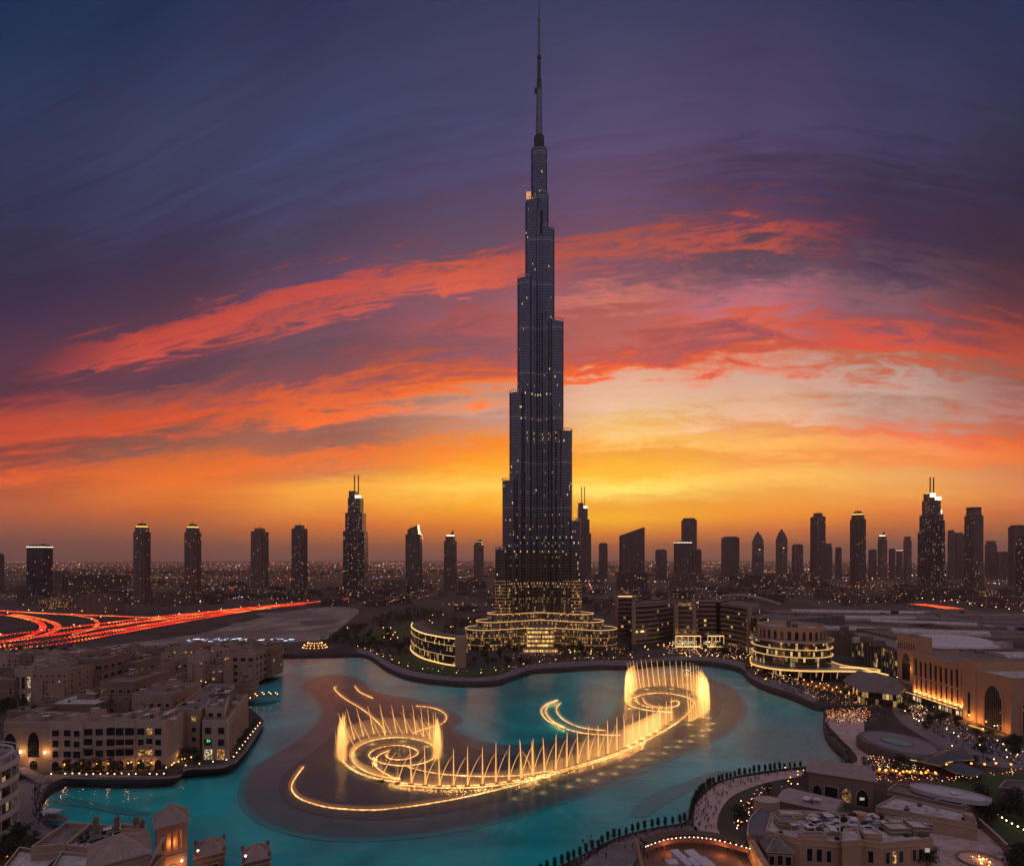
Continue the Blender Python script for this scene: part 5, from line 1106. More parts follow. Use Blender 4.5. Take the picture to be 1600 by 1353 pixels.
B_ = cp3([(950, 655), (918, 684), (850, 706), (760, 715), (670, 705), (600, 684), (568, 658), (592, 628), (650, 608), (730, 599), (800, 609), (846, 632), (838, 654), (790, 675), (740, 681), (690, 675), (664, 658), (684, 636)])
C_ = cp3([(740, 795), (660, 758), (604, 716), (598, 690), (630, 652), (690, 626)])
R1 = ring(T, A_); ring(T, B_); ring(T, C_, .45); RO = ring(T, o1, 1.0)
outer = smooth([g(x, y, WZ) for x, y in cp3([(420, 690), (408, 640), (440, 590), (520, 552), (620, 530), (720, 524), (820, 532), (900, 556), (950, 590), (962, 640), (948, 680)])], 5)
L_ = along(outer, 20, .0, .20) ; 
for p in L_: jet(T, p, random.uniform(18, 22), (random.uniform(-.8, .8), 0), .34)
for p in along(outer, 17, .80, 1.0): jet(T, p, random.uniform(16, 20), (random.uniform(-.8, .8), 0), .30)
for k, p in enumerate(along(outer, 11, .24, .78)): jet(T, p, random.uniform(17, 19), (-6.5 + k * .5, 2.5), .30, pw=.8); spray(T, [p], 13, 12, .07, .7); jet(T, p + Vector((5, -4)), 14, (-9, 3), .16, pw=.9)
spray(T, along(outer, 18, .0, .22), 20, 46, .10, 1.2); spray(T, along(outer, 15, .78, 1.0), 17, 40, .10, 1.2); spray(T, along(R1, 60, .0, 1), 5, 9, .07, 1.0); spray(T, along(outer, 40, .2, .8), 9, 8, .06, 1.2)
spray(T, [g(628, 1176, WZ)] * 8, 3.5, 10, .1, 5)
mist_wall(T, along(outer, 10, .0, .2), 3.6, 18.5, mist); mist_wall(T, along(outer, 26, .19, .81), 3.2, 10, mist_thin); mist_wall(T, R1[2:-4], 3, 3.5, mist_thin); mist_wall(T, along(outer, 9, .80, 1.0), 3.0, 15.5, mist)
for q in along(R1, 8, .0, 1): plight(T, (q.x, q.y, WZ - .7), (1, .44, .12), 1100, .9)
# the long arc of paired jets
T = thing('arc_fountain', 'long curved rail of paired leaning golden jets linking both ring fountains', 'fountain', (*g(820, 1217, WZ), WZ), 'dancing fountain pieces')
arc = cp3([(740, 812), (860, 822), (970, 829), (1210, 824), (1440, 792), (1600, 765)]) + cp4([(150, 818), (400, 752), (600, 688), (800, 604), (950, 520), (1040, 452), (1090, 385)])
RA = ring(T, arc, .8, 5); ring(T, [(x, y + 3.2) for x, y in arc[:-3]], .5, 5)
rib_ = [(1436, 800), (1300, 806), (1120, 842), (1020, 858)]; ring(T, cp3([(790, 722), (880, 745), (1000, 764), (1200, 775), (1400, 771), (1560, 750), (1640, 740)]), .35)
base = [(640, 797), (735, 810), (810, 817), (890, 824), (970, 829), (1050, 829), (1130, 826), (1215, 820), (1290, 810), (1365, 800), (1435, 788), (1500, 775)]
basep = cp3(base) + cp4([(55, 830), (125, 815), (195, 798), (262, 780), (328, 762), (395, 742), (458, 722), (518, 702), (575, 684), (628, 664), (676, 644), (722, 622), (766, 600), (808, 578), (848, 556), (886, 534), (922, 510), (956, 486)])
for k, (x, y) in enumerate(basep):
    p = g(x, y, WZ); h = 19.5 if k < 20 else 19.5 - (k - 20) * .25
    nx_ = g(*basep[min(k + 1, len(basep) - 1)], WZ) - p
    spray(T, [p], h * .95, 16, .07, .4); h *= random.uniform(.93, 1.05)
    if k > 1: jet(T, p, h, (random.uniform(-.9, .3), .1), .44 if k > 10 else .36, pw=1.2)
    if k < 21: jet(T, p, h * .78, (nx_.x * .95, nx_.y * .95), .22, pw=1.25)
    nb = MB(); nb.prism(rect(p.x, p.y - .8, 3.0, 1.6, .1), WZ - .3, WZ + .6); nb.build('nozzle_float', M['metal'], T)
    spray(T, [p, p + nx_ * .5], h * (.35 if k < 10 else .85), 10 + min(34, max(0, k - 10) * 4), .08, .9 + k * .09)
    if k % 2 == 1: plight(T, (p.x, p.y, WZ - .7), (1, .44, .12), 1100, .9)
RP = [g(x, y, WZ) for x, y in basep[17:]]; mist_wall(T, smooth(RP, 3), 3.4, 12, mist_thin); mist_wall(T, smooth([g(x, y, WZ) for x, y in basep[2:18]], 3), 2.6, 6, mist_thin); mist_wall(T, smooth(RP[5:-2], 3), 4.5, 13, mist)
T = thing('ring_fountain', 'right ring fountain hidden in dense golden spray near the far promenade', 'fountain', (*g(1035, 1098, WZ), WZ), 'dancing fountain pieces')
A_ = cp4([(1095, 378), (1060, 350), (1000, 331), (900, 318), (800, 325), (722, 350), (694, 376), (722, 400), (800, 419), (900, 430), (960, 432)])
B_ = cp4([(742, 348), (755, 378), (800, 397), (860, 406), (925, 406), (985, 396), (1001, 378), (982, 363), (948, 372)]); C_ = cp4([(782, 347), (800, 378), (850, 398), (900, 402)])
R2 = ring(T, A_, .8); ring(T, B_, .6); ring(T, C_, .45)
outer = smooth([g(x, y, WZ) for x, y in cp4([(700, 392), (690, 360), (705, 320), (760, 290), (850, 275), (940, 275), (1040, 292), (1110, 325), (1150, 370), (1158, 415), (1130, 452), (1060, 486)])], 5)
ring(T, cp4([(1157, 418), (1130, 452), (1060, 486)]), .7)
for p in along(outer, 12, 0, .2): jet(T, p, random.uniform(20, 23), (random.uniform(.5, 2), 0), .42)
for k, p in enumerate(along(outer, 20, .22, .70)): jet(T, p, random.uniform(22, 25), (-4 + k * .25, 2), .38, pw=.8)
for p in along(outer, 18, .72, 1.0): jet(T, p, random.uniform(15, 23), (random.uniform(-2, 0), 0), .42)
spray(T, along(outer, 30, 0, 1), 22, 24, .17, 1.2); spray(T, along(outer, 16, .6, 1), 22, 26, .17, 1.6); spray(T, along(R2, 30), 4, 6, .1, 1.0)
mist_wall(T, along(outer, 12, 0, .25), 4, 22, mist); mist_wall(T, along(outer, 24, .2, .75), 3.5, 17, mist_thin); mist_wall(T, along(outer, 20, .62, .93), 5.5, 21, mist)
for q in along(outer, 10, .0, 1.0): plight(T, (q.x, q.y, WZ - .7), (1, .44, .12), 1800, .9)
for k, q in enumerate(along(smooth([g(x, y + 5, WZ) for x, y in ((1108, 1112), (1098, 1130), (1060, 1148), (1000, 1173), (940, 1196), (880, 1211), (800, 1228))], 5), 26)): plight(T, (q.x + (k % 2) * 1.2, q.y - (k % 2) * 5, WZ - 1.2), (1, .42, .11), 620 - k * 12, .9)
T = thing('light_rail_loop', 'thin golden light rail sweeping round the left front of the basin', 'light rail', (*g(456, 1235, WZ), WZ), 'dancing fountain pieces')
ring(T, cp3([(196, 722), (160, 770), (135, 812), (131, 850), (160, 890), (220, 920), (330, 950), (480, 964), (620, 965), (800, 946), (1000, 915), (1200, 874), (1400, 825), (1530, 786)]), .42)
for k, (px_, lab) in enumerate(((cp3([(385, 266), (372, 276), (400, 308), (450, 345), (520, 387), (580, 432), (640, 492), (662, 540)]), 'thin golden light rail curling in from the far left of the basin'),
    (cp3([(488, 263), (520, 298), (592, 331)]), 'short golden light rail nearest the far left promenade'),
    (cp3([(835, 375), (900, 381), (960, 395), (1000, 420), (1009, 447), (990, 472), (960, 486), (900, 502), (820, 527)]), 'hooked golden light rail behind the left ring fountain'))):
    T = thing('light_rail_loop', lab, 'light rail', (*g(*px_[0], WZ), WZ), 'dancing fountain pieces'); ring(T, px_, .36)
T = thing('light_rail_loop', 'pair of horseshoe golden light rails on the dark water left of the right ring', 'light rail', (*g(850, 1110, WZ), WZ), 'dancing fountain pieces')
ring(T, cp4([(274, 361), (215, 380), (181, 410), (178, 440), (210, 480), (270, 511), (350, 540), (440, 560), (560, 569), (650, 571)]), .5)
ring(T, cp4([(272, 363), (222, 390), (201, 420), (210, 450), (250, 490), (322, 526)]), .45)
ring(T, cp4([(293, 378), (270, 400), (268, 430), (300, 470), (370, 510), (450, 531), (560, 543)]), .4)
# ================================================================ foreground, bottom left
def pyramid(T, x, y, wx, wy, rot, z0, z1, m_='roof_tile', over=.8, name='pyramid_roof'):
    P = rect(x, y, wx + 2 * over, wy + 2 * over, rot); b_ = MB(); b_.prism(P, z0 - .35, z0, 1, cap=False, bottom=True)
    for i in range(4): b_.face([(*P[i], z0), (*P[(i + 1) % 4], z0), (x, y, z1)], 0)
    for i in range(4):                   # ridge caps and seams
        a, c_ = Vector((*P[i], z0 + .05)), Vector((x, y, z1 + .05)); b_.tube([a, c_], .14, 4, 1)
        p, q_ = Vector((*P[i], z0 + .04)), Vector((*P[(i + 1) % 4], z0 + .04))
        for k in range(1, 9): s_ = p + (q_ - p) * k / 9; e_ = s_ + (c_ - s_) * (1 - abs(k / 4.5 - 1)) * .98; b_.tube([s_, e_], .06, 3, 0, cap=False)
    b_.build(name, [M[m_], M['frame']], T)
def block(T, P, z0, z1, m_='plaster', roof='roof', para=.8, name='wall'):
    P_ = ccw([Vector(q) for q in P]); I = inset(P_, .4); b_ = MB(); b_.prism(P_, z0, z1 + para, 0, cap=False)
    for i in range(len(P_)):
        j = (i + 1) % len(P_); b_.face([(*P_[i], z1 + para), (*P_[j], z1 + para), (*I[j], z1 + para), (*I[i], z1 + para)], 1); b_.face([(*I[i], z1 + para), (*I[j], z1 + para), (*I[j], z1), (*I[i], z1)], 0)
    b_.strip(P_, .3, z1 - 1.0, z1 - .75, 1, closed=True, off=-.15)
    b_.build(name, [M[m_], M['frame']], T); r_ = MB(); r_.face([(*q, z1) for q in I]); r_.build('roof', M[roof], T)
def at(px, py, z): v = g(px, py, z); return v
# wind tower: tapering square tower with open lit belvedere and pyramid roof
tx, ty = xa(266, 166) - 2.2, 170
T = thing('wind_tower', 'square orange lit tower with open arches and a pyramid roof, bottom left', 'tower', (tx, ty, 0))
rt = .62; P = rect(tx, ty, 7.8, 7.8, rt); block(T, P, 0, 22, 'sandstone')
for i in range(4):
    p = Vector(rect(tx, ty, 6.6, 6.6, rt)[i]); b_ = MB(); b_.prism(rect(p.x, p.y, 1.5, 1.5, rt), 22, 30.4); b_.build('corner_pier', M['sandstone'], T)
    a, c_ = Vector(P[i]), Vector(P[(i + 1) % 4]); 
    for k in (1, 2, 3): q_ = a + (c_ - a) * (k / 4); q_ = Vector((tx, ty)) + (q_ - Vector((tx, ty))) * .93; b_ = MB(); b_.prism(rect(q_.x, q_.y, .7, .7, rt), 22, 28.6); b_.build('column', M['sandstone'], T)
b_ = MB(); b_.prism(rect(tx, ty, 8.0, 8.0, rt), 28.4, 30.8, bottom=True); b_.build('lintel', M['sandstone'], T)
b_ = MB(); b_.prism(rect(tx, ty, 3, 3, rt), 22, 28.4); b_.build('lit_core', mat('core plaster', (.5, .3, .18), .8), T)
pyramid(T, tx, ty, 8, 8, rt, 31.0, 35.6)
for i in range(4): p = Vector(rect(tx, ty, 9, 9, rt)[i]); b_ = MB(); b_.tube([(*p, 30.6), (*p, 32.2)], .2, 5, 0, .03); b_.build('finial', M['frame'], T)
b_ = MB(); b_.tube([(tx, ty, 35.5), (tx, ty, 36.8)], .22, 5, 0, .03); b_.build('finial', M['frame'], T)
ux = Vector((math.cos(rt), math.sin(rt))); uy = Vector((-ux.y, ux.x)); cc_ = Vector((tx, ty))
for s_ in (ux, -uy):
    p = cc_ + s_ * 6.5; plight(T, (p.x, p.y, 16), (1, .40, .10), 1000, .5); q_ = cc_ + s_ * 2.4; plight(T, (q_.x, q_.y, 24), (1, .42, .12), 260, .3)
a, c_ = Vector(P[1]), Vector(P[2]); win_grid(T, a, c_, [.3, .72], [14], 1.6, 5.5, 'round', 0, 'arch_opening'); a, c_ = Vector(P[0]), Vector(P[1]); win_grid(T, a, c_, [.5], [12], 2.4, 6, 'round', 0, 'arch_opening')
lp = cc_ - uy * 4.6 + ux * 2.5; b_ = MB(); b_.ball((lp.x, lp.y, 19), .28); b_.build('wall_lamp', M['lamp_white'], T)
# arched wing joining the tower
T = thing('arcaded_wing', 'narrow wing with tall sloping arches joined to the orange lit tower', 'building', (xa(235, 165), 165, 0))
a, c_ = Vector((xa(222, 150), 150)), Vector((xa(258, 163), 163)); nn_ = Vector((-(c_ - a).y, (c_ - a).x)).normalized() * 6
block(T, [a, c_, c_ + nn_, a + nn_], 0, 23, 'sandstone'); win_grid(T, a, c_, [.28, .72], [14], 3.6, 7, 'round', 0, 'arch_opening'); win_grid(T, a, c_, [.3, .7], [4], 3.4, 6, 'round', .5, 'arch_opening')
b_ = MB(); b_.tube([(*(a + nn_ * .05), 24), (*(c_ + nn_ * .05), 28.5)], .5, 6); b_.build('stair_rail', M['plaster_pale'], T)
# pyramid roofed hall
hx, hy = xa(184, 150) - 1.6, 153
T = thing('pyramid_hall', 'cream hall with a broad ribbed pyramid roof, bottom left beside the tower', 'building', (hx, hy, 0))
P = rect(hx, hy, 13, 13, .62); block(T, P, 0, 30, 'plaster', para=.2); pyramid(T, hx, hy, 13, 13, .62, 30.6, 34.8)
for i in (0, 1): a, c_ = Vector(P[i]), Vector(P[i + 1]); win_grid(T, a, c_, [.25, .75], [24.5], 1.6, 3.0, 'rect', .1); win_grid(T, a, c_, [.2, .5, .8], [12], 1.8, 3.8, 'rect', .1)
# roof terraces with parapets in front of the lake
T = thing('terrace_block', 'large block with walled roof terraces and planters left of the pyramid roof', 'building', (xa(120, 160), 165, 0))
def rp(px, py, z): v = g(px, py, z); return Vector(v)
Z1 = 24.0
block(T, [rp(96, 1326, Z1), rp(150, 1332, Z1), rp(214, 1306, Z1), rp(206, 1298, Z1), rp(104, 1290, Z1), rp(48, 1330, Z1)], 0, Z1, 'plaster', 'roof', 1.5)
block(T, [rp(30, 1328, Z1 - 3), rp(96, 1338, Z1 - 3), rp(60, 1372, Z1 - 3), rp(0, 1366, Z1 - 3)], 0, Z1 - 3, 'plaster_dark', 'roof_pale', 1.2)
block(T, [rp(96, 1334, Z1 - 1), rp(150, 1338, Z1 - 1), rp(140, 1380, Z1 - 1), rp(70, 1376, Z1 - 1)], 0, Z1 - 1, 'plaster', 'roof_pale', 1.0)
block(T, [rp(186, 1300, 26), rp(228, 1300, 26), rp(228, 1294, 26), rp(188, 1290, 26)], 0, 26, 'sandstone', 'roof', 1.0)
b_ = MB(); b_.strip([rp(140, 1294, Z1), rp(100, 1328, Z1)], .7, Z1, Z1 + 1.5); b_.build('terrace_wall', M['plaster'], T)
random.seed(3)
for k in range(26):
    p = rp(random.uniform(110, 195), random.uniform(1302, 1326), Z1); b_ = MB(); r = random.random()
    if r < .4: b_.prism(rect(p.x, p.y, random.uniform(.8, 2.2), .8, random.random()), Z1, Z1 + random.uniform(.6, 1.4)); b_.build('roof_unit', M[random.choice(['metal', 'metal_pale', 'roof_pale'])], T)
    elif r < .8:
        b_.ball((p.x, p.y, Z1 + .9), random.uniform(.6, 1.1), 6, 4); b_.build('potted_shrub', M['leaf2'], T)
    else: b_.prism(rect(p.x, p.y, 2.2, 2.2, .6), Z1 + 2.1, Z1 + 2.2); b_.tube([(p.x, p.y, Z1), (p.x, p.y, Z1 + 2.1)], .07, 4); b_.build('sunshade', M['cloth_white'], T)
for px, py in ((213, 1292), (183, 1291), (222, 1297), (150, 1292)):
    p = rp(px, py, 26); b_ = MB(); b_.prism(rect(p.x, p.y, 1.1, 1.1, .3), 24, 28); b_.prism(rect(p.x, p.y, 1.6, 1.6, .3), 28, 28.5, bottom=True); b_.ball((p.x, p.y, 29.0), .75, 6, 4); b_.build('rooftop_urn', M['plaster_dark'], T)
# two small pavilions at the water's edge
for k, (x0, x1, yt, dd, lab) in enumerate(((300, 356, 1312, 172, 'brown lakeside pavilion with hipped roof and corner urns, right of the lit tower'), (374, 426, 1322, 165, 'smaller lakeside pavilion with pyramid roof, rightmost of the bottom left buildings'))):
    x, y = xa((x0 + x1) / 2, dd + 5), dd + 5; w_ = (x1 - x0) * dd / F * .72; T = thing('lakeside_pavilion', lab, 'pavilion', (x, y, 0)); rr = .5; zt_ = zt(yt + 30, dd)
    P = rect(x, y, w_, w_, rr); block(T, P, 0, zt_, 'plaster_dark'); pyramid(T, x, y, w_, w_, rr, zt_ + 1.0, zt(yt + 8, dd), 'roof_tile', .5)
    for i in (0, 1): win_grid(T, Vector(P[i]), Vector(P[i + 1]), [.3, .7], [zt_ - 6], 1.5, 3.4, 'rect', .1)
    for i in range(4): p = Vector(P[i]); b_ = MB(); b_.prism(rect(p.x, p.y, .9, .9, rr), zt_, zt_ + 1.8); b_.ball((p.x, p.y, zt_ + 2.2), .6, 6, 4); b_.build('rooftop_urn', M['plaster_dark'], T)
    b_ = MB(); b_.ball((x - 1.5, y - w_ / 2, zt_ + 2.2), .32); b_.build('roof_lamp', M['lamp_white'], T)
# round balcony building, left edge
cx, cyy = xa(-112, 205), 214
T = thing('round_balcony_building', 'round building with curved balcony bands cut by the left border', 'building', (cx, cyy, 0)); rr = 19.5
for k, z in enumerate((3, 9.5, 16, 22.5, 29)):
    b_ = MB(); b_.prism(circ(cx, cyy, rr, n=36), z - .6, z + .6, bottom=True); b_.strip(circ(cx, cyy, rr - .1, n=36), .25, z + .6, z + 1.7, closed=True); b_.build('balcony', M['white'], T)
    if k < 4: b_ = MB(); b_.prism(circ(cx, cyy, rr - 2.2, n=36), z + .6, z + 5.9, cap=False); b_.build('glazing', M['dark_glazing'], T)
b_ = MB(); b_.strip(circ(cx, cyy, rr - 2, n=36), .6, 32.5, 33.5, closed=True); b_.strip(circ(cx, cyy, rr - .4, n=36), .3, 33.6, 34, closed=True); b_.build('roof_ring', M['white'], T)
b_ = MB(); b_.face([(*p, 29.7) for p in circ(cx, cyy, rr - 1, n=36)]); b_.build('roof', M['roof'], T)
for a in range(-60, 60, 15): p = (cx + (rr - .5) * math.cos(R(a)), cyy + (rr - .5) * math.sin(R(a))); b_ = MB(); b_.tube([(*p, 0), (*p, 34)], .22, 5); b_.build('column', M['white'], T)
plight(T, (xa(8, 196), 192, 2), (1, .18, .06), 500)
# boat moored by the quay
def boat(label, p, L, a, group=None):
    T = thing('boat', label, 'boat', (p[0], p[1], WZ)); c, s_ = math.cos(a), math.sin(a); tr_ = lambda x, y, z: (p[0] + x * c - y * s_, p[1] + x * s_ + y * c, WZ + z)
    prof = [(-.5, .16), (-.3, .2), (0, .21), (.25, .17), (.42, .08), (.5, .005)]; b_ = MB(); up_, lo = [], []
    for x, w_ in prof: up_.append((x * L, w_ * L)); lo.append((x * L * .9, w_ * L * .6))
    for i in range(len(prof) - 1):
        for s2 in (1, -1):
            q = [tr_(lo[i][0], lo[i][1] * s2, -.3), tr_(lo[i + 1][0], lo[i + 1][1] * s2, -.3), tr_(up_[i + 1][0], up_[i + 1][1] * s2, L * .1), tr_(up_[i][0], up_[i][1] * s2, L * .1)]
            b_.face(q if s2 < 0 else q[::-1])
        b_.face([tr_(up_[i][0], -up_[i][1], L * .09), tr_(up_[i + 1][0], -up_[i + 1][1], L * .09), tr_(up_[i + 1][0], up_[i + 1][1], L * .09), tr_(up_[i][0], up_[i][1], L * .09)], 1)
    b_.face([tr_(lo[0][0], lo[0][1], -.3), tr_(up_[0][0], up_[0][1], L * .1), tr_(up_[0][0], -up_[0][1], L * .1), tr_(lo[0][0], -lo[0][1], -.3)]); b_.build('hull', [M['white'], M['paving_dark']], T)
    b_ = MB(); b_.face([tr_(-.36 * L, -.15 * L, L * .29), tr_(.22 * L, -.13 * L, L * .31), tr_(.22 * L, .13 * L, L * .31), tr_(-.36 * L, .15 * L, L * .29)]); b_.face([tr_(-.36 * L, .15 * L, L * .28), tr_(.22 * L, .13 * L, L * .3), tr_(.22 * L, -.13 * L, L * .3), tr_(-.36 * L, -.15 * L, L * .28)]); b_.build('awning', M['cloth_white'], T)
    for x in (-.34, -.05, .2):
        for s2 in (-.12, .12): b_ = MB(); b_.tube([tr_(x * L, s2 * L, L * .09), tr_(x * L, s2 * L, L * .29)], .07, 4); b_.build('post', M['metal'], T)
    return T
boat('white tour boat with an awning moored at the left end of the lake', g(84, 1281, WZ), 14, -.2)
boat('small white boat near the left shore behind the tour boat', g(60, 1293, WZ), 7, .4)
for k, (x, y, lab) in enumerate(((96, 1262, 'a'),)): pass

# ================================================================ foreground, bottom right
def hall(label, pts, z, m_='plaster', roof='roof', name='hall', para=.9, units=4, cat='building'): return bld(label, [rp(x, y, z) for x, y in pts], z, m_, roof=roof, name=name, para=para, units=units, cat=cat, ledges=(z - 1.2,))
A, B = Vector((138, 253)), Vector((160, 241)); nv = Vector((6.5, 12))
T = bld('brown hall with three big arches and a slanting roof, beside the near promenade', [A, B, B + nv, A + nv], 12.5, 'plaster_dark', roof='roof_tile', name='arched_hall', units=2)
win_grid(T, A, B, [.14], [2.2], 3.2, 5.5, 'arch', 0, 'arch_opening'); win_grid(T, A, B, [.36], [2.2], 4.4, 5.6, 'rect', 0, 'opening'); win_grid(T, A, B, [.60], [2.2], 3.2, 6, 'arch', 1, 'arch_opening'); win_grid(T, A, B, [.84], [1.5], 4.6, 7.5, 'arch', 0, 'arch_opening')
b_ = MB(); pz = 13.6; q = [A + Vector((-2, -1)), B + Vector((1, -1.5)), B + nv * .75, A + nv * .75]; b_.face([(*q[0], pz), (*q[1], pz), (*q[2], pz + 3), (*q[3], pz + 3)]); b_.face([(*q[3], pz + 3), (*q[2], pz + 3), (*(B + nv), pz), (*(A + nv), pz)]); b_.face([(*q[1], pz), (*(B + nv), pz), (*q[2], pz + 3)]); b_.face([(*q[0], pz), (*q[3], pz + 3), (*(A + nv), pz)]); b_.build('sloping_roof', M['roof_tile'], T)
wl = MB(); p = A + (B - A) * .84; wl.box(p.x - 1.4, p.y - .45, 4.5, p.x + 1.4, p.y - .3, 5.6); wl.build('lit_sign', glow('pale shop light', (.8, .75, .7), .5), T)
T = hall('long pinkish ridged roof in front of the arched hall', [(1213, 1249), (1304, 1268), (1318, 1250), (1234, 1231)], 8, 'plaster_dark', 'roof_tile', para=.1)
q = [rp(1211, 1250, 8.3), rp(1305, 1269, 8.3), rp(1320, 1250, 8.3), rp(1233, 1230, 8.3)]; m0, m1 = (q[0] + q[3]) / 2, (q[1] + q[2]) / 2
b_ = MB(); b_.face([(*q[0], 8.2), (*q[1], 8.2), (*m1, 10), (*m0, 10)]); b_.face([(*m0, 10), (*m1, 10), (*q[2], 8.2), (*q[3], 8.2)]); b_.face([(*q[1], 8.2), (*q[2], 8.2), (*m1, 10)]); b_.face([(*q[3], 8.2), (*q[0], 8.2), (*m0, 10)]); b_.build('ridged_roof', mat('pink roof', (.33, .24, .23), .8), T)
hall('long low wing with pale roof running to the right of the arched hall', [(1368, 1262), (1527, 1290), (1520, 1274), (1398, 1246)], 6.0, 'plaster', 'roof_pale', units=5)
T = hall('beige wing behind the long pale roofed wing, carrying the oval deck', [(1386, 1236), (1502, 1262), (1528, 1252), (1400, 1226)], 7.5, 'plaster_dark', 'roof', units=4)
b_ = MB(); c0 = rp(1484, 1243, 8.5); b_.prism(circ(c0.x, c0.y, 14, 6, 30, rot=-.55), 8.2, 9.6); b_.strip(circ(c0.x, c0.y, 14, 6, 30, rot=-.55), .3, 9.6, 10.3, closed=True); b_.build('oval_deck', M['white'], T)
Z = 9.5
T = hall('big flat roofed building with recessed terraces, bottom right foreground', [(1196, 1300), (1250, 1314), (1310, 1318), (1345, 1315), (1376, 1320), (1418, 1316), (1458, 1312), (1425, 1281), (1372, 1276), (1240, 1268), (1205, 1272)], Z, 'sandstone', 'roof_pale', name='foreground_block', units=10)
pp = [rp(x, y, Z) for x, y in ((1250, 1314), (1310, 1318), (1345, 1315), (1376, 1320), (1418, 1316), (1458, 1312))]
for i in range(5):
    wx_ = [.25, .5, .75] if (pp[i + 1] - pp[i]).length > 9 else [.5]; win_grid(T, pp[i], pp[i + 1], wx_, [2.6], 1.6, 4.2, 'rect', .12)
block(T, [rp(1316, 1318, 11), rp(1346, 1316, 11), rp(1340, 1296, 11), rp(1318, 1298, 11)], 0, 11.2, 'sandstone', 'roof_pale')
random.seed(14)
for x_, y_, w_, l_, h_ in ((1228, 1290, 7, 6, 2.6), (1236, 1276, 9, 4, 1.6), (1400, 1300, 8, 5, 2.2), (1432, 1300, 6, 6, 3.0), (1408, 1287, 10, 3.5, 1.2), (1360, 1310, 6, 4, 2.4), (1270, 1311, 9, 3, 1.8), (1444, 1291, 4, 4, 1.4)):
    c0 = rp(x_, y_, Z); block(T, rect(c0.x, c0.y, w_, l_, random.uniform(-.15, .1)), Z - .5, Z + h_, random.choice(['plaster', 'sandstone', 'plaster_dark']), random.choice(['roof', 'roof_pale']), .4, 'roof_hut')
for k in range(26):
    x_, y_ = random.uniform(1215, 1445), random.uniform(1278, 1312); c0 = rp(x_, y_, Z); b_ = MB(); s_ = random.uniform(.5, 1.3); b_.prism(rect(c0.x, c0.y, s_ * 1.5, s_, .1), Z, Z + random.uniform(.5, 1.5)); b_.tube([(c0.x, c0.y, Z + .3), (c0.x + random.uniform(-4, 4), c0.y + random.uniform(-1, 1), Z + .3)], .14, 4); b_.build('roof_duct', M[random.choice(['metal', 'metal_pale', 'roof_dark'])], T)
pit = [rp(1258, 1272, Z + .1), rp(1312, 1276, Z + .1), rp(1312, 1304, Z + .1), rp(1276, 1304, Z + .1)]; b_ = MB(); b_.strip(pit, .6, Z, Z + 1.3, closed=True); b_.build('terrace_wall', M['plaster_pale'], T); b_ = MB(); b_.face([(*p, Z + .12) for p in ccw(pit)]); b_.build('terrace_floor', M['roof_dark'], T)
random.seed(9)
for k in range(34):
    x_, y_ = random.uniform(1262, 1386), random.uniform(1273, 1302); p = rp(x_, y_, Z); b_ = MB(); s_ = random.uniform(1.2, 3.4)
    if k % 3: b_.prism(rect(p.x, p.y, s_ * 1.3, s_, .1), Z + 1.2, Z + 1.5, bottom=True); [b_.box(p.x + ax - .1, p.y - .1, Z, p.x + ax + .1, p.y + .1, Z + 1.2) for ax in (-.6, .6)]; b_.build('awning', M[random.choice(['white', 'cloth_white', 'roof_pale'])], T)
    else: b_.prism(rect(p.x, p.y, s_, s_ * .8, .2), Z, Z + random.uniform(.8, 2)); b_.prism(rect(p.x, p.y, s_ * .5, s_ * .5, .2), Z + 2, Z + 2.15); b_.build('roof_unit', M[random.choice(['metal', 'roof_dark', 'metal_pale'])], T)
b_ = MB(); p = rp(1432, 1324, 5); b_.box(p.x - .8, pp[4].y - .4, 6.2, p.x + .8, pp[4].y - .2, 7.6); b_.build('lit_panel', glow('pale panel', (.8, .72, .7), .45), T)
T = thing('tent_roof_pavilion', 'small pavilion with pointed grey roof at the left end of the big flat building', 'pavilion', (*rp(1212, 1318, 8), 0)); c0 = rp(1212, 1316, 8)
block(T, rect(c0.x, c0.y, 8.5, 8, -.1), 0, 6.5, 'plaster_dark', para=0); pyramid(T, c0.x, c0.y, 8.5, 8, -.1, 7, 11, 'roof', .7); P = rect(c0.x, c0.y, 8.5, 8, -.1); win_grid(T, Vector(P[0]), Vector(P[1]), 3, [2], 1.8, 3.2, 'rect', 0)
T = thing('round_stair_tower', 'beige rounded stair tower with a curved grey ramp roof beside the planted strip', 'building', (*rp(1198, 1252, 11), 0)); c0 = rp(1198, 1254, 11)
b_ = MB(); b_.prism(circ(c0.x, c0.y, 5.2, 3.4, 20), 0, 12.5, 0, 1); b_.build('wall', [M['plaster'], M['plaster_pale']], T)
cv_ = smooth([rp(1190, 1262, 9), rp(1172, 1282, 9), rp(1168, 1304, 9)], 6); b_ = MB(); b_.strip([p + Vector((4.5, 0)) for p in cv_], 8.5, 0, 9, 0, 1); b_.build('ramp_roof', [M['plaster_dark'], mat('grey ramp', (.15, .13, .15), .7)], T)
b_ = MB(); b_.strip(cv_, .35, 9, 10, 0); b_.build('ramp_edge', M['metal_pale'], T)
T = thing('lit_curved_wall', 'orange lit rough curved wall at the bottom edge, left of the pointed roof', 'wall', (*g(1185, 1340), 0)); cv_ = smooth([rp(1172, 1306, 7), rp(1182, 1325, 7), rp(1196, 1350, 7), rp(1206, 1385, 7)], 5)
b_ = MB(); b_.strip(cv_, 2.2, 0, 7, 0); b_.build('wall', mat('rough orange stone', (.42, .26, .15), .9, var=.5, scale=.6, bump=.6), T); p = cv_[8]; plight(T, (p.x - 4, p.y - 2, 3), (1, .42, .12), 900); plight(T, (p.x - 3, p.y + 7, 3), (1, .42, .12), 500)
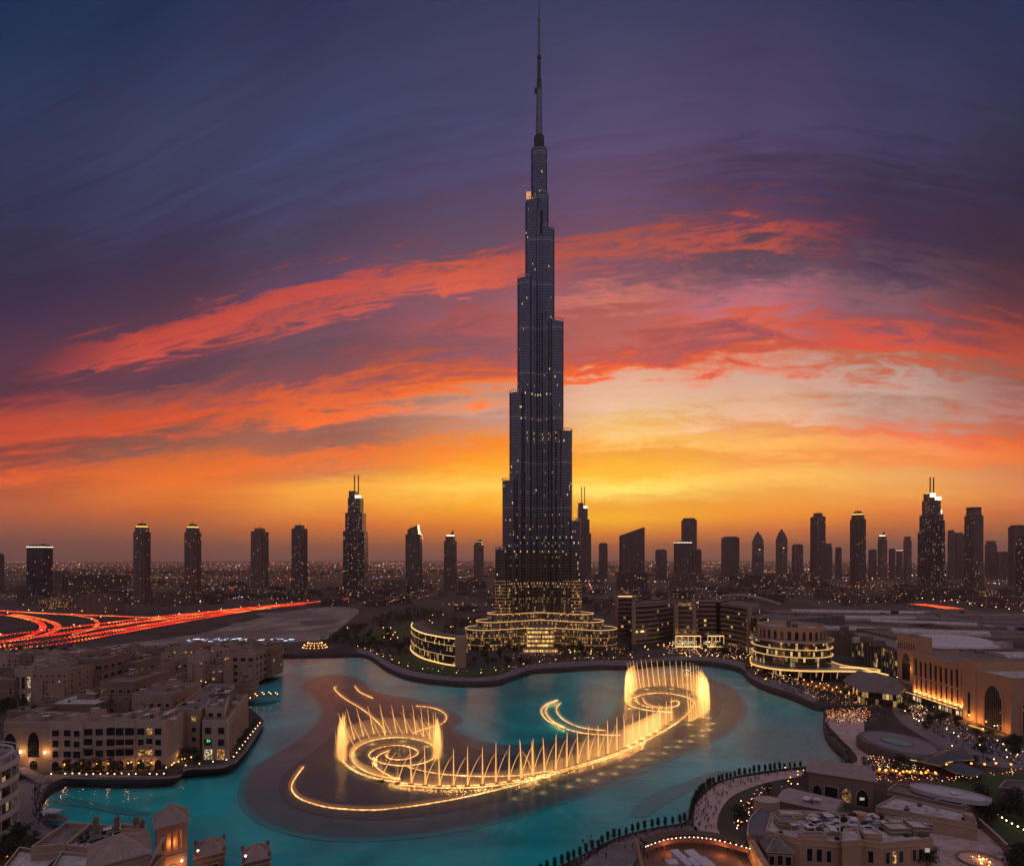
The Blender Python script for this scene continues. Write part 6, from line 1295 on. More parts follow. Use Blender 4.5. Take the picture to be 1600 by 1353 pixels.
# curved canopy with a line of lights over the brown plaza
T = thing('curved_canopy', 'dark curved canopy with a string of lights along its front, above the brown plaza', 'canopy', (*g(1080, 1316), 0))
cv_ = smooth([rp(1006, 1315, 5), rp(1040, 1304, 5), (rp(1080, 1301, 5)), rp(1120, 1306, 5), rp(1166, 1318, 5)], 6)
b_ = MB(); b_.strip(cv_, 3.4, 4.6, 5.4); b_.build('roof', M['metal'], T); b_ = MB(); b_.strip([p + Vector((0, -2.6)) for p in cv_], .5, 2.9, 4.6); b_.build('fascia', mat('rust fascia', (.30, .12, .07), .7), T)
for k, p in enumerate(cv_[::1]):
    b_ = MB(); b_.ball((p.x, p.y - 3.0, 4.9), .15, 6, 4); b_.build('lamp', M['lamp_white'], T)
for p in cv_[::5]: b_ = MB(); b_.tube([(p.x, p.y, 0), (p.x, p.y, 4.6)], .2); b_.build('post', M['metal'], T)
for k in (6, 18): p = cv_[k]; plight(T, (p.x, p.y - 5, 2.5), (1, .35, .12), 420)
T = thing('white_stage', 'white roofed stage of stepped panels on the brown plaza at the bottom', 'stage', (*g(1085, 1345), 0))
for k, (x0, y0, w_, l, a) in enumerate(((1066, 1338, 3.2, 11, .3), (1083, 1334, 4.0, 6, .3), (1090, 1346, 5.5, 5, .3), (1103, 1350, 4.5, 7, .3), (1050, 1350, 4, 3, .1))):
    c0 = g(x0, y0, 3); b_ = MB(); b_.prism(rect(c0.x, c0.y, w_, l, a), 2.2 + k * .3, 2.9 + k * .3, bottom=True); b_.prism(rect(c0.x, c0.y, w_ * .85, l * .85, a), .1, 2.2 + k * .3); b_.build('panel', mat('lilac white panel', (.55, .50, .54), .6, .1), T)
T = thing('parapet_wall', 'long sloping retaining wall between sandy forecourt and dark lawn', 'wall', (*g(1560, 1310), 0)); b_ = MB(); b_.strip([g(1530, 1290), g(1560, 1318), g(1592, 1350), g(1640, 1395)], .9, 0, 3.2, 0, 1); b_.build('wall', [M['plaster_dark'], M['plaster_pale']], T)
T = thing('brick_path_wall', 'straight orange brick path wall running down between promenade and plaza', 'wall', (*g(1000, 1330), 0)); b_ = MB(); b_.strip([g(994, 1312), g(1000, 1340), g(1008, 1375)], 1.2, 0, .9, 0); b_.build('wall', mat('orange brick', (.40, .22, .12), .9, .4), T)
T = bld('grey hall with lit corner at the right border above the dark lawn', [g(1560, 1248), g(1640, 1256), g(1660, 1236), g(1570, 1236)], 4.5, 'roof', roof='roof_dark', name='hall', units=3)
cr = g(1532, 1345); T = thing('round_flower_bed', 'round bed full of orange glowing lights on the sandy forecourt', 'planter', (*cr, 0)); b_ = MB(); b_.strip(circ(cr.x, cr.y, 7.5, 6, 28), .5, 0, .8, closed=True); b_.build('rim', M['plaster_dark'], T)
for k in range(24): a = random.uniform(0, 6.28); r = random.uniform(0, 6); b_ = MB(); b_.ball((cr.x + r * math.cos(a), cr.y + r * .8 * math.sin(a), random.uniform(.3, 1)), random.uniform(.12, .3), 5, 3); b_.build('lamp' if k % 2 else 'shrub', M['lamp_orange' if k % 2 else 'leaf'], T)
plight(T, (cr.x, cr.y, 2.2), (1, .4, .1), 260)
# ================================================================ trees and planting
def leafy(b_, c, rad, n, leaf, m=0, flat=.8):
    for _ in range(n):
        while True:
            x, y, z = (random.uniform(-1, 1) for _ in range(3)); r2 = x * x + y * y + z * z
            if .25 < r2 < 1: break
        p = Vector((c[0] + x * rad, c[1] + y * rad, c[2] + z * rad * flat)); a = Vector((random.gauss(0, 1), random.gauss(0, 1), random.gauss(0, 1))).normalized()
        u_ = a.orthogonal().normalized() * leaf * random.uniform(.6, 1.3); v_ = a.cross(u_).normalized() * leaf * random.uniform(.5, 1)
        b_.face([p - u_, p - v_ * .6, p + u_, p + v_], m)
random.seed(31)
def tree_proto(name, label, h, r, lumps, n, leaf, lm):
    T = thing(name, label, 'tree', (0, 0, 0)); b_ = MB(); hz = h * .42
    b_.tube([(0, 0, 0), (.1, .05, hz * .6), (0, 0, hz * 1.3)], r * .09, 6, 0, r * .05)
    cs = []
    for k in range(lumps):
        a = 2 * math.pi * k / lumps + random.uniform(-.4, .4); rr = r * random.uniform(.25, .6); c = (rr * math.cos(a), rr * math.sin(a), hz + (h - hz) * random.uniform(.25, .8)); cs.append(c)
        b_.tube([(0, 0, hz * .9), (c[0] * .6, c[1] * .6, (c[2] + hz) / 2), c], r * .035, 4, 0, r * .012)
    tr_ = b_.build('trunk', M['bark']); kid(tr_, T); b_ = MB()
    for c in cs + [(0, 0, hz + (h - hz) * .7)]: leafy(b_, c, r * random.uniform(.42, .62), n, leaf)
    kid(b_.build('crown', M[lm]), T); return T
TR = [tree_proto('leafy_tree', 'rounded leafy tree', 8, 3.6, 6, 60, .42, 'leaf'), tree_proto('leafy_tree', 'dark leafy tree', 10, 4.4, 7, 60, .5, 'leaf2'), tree_proto('leafy_tree', 'small leafy tree', 5.5, 2.4, 5, 50, .32, 'leaf')]
PT = thing('palm_tree', 'date palm', 'palm', (0, 0, 0)); b_ = MB(); b_.tube([(0, 0, 0), (.1, 0, 4), (.2, .1, 8)], .28, 6, 0, .2); kid(b_.build('trunk', M['bark']), PT); b_ = MB()
for k in range(18):
    a = 2.4 * k; e_ = random.uniform(-.1, 1.1); L_ = random.uniform(2.4, 3.2); prev = Vector((.2, .1, 8)); dr = Vector((math.cos(a), math.sin(a), 0)); sd_ = Vector((-dr.y, dr.x, 0))
    for i in range(5):
        t_ = (i + 1) / 5; p = Vector((.2, .1, 8)) + dr * L_ * t_ + Vector((0, 0, math.sin(e_) * L_ * t_ - 1.9 * t_ * t_)); wd = .42 * math.sin(math.pi * (t_ * .85 + .1))
        b_.face([prev - sd_ * .3, prev + Vector((0, 0, .06)), p + Vector((0, 0, .06)), p - sd_ * wd - Vector((0, 0, .12))]); b_.face([prev + Vector((0, 0, .06)), prev + sd_ * .3, p + sd_ * wd - Vector((0, 0, .12)), p + Vector((0, 0, .06))]); prev = p
kid(b_.build('fronds', M['leaf']), PT)
CT = thing('clipped_tree', 'clipped column tree', 'tree', (0, 0, 0)); b_ = MB(); b_.tube([(0, 0, 0), (0, 0, 1.9)], .13, 5); kid(b_.build('trunk', M['bark']), CT); b_ = MB()
for zz in (1.9, 2.6, 3.3): leafy(b_, (0, 0, zz), .78, 60, .2, 0, 1.1)
b_.prism(circ(0, 0, .5, n=7), 1.4, 3.7); kid(b_.build('crown', M['leaf2']), CT)
USED = set()
def plant(root, p, sc=1.0, label=None, group=None, z=0.0):
    if root.name not in USED:
        USED.add(root.name); root.location = (p[0], p[1], z); root.rotation_euler = (0, 0, random.uniform(0, 6)); root.scale = (sc,) * 3; r = root
        if label: r['label'] = label
    else: r = copy_thing(root, (p[0], p[1], z), random.uniform(0, 6), label, sc)
    if group: r['group'] = group
    return r
def scatter(roots, box, n, sc, label, group, poly=None):
    for _ in range(n):
        x, y = random.uniform(box[0], box[2]), random.uniform(box[1], box[3])
        if poly and not inside((x, y), poly): continue
        p = g(x, y)
        if inside(p, lake_s): continue
        plant(random.choice(roots), p, random.uniform(*sc), label, group)
random.seed(8)
scatter(TR, (575, 985, 645, 1024), 26, (.9, 1.4), 'dark leafy tree in the park left of the crescent building', 'park trees left of the crescent building')
scatter(TR, (735, 1018, 830, 1043), 26, (.7, 1.2), 'dark tree between crescent building and tower entrance', 'trees before the tower podium')
scatter(TR, (872, 1014, 985, 1030), 26, (.7, 1.1), 'dark tree on the shore right of the tower entrance', 'trees right of the tower entrance')
scatter(TR, (935, 985, 990, 1012), 14, (1.0, 1.5), 'tall dark tree between podium and curved hotel wing', 'trees beside the curved hotel wing')
scatter(TR + [PT], (1095, 1006, 1200, 1028), 26, (.7, 1.2), 'tree before the curved hotel wing', 'trees before the hotel')
scatter([TR[0], TR[2], PT], (1165, 1040, 1260, 1066), 24, (.6, 1.0), 'small tree on the terrace under the rotunda', 'terrace trees under the rotunda')
scatter(TR, (1405, 1100, 1500, 1142), 24, (.6, .95), 'street tree on the plaza below the arcade wall', 'plaza trees below the arcade')
scatter(TR, (1500, 1150, 1600, 1200), 22, (.6, .9), 'small tree on the plaza below the huge arched windows', 'plaza trees below the arched windows')
scatter([TR[0], TR[2]], (1400, 1196, 1500, 1212), 12, (.6, .9), 'small tree by the folded dark roofs', 'trees by the folded roofs')
strip_ = [(1215, 1232), (1180, 1242), (1158, 1262), (1146, 1290), (1152, 1308), (1170, 1290), (1176, 1268), (1196, 1246), (1225, 1238)]
scatter([TR[2], TR[0]], (1140, 1230, 1228, 1310), 60, (.5, .8), 'bushy tree with fairy lights in the curved planted strip', 'planted strip beside the grey path', strip_)
scatter(TR, (1530, 1250, 1600, 1290), 22, (.7, 1.1), 'dark tree on the lawn edge at the right border', 'lawn edge trees at the right')
scatter([PT], (1180, 1036, 1262, 1062), 12, (.8, 1.1), 'date palm on the terrace under the rotunda', 'palms under the rotunda')
scatter([PT], (84, 1205.5, 258, 1208.5), 9, (.7, .9), 'date palm before the quay arcade', 'palms before the quay arcade')
scatter([PT], (1300, 1104, 1400, 1128), 8, (.6, .8), 'date palm by the oval pavilion', 'palms by the oval pavilion')
scatter([TR[1]], (1425, 1345, 1460, 1360), 7, (.5, .7), 'dark bush below the big flat roofed building', 'bushes at the bottom edge')
scatter([TR[1]], (1580, 1345, 1610, 1380), 7, (.6, .9), 'dark bush in the bottom right corner', 'bushes in the bottom right corner')
scatter(TR, (-5, 1312, 62, 1362), 26, (.6, 1.0), 'dark tree in the bottom left corner', 'trees in the bottom left corner')
scatter(TR, (0, 1108, 72, 1116), 14, (.8, 1.1), 'dark tree between gatehouse and the tall bay block', 'trees behind the gatehouse')
scatter([TR[0], TR[2], PT], (232, 1066, 345, 1084), 24, (.6, 1.0), 'tree in the lamp lit garden of the old town', 'garden trees in the old town')
scatter([TR[1], TR[0]], (0, 1018, 420, 1034), 34, (.8, 1.3), 'dark tree among the low houses', 'trees among the low houses')
scatter([TR[0], PT], (282, 1186, 312, 1200), 14, (.6, .9), 'dark tree in the notch between end wing and corner block', 'trees in the quay notch')
for k in range(17):
    p = g(84 + k * 10.8 + random.uniform(-2, 2), 1208); plant(random.choice([TR[2], TR[2], TR[0]]), p, random.uniform(.6, .85), 'small round tree before the quay arcade', 'quay trees before the arcade')
for k in range(12):
    t_ = k / 11; p = g(362 + (402 - 362) * t_, 1183 + (1133 - 1183) * t_); plant(TR[2], p + Vector((-1.5, 0)), random.uniform(.5, .8), 'small tree on the quay below the corner block', 'quay trees below the corner block')
# clipped trees standing along the near promenade, one row on the water's edge
edge = [g(*p) for p in ((1322, 1186), (1306, 1166), (1292, 1146), (1290, 1126))]
row = smooth([g(x, y) for x, y in ((1250, 1200.5), (1200, 1207), (1152, 1215), (1112, 1228), (1091, 1245), (1082, 1266), (1076, 1285), (1040, 1293), (1003, 1299.5), (962, 1312), (922, 1332), (882, 1353), (845, 1368), (780, 1388))], 5)
for k, p in enumerate(along(row, 62)): plant(CT, p + Vector((random.uniform(-.4, .4), random.uniform(-.4, .4))), random.uniform(.95, 1.25), 'dark clipped column tree in the row along the near water edge', 'clipped trees along the near promenade')
for k, (x, y) in enumerate(((143, 1300), (196, 1297), (217, 1296), (350, 1312), (362, 1316), (400, 1330), (432, 1340), (437, 1348))): plant(CT, g(x, y, 18), 1.1, 'clipped column tree behind the bottom left roofs', 'clipped trees behind the bottom left roofs', 18 if False else 0)
def wood(name, label, px, n, h, r, leaf=1.2):
    P = [g(*p) for p in px]; xs = [p.x for p in P]; ys = [p.y for p in P]; b_ = MB(); c = 0
    while c < n:
        x, y = random.uniform(min(xs), max(xs)), random.uniform(min(ys), max(ys))
        if not inside((x, y), P): continue
        c += 1; hh = h * random.uniform(.7, 1.2); leafy(b_, (x, y, hh * .62), r * random.uniform(.8, 1.2), 16, leaf); b_.tube([(x, y, 0), (x, y, hh * .7)], .3, 3)
    o = b_.build(name, M['leaf2']); return tag(o, label, None, None, 'stuff')
wood('wood', 'dark wood behind the park lawn', [(570, 975), (600, 962), (650, 953), (690, 956), (700, 968), (640, 974), (600, 980)], 160, 10, 4.5)
wood('wood', 'dark trees around the park lawn', [(500, 1004), (540, 984), (575, 980), (560, 992), (600, 1006), (640, 1003), (640, 1014), (560, 1016)], 120, 9, 4)
wood('wood', 'dark wood left of the twin towers podium', [(270, 925), (400, 925), (520, 930), (600, 935), (600, 940), (480, 938), (300, 940)], 200, 11, 6, 1.8)
wood('wood', 'dark belt of trees on the far plain', [(60, 893), (380, 893), (700, 895), (700, 898), (60, 898)], 200, 14, 16, 6)
wood('wood', 'dark trees behind the hotel', [(915, 945), (1000, 930), (1260, 928), (1260, 935), (960, 965), (915, 990)], 170, 10, 5, 1.5)
wood('wood', 'dark trees on the mall side of the right motorway', [(1330, 935), (1430, 935), (1440, 944), (1340, 944)], 90, 10, 6, 1.8)
wood('wood', 'trees round the tower podium', [(715, 1000), (722, 985), (760, 970), (700, 968), (690, 985), (700, 1000)], 60, 8, 4)

# ================================================================ motorway, cars, lights
def road(px, w_, z, name='road'):
    P = smooth([g(*p) for p in px], 6); b_ = MB(); b_.strip(P, w_, z, z, 0); o = b_.build(name, M['asphalt']); tag(o, kind='structure')
    b_ = MB()
    for s_ in (-1, 1): b_.strip(P, .5, z, z + .9, off=s_ * (w_ / 2 - .3))
    o = b_.build('kerb', M['paving_dark']); tag(o, kind='structure')
    return P
lanes = []
RD = [([(-60, 1022), (0, 1011), (100, 998), (190, 984), (290, 967), (400, 951), (485, 942)], 24, .25, 'away'), ([(-60, 1004), (0, 994), (70, 986), (150, 976), (250, 964), (340, 955), (420, 947)], 20, .28, 'away'),
      ([(-60, 1016), (0, 1004), (100, 990), (200, 975), (300, 961), (400, 949), (490, 941)], 26, .3, 'away'), ([(-60, 1028), (0, 1017), (90, 1007), (170, 993), (240, 980), (320, 966), (400, 953), (480, 944)], 17, .35, 'away'),
      ([(-40, 952), (20, 956), (90, 960), (170, 963), (260, 966), (330, 963)], 17, .4, 'away'), ([(105, 961), (140, 966), (153, 975), (140, 985), (110, 993)], 9, .5, 'away'),
      ([(-30, 960), (20, 963), (60, 973), (66, 984), (46, 994), (20, 1000)], 11, .45, 'toward'), ([(20, 960), (55, 966), (86, 975), (88, 984), (66, 994), (36, 1001)], 11, .55, 'away'),
      ([(480, 942), (520, 938), (560, 934)], 18, .3, 'away'),
      ([(1432, 944), (1480, 950), (1540, 960), (1600, 973), (1680, 990)], 44, .3, 'away')]
BR = M['people_dark']; cb = mat('car paint', (.12, .12, .13), .35, .3, .5)
tl = glow_var('tail light', 4.6, [(1, .02, .004), (1, .05, .01), (1, .02, .004), (1, .09, .015), (.7, .015, .004), (1, .16, .03)], 22, True); hl = glow('head light', (1, .30, .06), 5, True)
def car_into(b_, p, a, away, simple_=False):
    c, s_ = math.cos(a), math.sin(a); f = lambda x, y, z: (p[0] + x * c - y * s_, p[1] + x * s_ + y * c, p[2] + z)
    def bx(x0, x1, y0, y1, z0, z1, m, tp=0.0):
        q = [f(x0, y0, z0), f(x1, y0, z0), f(x1, y1, z0), f(x0, y1, z0), f(x0 + tp, y0 + tp * .4, z1), f(x1 - tp, y0 + tp * .4, z1), f(x1 - tp, y1 - tp * .4, z1), f(x0 + tp, y1 - tp * .4, z1)]
        for i in ((0, 1, 5, 4), (1, 2, 6, 5), (2, 3, 7, 6), (3, 0, 4, 7), (4, 5, 6, 7)): b_.face([q[k] for k in i], m)
    bx(-2.2, 2.2, -.9, .9, .25, .85, 0)
    if not simple_:
        bx(-1.6, 1.0, -.82, .82, .85, 1.42, 1, .35)
        for x in (-1.35, 1.35):
            for y in (-.92, .8): bx(x - .32, x + .32, y, y + .12, 0, .62, 2)
    bx(-2.4, -2.2, -.88, .88, .42, 1.0, 3); bx(2.2, 2.3, -.85, .85, .45, .75, 4)
cbm = MB(); car_into(cbm, (0, 0, 0), 0, True); car_me = cbm.mesh('car', [cb, M['glass'], M['metal'], tl, hl])
random.seed(17); cars = []; 
for px, w_, z, dr in RD:
    P = road(px, w_, z); L = [0]
    for i in range(1, len(P)): L.append(L[-1] + (P[i] - P[i - 1]).length)
    nl = int(w_ / 3.2)
    for l in range(nl):
        off = (l + .5 - nl / 2) * 3.2; s_ = random.uniform(0, 8)
        while s_ < L[-1] - 5:
            i = max(j for j in range(len(P) - 1) if L[j] <= s_); d = (P[i + 1] - P[i]).normalized(); q = P[i] + d * (s_ - L[i]) + Vector((-d.y, d.x)) * (off + random.uniform(-.3, .3))
            toward = dr == 'toward' or (w_ == 24 and l == 0)
            cars.append((q, z + .02, math.atan2(d.y, d.x) + (math.pi if toward else 0))); s_ += random.choice((5.2, 5.5, 5.9, 6.6))
cars = [c for c in cars if abs(c[0].x) < c[0].y * .96]
cars.sort(key=lambda c: c[0].length)
for k, (q, z, a) in enumerate(cars[:300]):
    o = bpy.data.objects.new('car', car_me); C.objects.link(o); o.location = (q.x, q.y, z); o.rotation_euler = (0, 0, a); right = q.x > 0
    tag(o, 'dark car with red tail lights in the queue on the right motorway' if right else 'dark car with red tail lights in the dense queue on the left motorway', 'car', 'cars queuing on the right motorway' if right else 'cars queuing on the left motorway')
b_ = MB()
for q, z, a in cars[300:]: car_into(b_, (q.x, q.y, z), a, True, True)
tag(b_.build('traffic', [cb, M['glass'], M['metal'], tl, hl]), 'dense far traffic with red tail lights', None, None, 'stuff')
# street lamps
SL = {}
def lamp_proto(key, h, r, m_, arm=.8, pole='metal'):
    T = thing('street_lamp', 'street lamp', 'street lamp', (0, 0, 0)); b_ = MB(); b_.tube([(0, 0, 0), (0, 0, h)], .09, 5, 0, .06); b_.tube([(0, 0, h - .1), (arm, 0, h)], .05, 4); b_.prism(rect(0, 0, .5, .5), 0, .35); kid(b_.build('pole', M[pole]), T)
    b_ = MB(); b_.ball((arm, 0, h - .05), r, 7, 5); kid(b_.build('lamp_head', m_), T); SL[key] = T
LM = {k: glow('lamp head ' + k, c, s_, True) for k, c, s_ in (('white', (1, .68, .38), 7), ('warm', (1, .46, .13), 7), ('orange', (1, .25, .03), 6), ('hi', (1, .48, .16), 9))}
lamp_proto('white', 3.2, .26, LM['white']); lamp_proto('warm', 3.6, .30, LM['warm']); lamp_proto('orange', 5.0, .55, LM['orange']); lamp_proto('tall', 11, .75, LM['hi'], 1.6); lamp_proto('low', 1.0, .24, LM['white'], .02)
def lamps(key, pts, label, group, sc=1.0):
    for p in pts:
        if inside(p, lake_s): continue
        r = plant(SL[key], p, sc, label, group); r.rotation_euler = (0, 0, random.uniform(0, 6))
rnd = lambda x0, y0, x1, y1, n: [g(random.uniform(x0, x1), random.uniform(y0, y1)) for _ in range(n)]
random.seed(44)
lamps('low', [g(x, 1211.5 + random.uniform(-1, .6)) for x in range(80, 262, 11) if random.random() < .85], 'low white lamp on the quay edge before the arcade', 'quay lamps before the arcade')
lamps('low', along([g(290, 1198), g(362, 1188), g(406, 1131)], 15), 'low white lamp on the quay round the corner block', 'quay lamps round the corner block')
lamps('warm', along([g(262, 1208), g(285, 1194), g(300, 1192)], 7), 'warm lamp by the end wing of the apartment row', 'warm lamps by the end wing', .9)
lamps('warm', rnd(218, 1064, 345, 1084, 15), 'lamp in the old town garden', 'garden lamps in the old town')
lamps('white', rnd(0, 1085, 200, 1140, 8) + rnd(0, 1020, 420, 1050, 8), 'lamp in a lane of the old town', 'lane lamps in the old town', 1.2)
lamps('warm', along([g(x, y) for x, y in ((560, 1014), (590, 1027), (640, 1047), (700, 1057), (762, 1057), (800, 1045), (880, 1034), (985, 1032), (1060, 1026), (1120, 1028), (1165, 1038), (1185, 1053))], 30), 'lamp along the far promenade', 'lamps along the far promenade', 1.1)
lamps('warm', rnd(590, 985, 650, 1015, 7) + rnd(645, 958, 740, 985, 8) + rnd(540, 985, 620, 1000, 4), 'lamp in the park left of the tower', 'park lamps left of the tower', 1.6)
lamps('warm', rnd(880, 1018, 985, 1030, 7) + rnd(985, 1010, 1060, 1024, 8) + rnd(1060, 1008, 1200, 1034, 18), 'lamp among the trees before the hotel', 'lamps before the hotel', 1.4)
lamps('warm', rnd(1165, 1040, 1250, 1068, 20), 'lamp on the crowded terrace under the rotunda', 'terrace lamps under the rotunda', 1.0)
lamps('white', rnd(1405, 1108, 1480, 1136, 11) + rnd(1340, 1050, 1410, 1090, 8), 'white lamp on the plaza between glass store and arcade', 'white plaza lamps')
lamps('orange', along([g(1360, 1214), g(1400, 1217), g(1430, 1220), g(1462, 1222)], 9) + along([g(1480, 1207), g(1540, 1206), g(1578, 1206)], 6), 'glowing orange lamp along the street beyond the lawn', 'orange street lamps beyond the lawn', .9)
lamps('low', along([g(1552, 1272), g(1575, 1287), g(1600, 1300)], 7), 'small white lamp in a line on the dark lawn', 'white lamps across the dark lawn', 1.2)
lamps('white', [g(1500, 1158), g(1530, 1172), g(1575, 1180), g(1480, 1146), g(1556, 1195), g(1590, 1188)] + rnd(1480, 1140, 1600, 1200, 10), 'white lamp on the plaza below the arched windows', 'white lamps below the arched windows')
lamps('tall', along([g(x, y) for x, y in ((0, 1000), (150, 983), (300, 962), (480, 943))], 14) + rnd(0, 958, 160, 985, 8), 'tall lamp beside the left motorway', 'tall motorway lamps at the left', .75)
lamps('tall', along([g(x, y) for x, y in ((1440, 940), (1520, 950), (1600, 962))], 9) + rnd(1440, 928, 1600, 945, 9), 'tall lamp beside the right motorway', 'tall motorway lamps at the right', .9)
lamps('warm', rnd(1225, 1205, 1320, 1235, 8) + [p for p in rnd(1150, 1236, 1215, 1306, 36) if inside(p, [g(*q_) for q_ in strip_])], 'small warm lamp in the curved planted strip', 'lamps in the curved planted strip', .75)
lamps('orange', [g(30, 1345), g(12, 1335), g(8, 1352)], 'reddish orange lamp in the bottom left corner', 'orange lamps in the bottom left corner', .6)
# parasols with lamps on the lakeside terraces
PS = thing('parasol', 'parasol', 'parasol', (0, 0, 0)); b_ = MB(); b_.tube([(0, 0, 0), (0, 0, 2.7)], .05, 4); kid(b_.build('pole', M['metal']), PS); b_ = MB()
for k in range(8): a0, a1 = math.pi * k / 4, math.pi * (k + 1) / 4; b_.face([(2 * math.cos(a0), 2 * math.sin(a0), 2.3), (2 * math.cos(a1), 2 * math.sin(a1), 2.3), (0, 0, 3.1)])
kid(b_.build('canopy', mat('amber cloth', (.5, .25, .10), .8)), PS); b_ = MB(); b_.ball((0, 0, 3.3), .42, 6, 4); kid(b_.build('lamp', LM['orange']), PS)
for k in range(16):
    t_ = k / 15; x = 1256 + 96 * t_; y = 1070.5 + 22 * t_ + (3.6 if k % 2 else -2.2); plant(PS, g(x, y), 1.15, 'glowing amber parasol on the terrace between rotunda and glass store', 'amber parasols on the lakeside terrace')
for k in range(10): plant(PS, g(1362 + k * 11, 1212 + random.uniform(-2, 5)), .9, 'glowing amber parasol on the street behind the arched hall', 'amber parasols behind the arched hall')
def tables(name, label, poly_px, n, r, m_, z=.9):
    P = [g(*p) for p in poly_px]; xs = [p.x for p in P]; ys = [p.y for p in P]; b_ = MB(); c = 0
    while c < n:
        x, y = random.uniform(min(xs), max(xs)), random.uniform(min(ys), max(ys))
        if inside((x, y), P) and not inside((x, y), lake_s): b_.ball((x, y, z + random.uniform(0, 1.6)), r * random.uniform(.5, 1.3), 5, 3)
        c += 1
    o = b_.build(name, m_); return tag(o, label, None, None, 'stuff')
FL = glow_var('string lights', 3.2, [(1, .30, .06), (1, .42, .12), (1, .22, .03), (1, .55, .22)], .7, True)
FLW = glow_var('mixed small lights', 3.6, [(1, .62, .32), (1, .45, .16), (1, .75, .5), (1, .32, .08)], .7, False)
tables('string_lights', 'strings of orange table lights on the jetty terrace', [(1290, 1112), (1350, 1108), (1362, 1116), (1356, 1130), (1310, 1131), (1292, 1124)], 420, .17, FL)
tables('string_lights', 'strings of orange lights on the parasol terrace', [(1246, 1068), (1275, 1066), (1350, 1090), (1392, 1104), (1372, 1112), (1300, 1100), (1262, 1090)], 300, .16, FL)
tables('string_lights', 'tangle of fairy lights in the trees beside the oval pavilion', [(1410, 1102), (1450, 1108), (1448, 1124), (1420, 1124)], 200, .18, FLW, 2)
tables('string_lights', 'orange lights along the street beyond the arched hall', [(1350, 1218), (1480, 1219), (1600, 1205), (1600, 1211), (1480, 1224), (1350, 1224)], 300, .18, FL)
tables('string_lights', 'fairy lights in the curved planted strip', strip_, 260, .16, FLW, 1.5)
tables('string_lights', 'small lights of the crowded terraces under the rotunda', [(1160, 1040), (1200, 1036), (1250, 1060), (1250, 1074), (1200, 1066)], 240, .17, FLW)
tables('string_lights', 'small lights before the bright hotel entrance', [(1040, 1008), (1140, 1006), (1200, 1020), (1190, 1034), (1040, 1022)], 360, .3, FLW)
tables('string_lights', 'small lights round the tower entrance', [(800, 1020), (990, 1014), (990, 1028), (800, 1038)], 160, .26, FL)
tables('string_lights', 'tiny lights along the far promenade', [(560, 1012), (640, 1046), (760, 1054), (900, 1034), (1100, 1028), (1100, 1022), (900, 1028), (760, 1047), (650, 1040), (600, 1016)], 300, .17, FLW)
tables('string_lights', 'tiny lights on the plaza below the arcade', [(1400, 1098), (1470, 1120), (1600, 1178), (1600, 1200), (1480, 1150)], 120, .14, FLW)
tables('string_lights', 'small lights of the seated crowd below the oval pavilion', [(1352, 1186), (1410, 1188), (1450, 1200), (1440, 1212), (1370, 1208)], 200, .16, FLW)
# market stalls with cold lights behind the old town
MK = glow_var('market lights', 2.2, [(.35, .6, 1), (.8, .9, 1), (1, .8, .6), (.45, .7, 1)], 4, False)
def stall(p, a, lit_):
    T = thing('market_stall', 'white canvas market stall with cold bright lights beside the sand lot', 'stall', (p.x, p.y, 0), 'market stalls beside the sand lot')
    P = rect(p.x, p.y, 6, 4, a); b_ = MB()
    for i in range(4): b_.face([(*P[i], 2.6), (*P[(i + 1) % 4], 2.6), (p.x, p.y, 3.9)])
    b_.build('canopy', M['cloth_white'], T); b_ = MB(); b_.prism(rect(p.x, p.y - 1, 5, 1, a), 0, 1); b_.build('counter', M['plaster_dark'], T); b_ = MB(); b_.prism(rect(p.x, p.y - 1.8, 5, .3, a), 1.9, 2.5, bottom=True); b_.build('strip_light', MK, T)
for k in range(36): stall(g(296 + k * 4.6 + random.uniform(-2, 2), 1002 + random.uniform(-2.5, 3)), random.uniform(-.3, .3), 1)
gp = g(492, 1012); T = thing('lit_dome', 'golden lit dome pavilion on the shore left of the far promenade', 'pavilion', (gp.x, gp.y, 0)); b_ = MB(); b_.dome(gp.x, gp.y, 0, 15, 9, 8, 20, 5); b_.build('dome', mat('amber fabric', (.3, .18, .08), .8), T)
for z, k_ in ((1, 1.0), (4, .88), (6.5, .6)): b_ = MB(); [b_.ball((gp.x + 15.2 * k_ * math.cos(a / 9 * math.pi), gp.y + 9.2 * k_ * math.sin(a / 9 * math.pi), z), .42, 5, 3) for a in range(18)]; o = b_.build('light_string', LM['warm'], T)
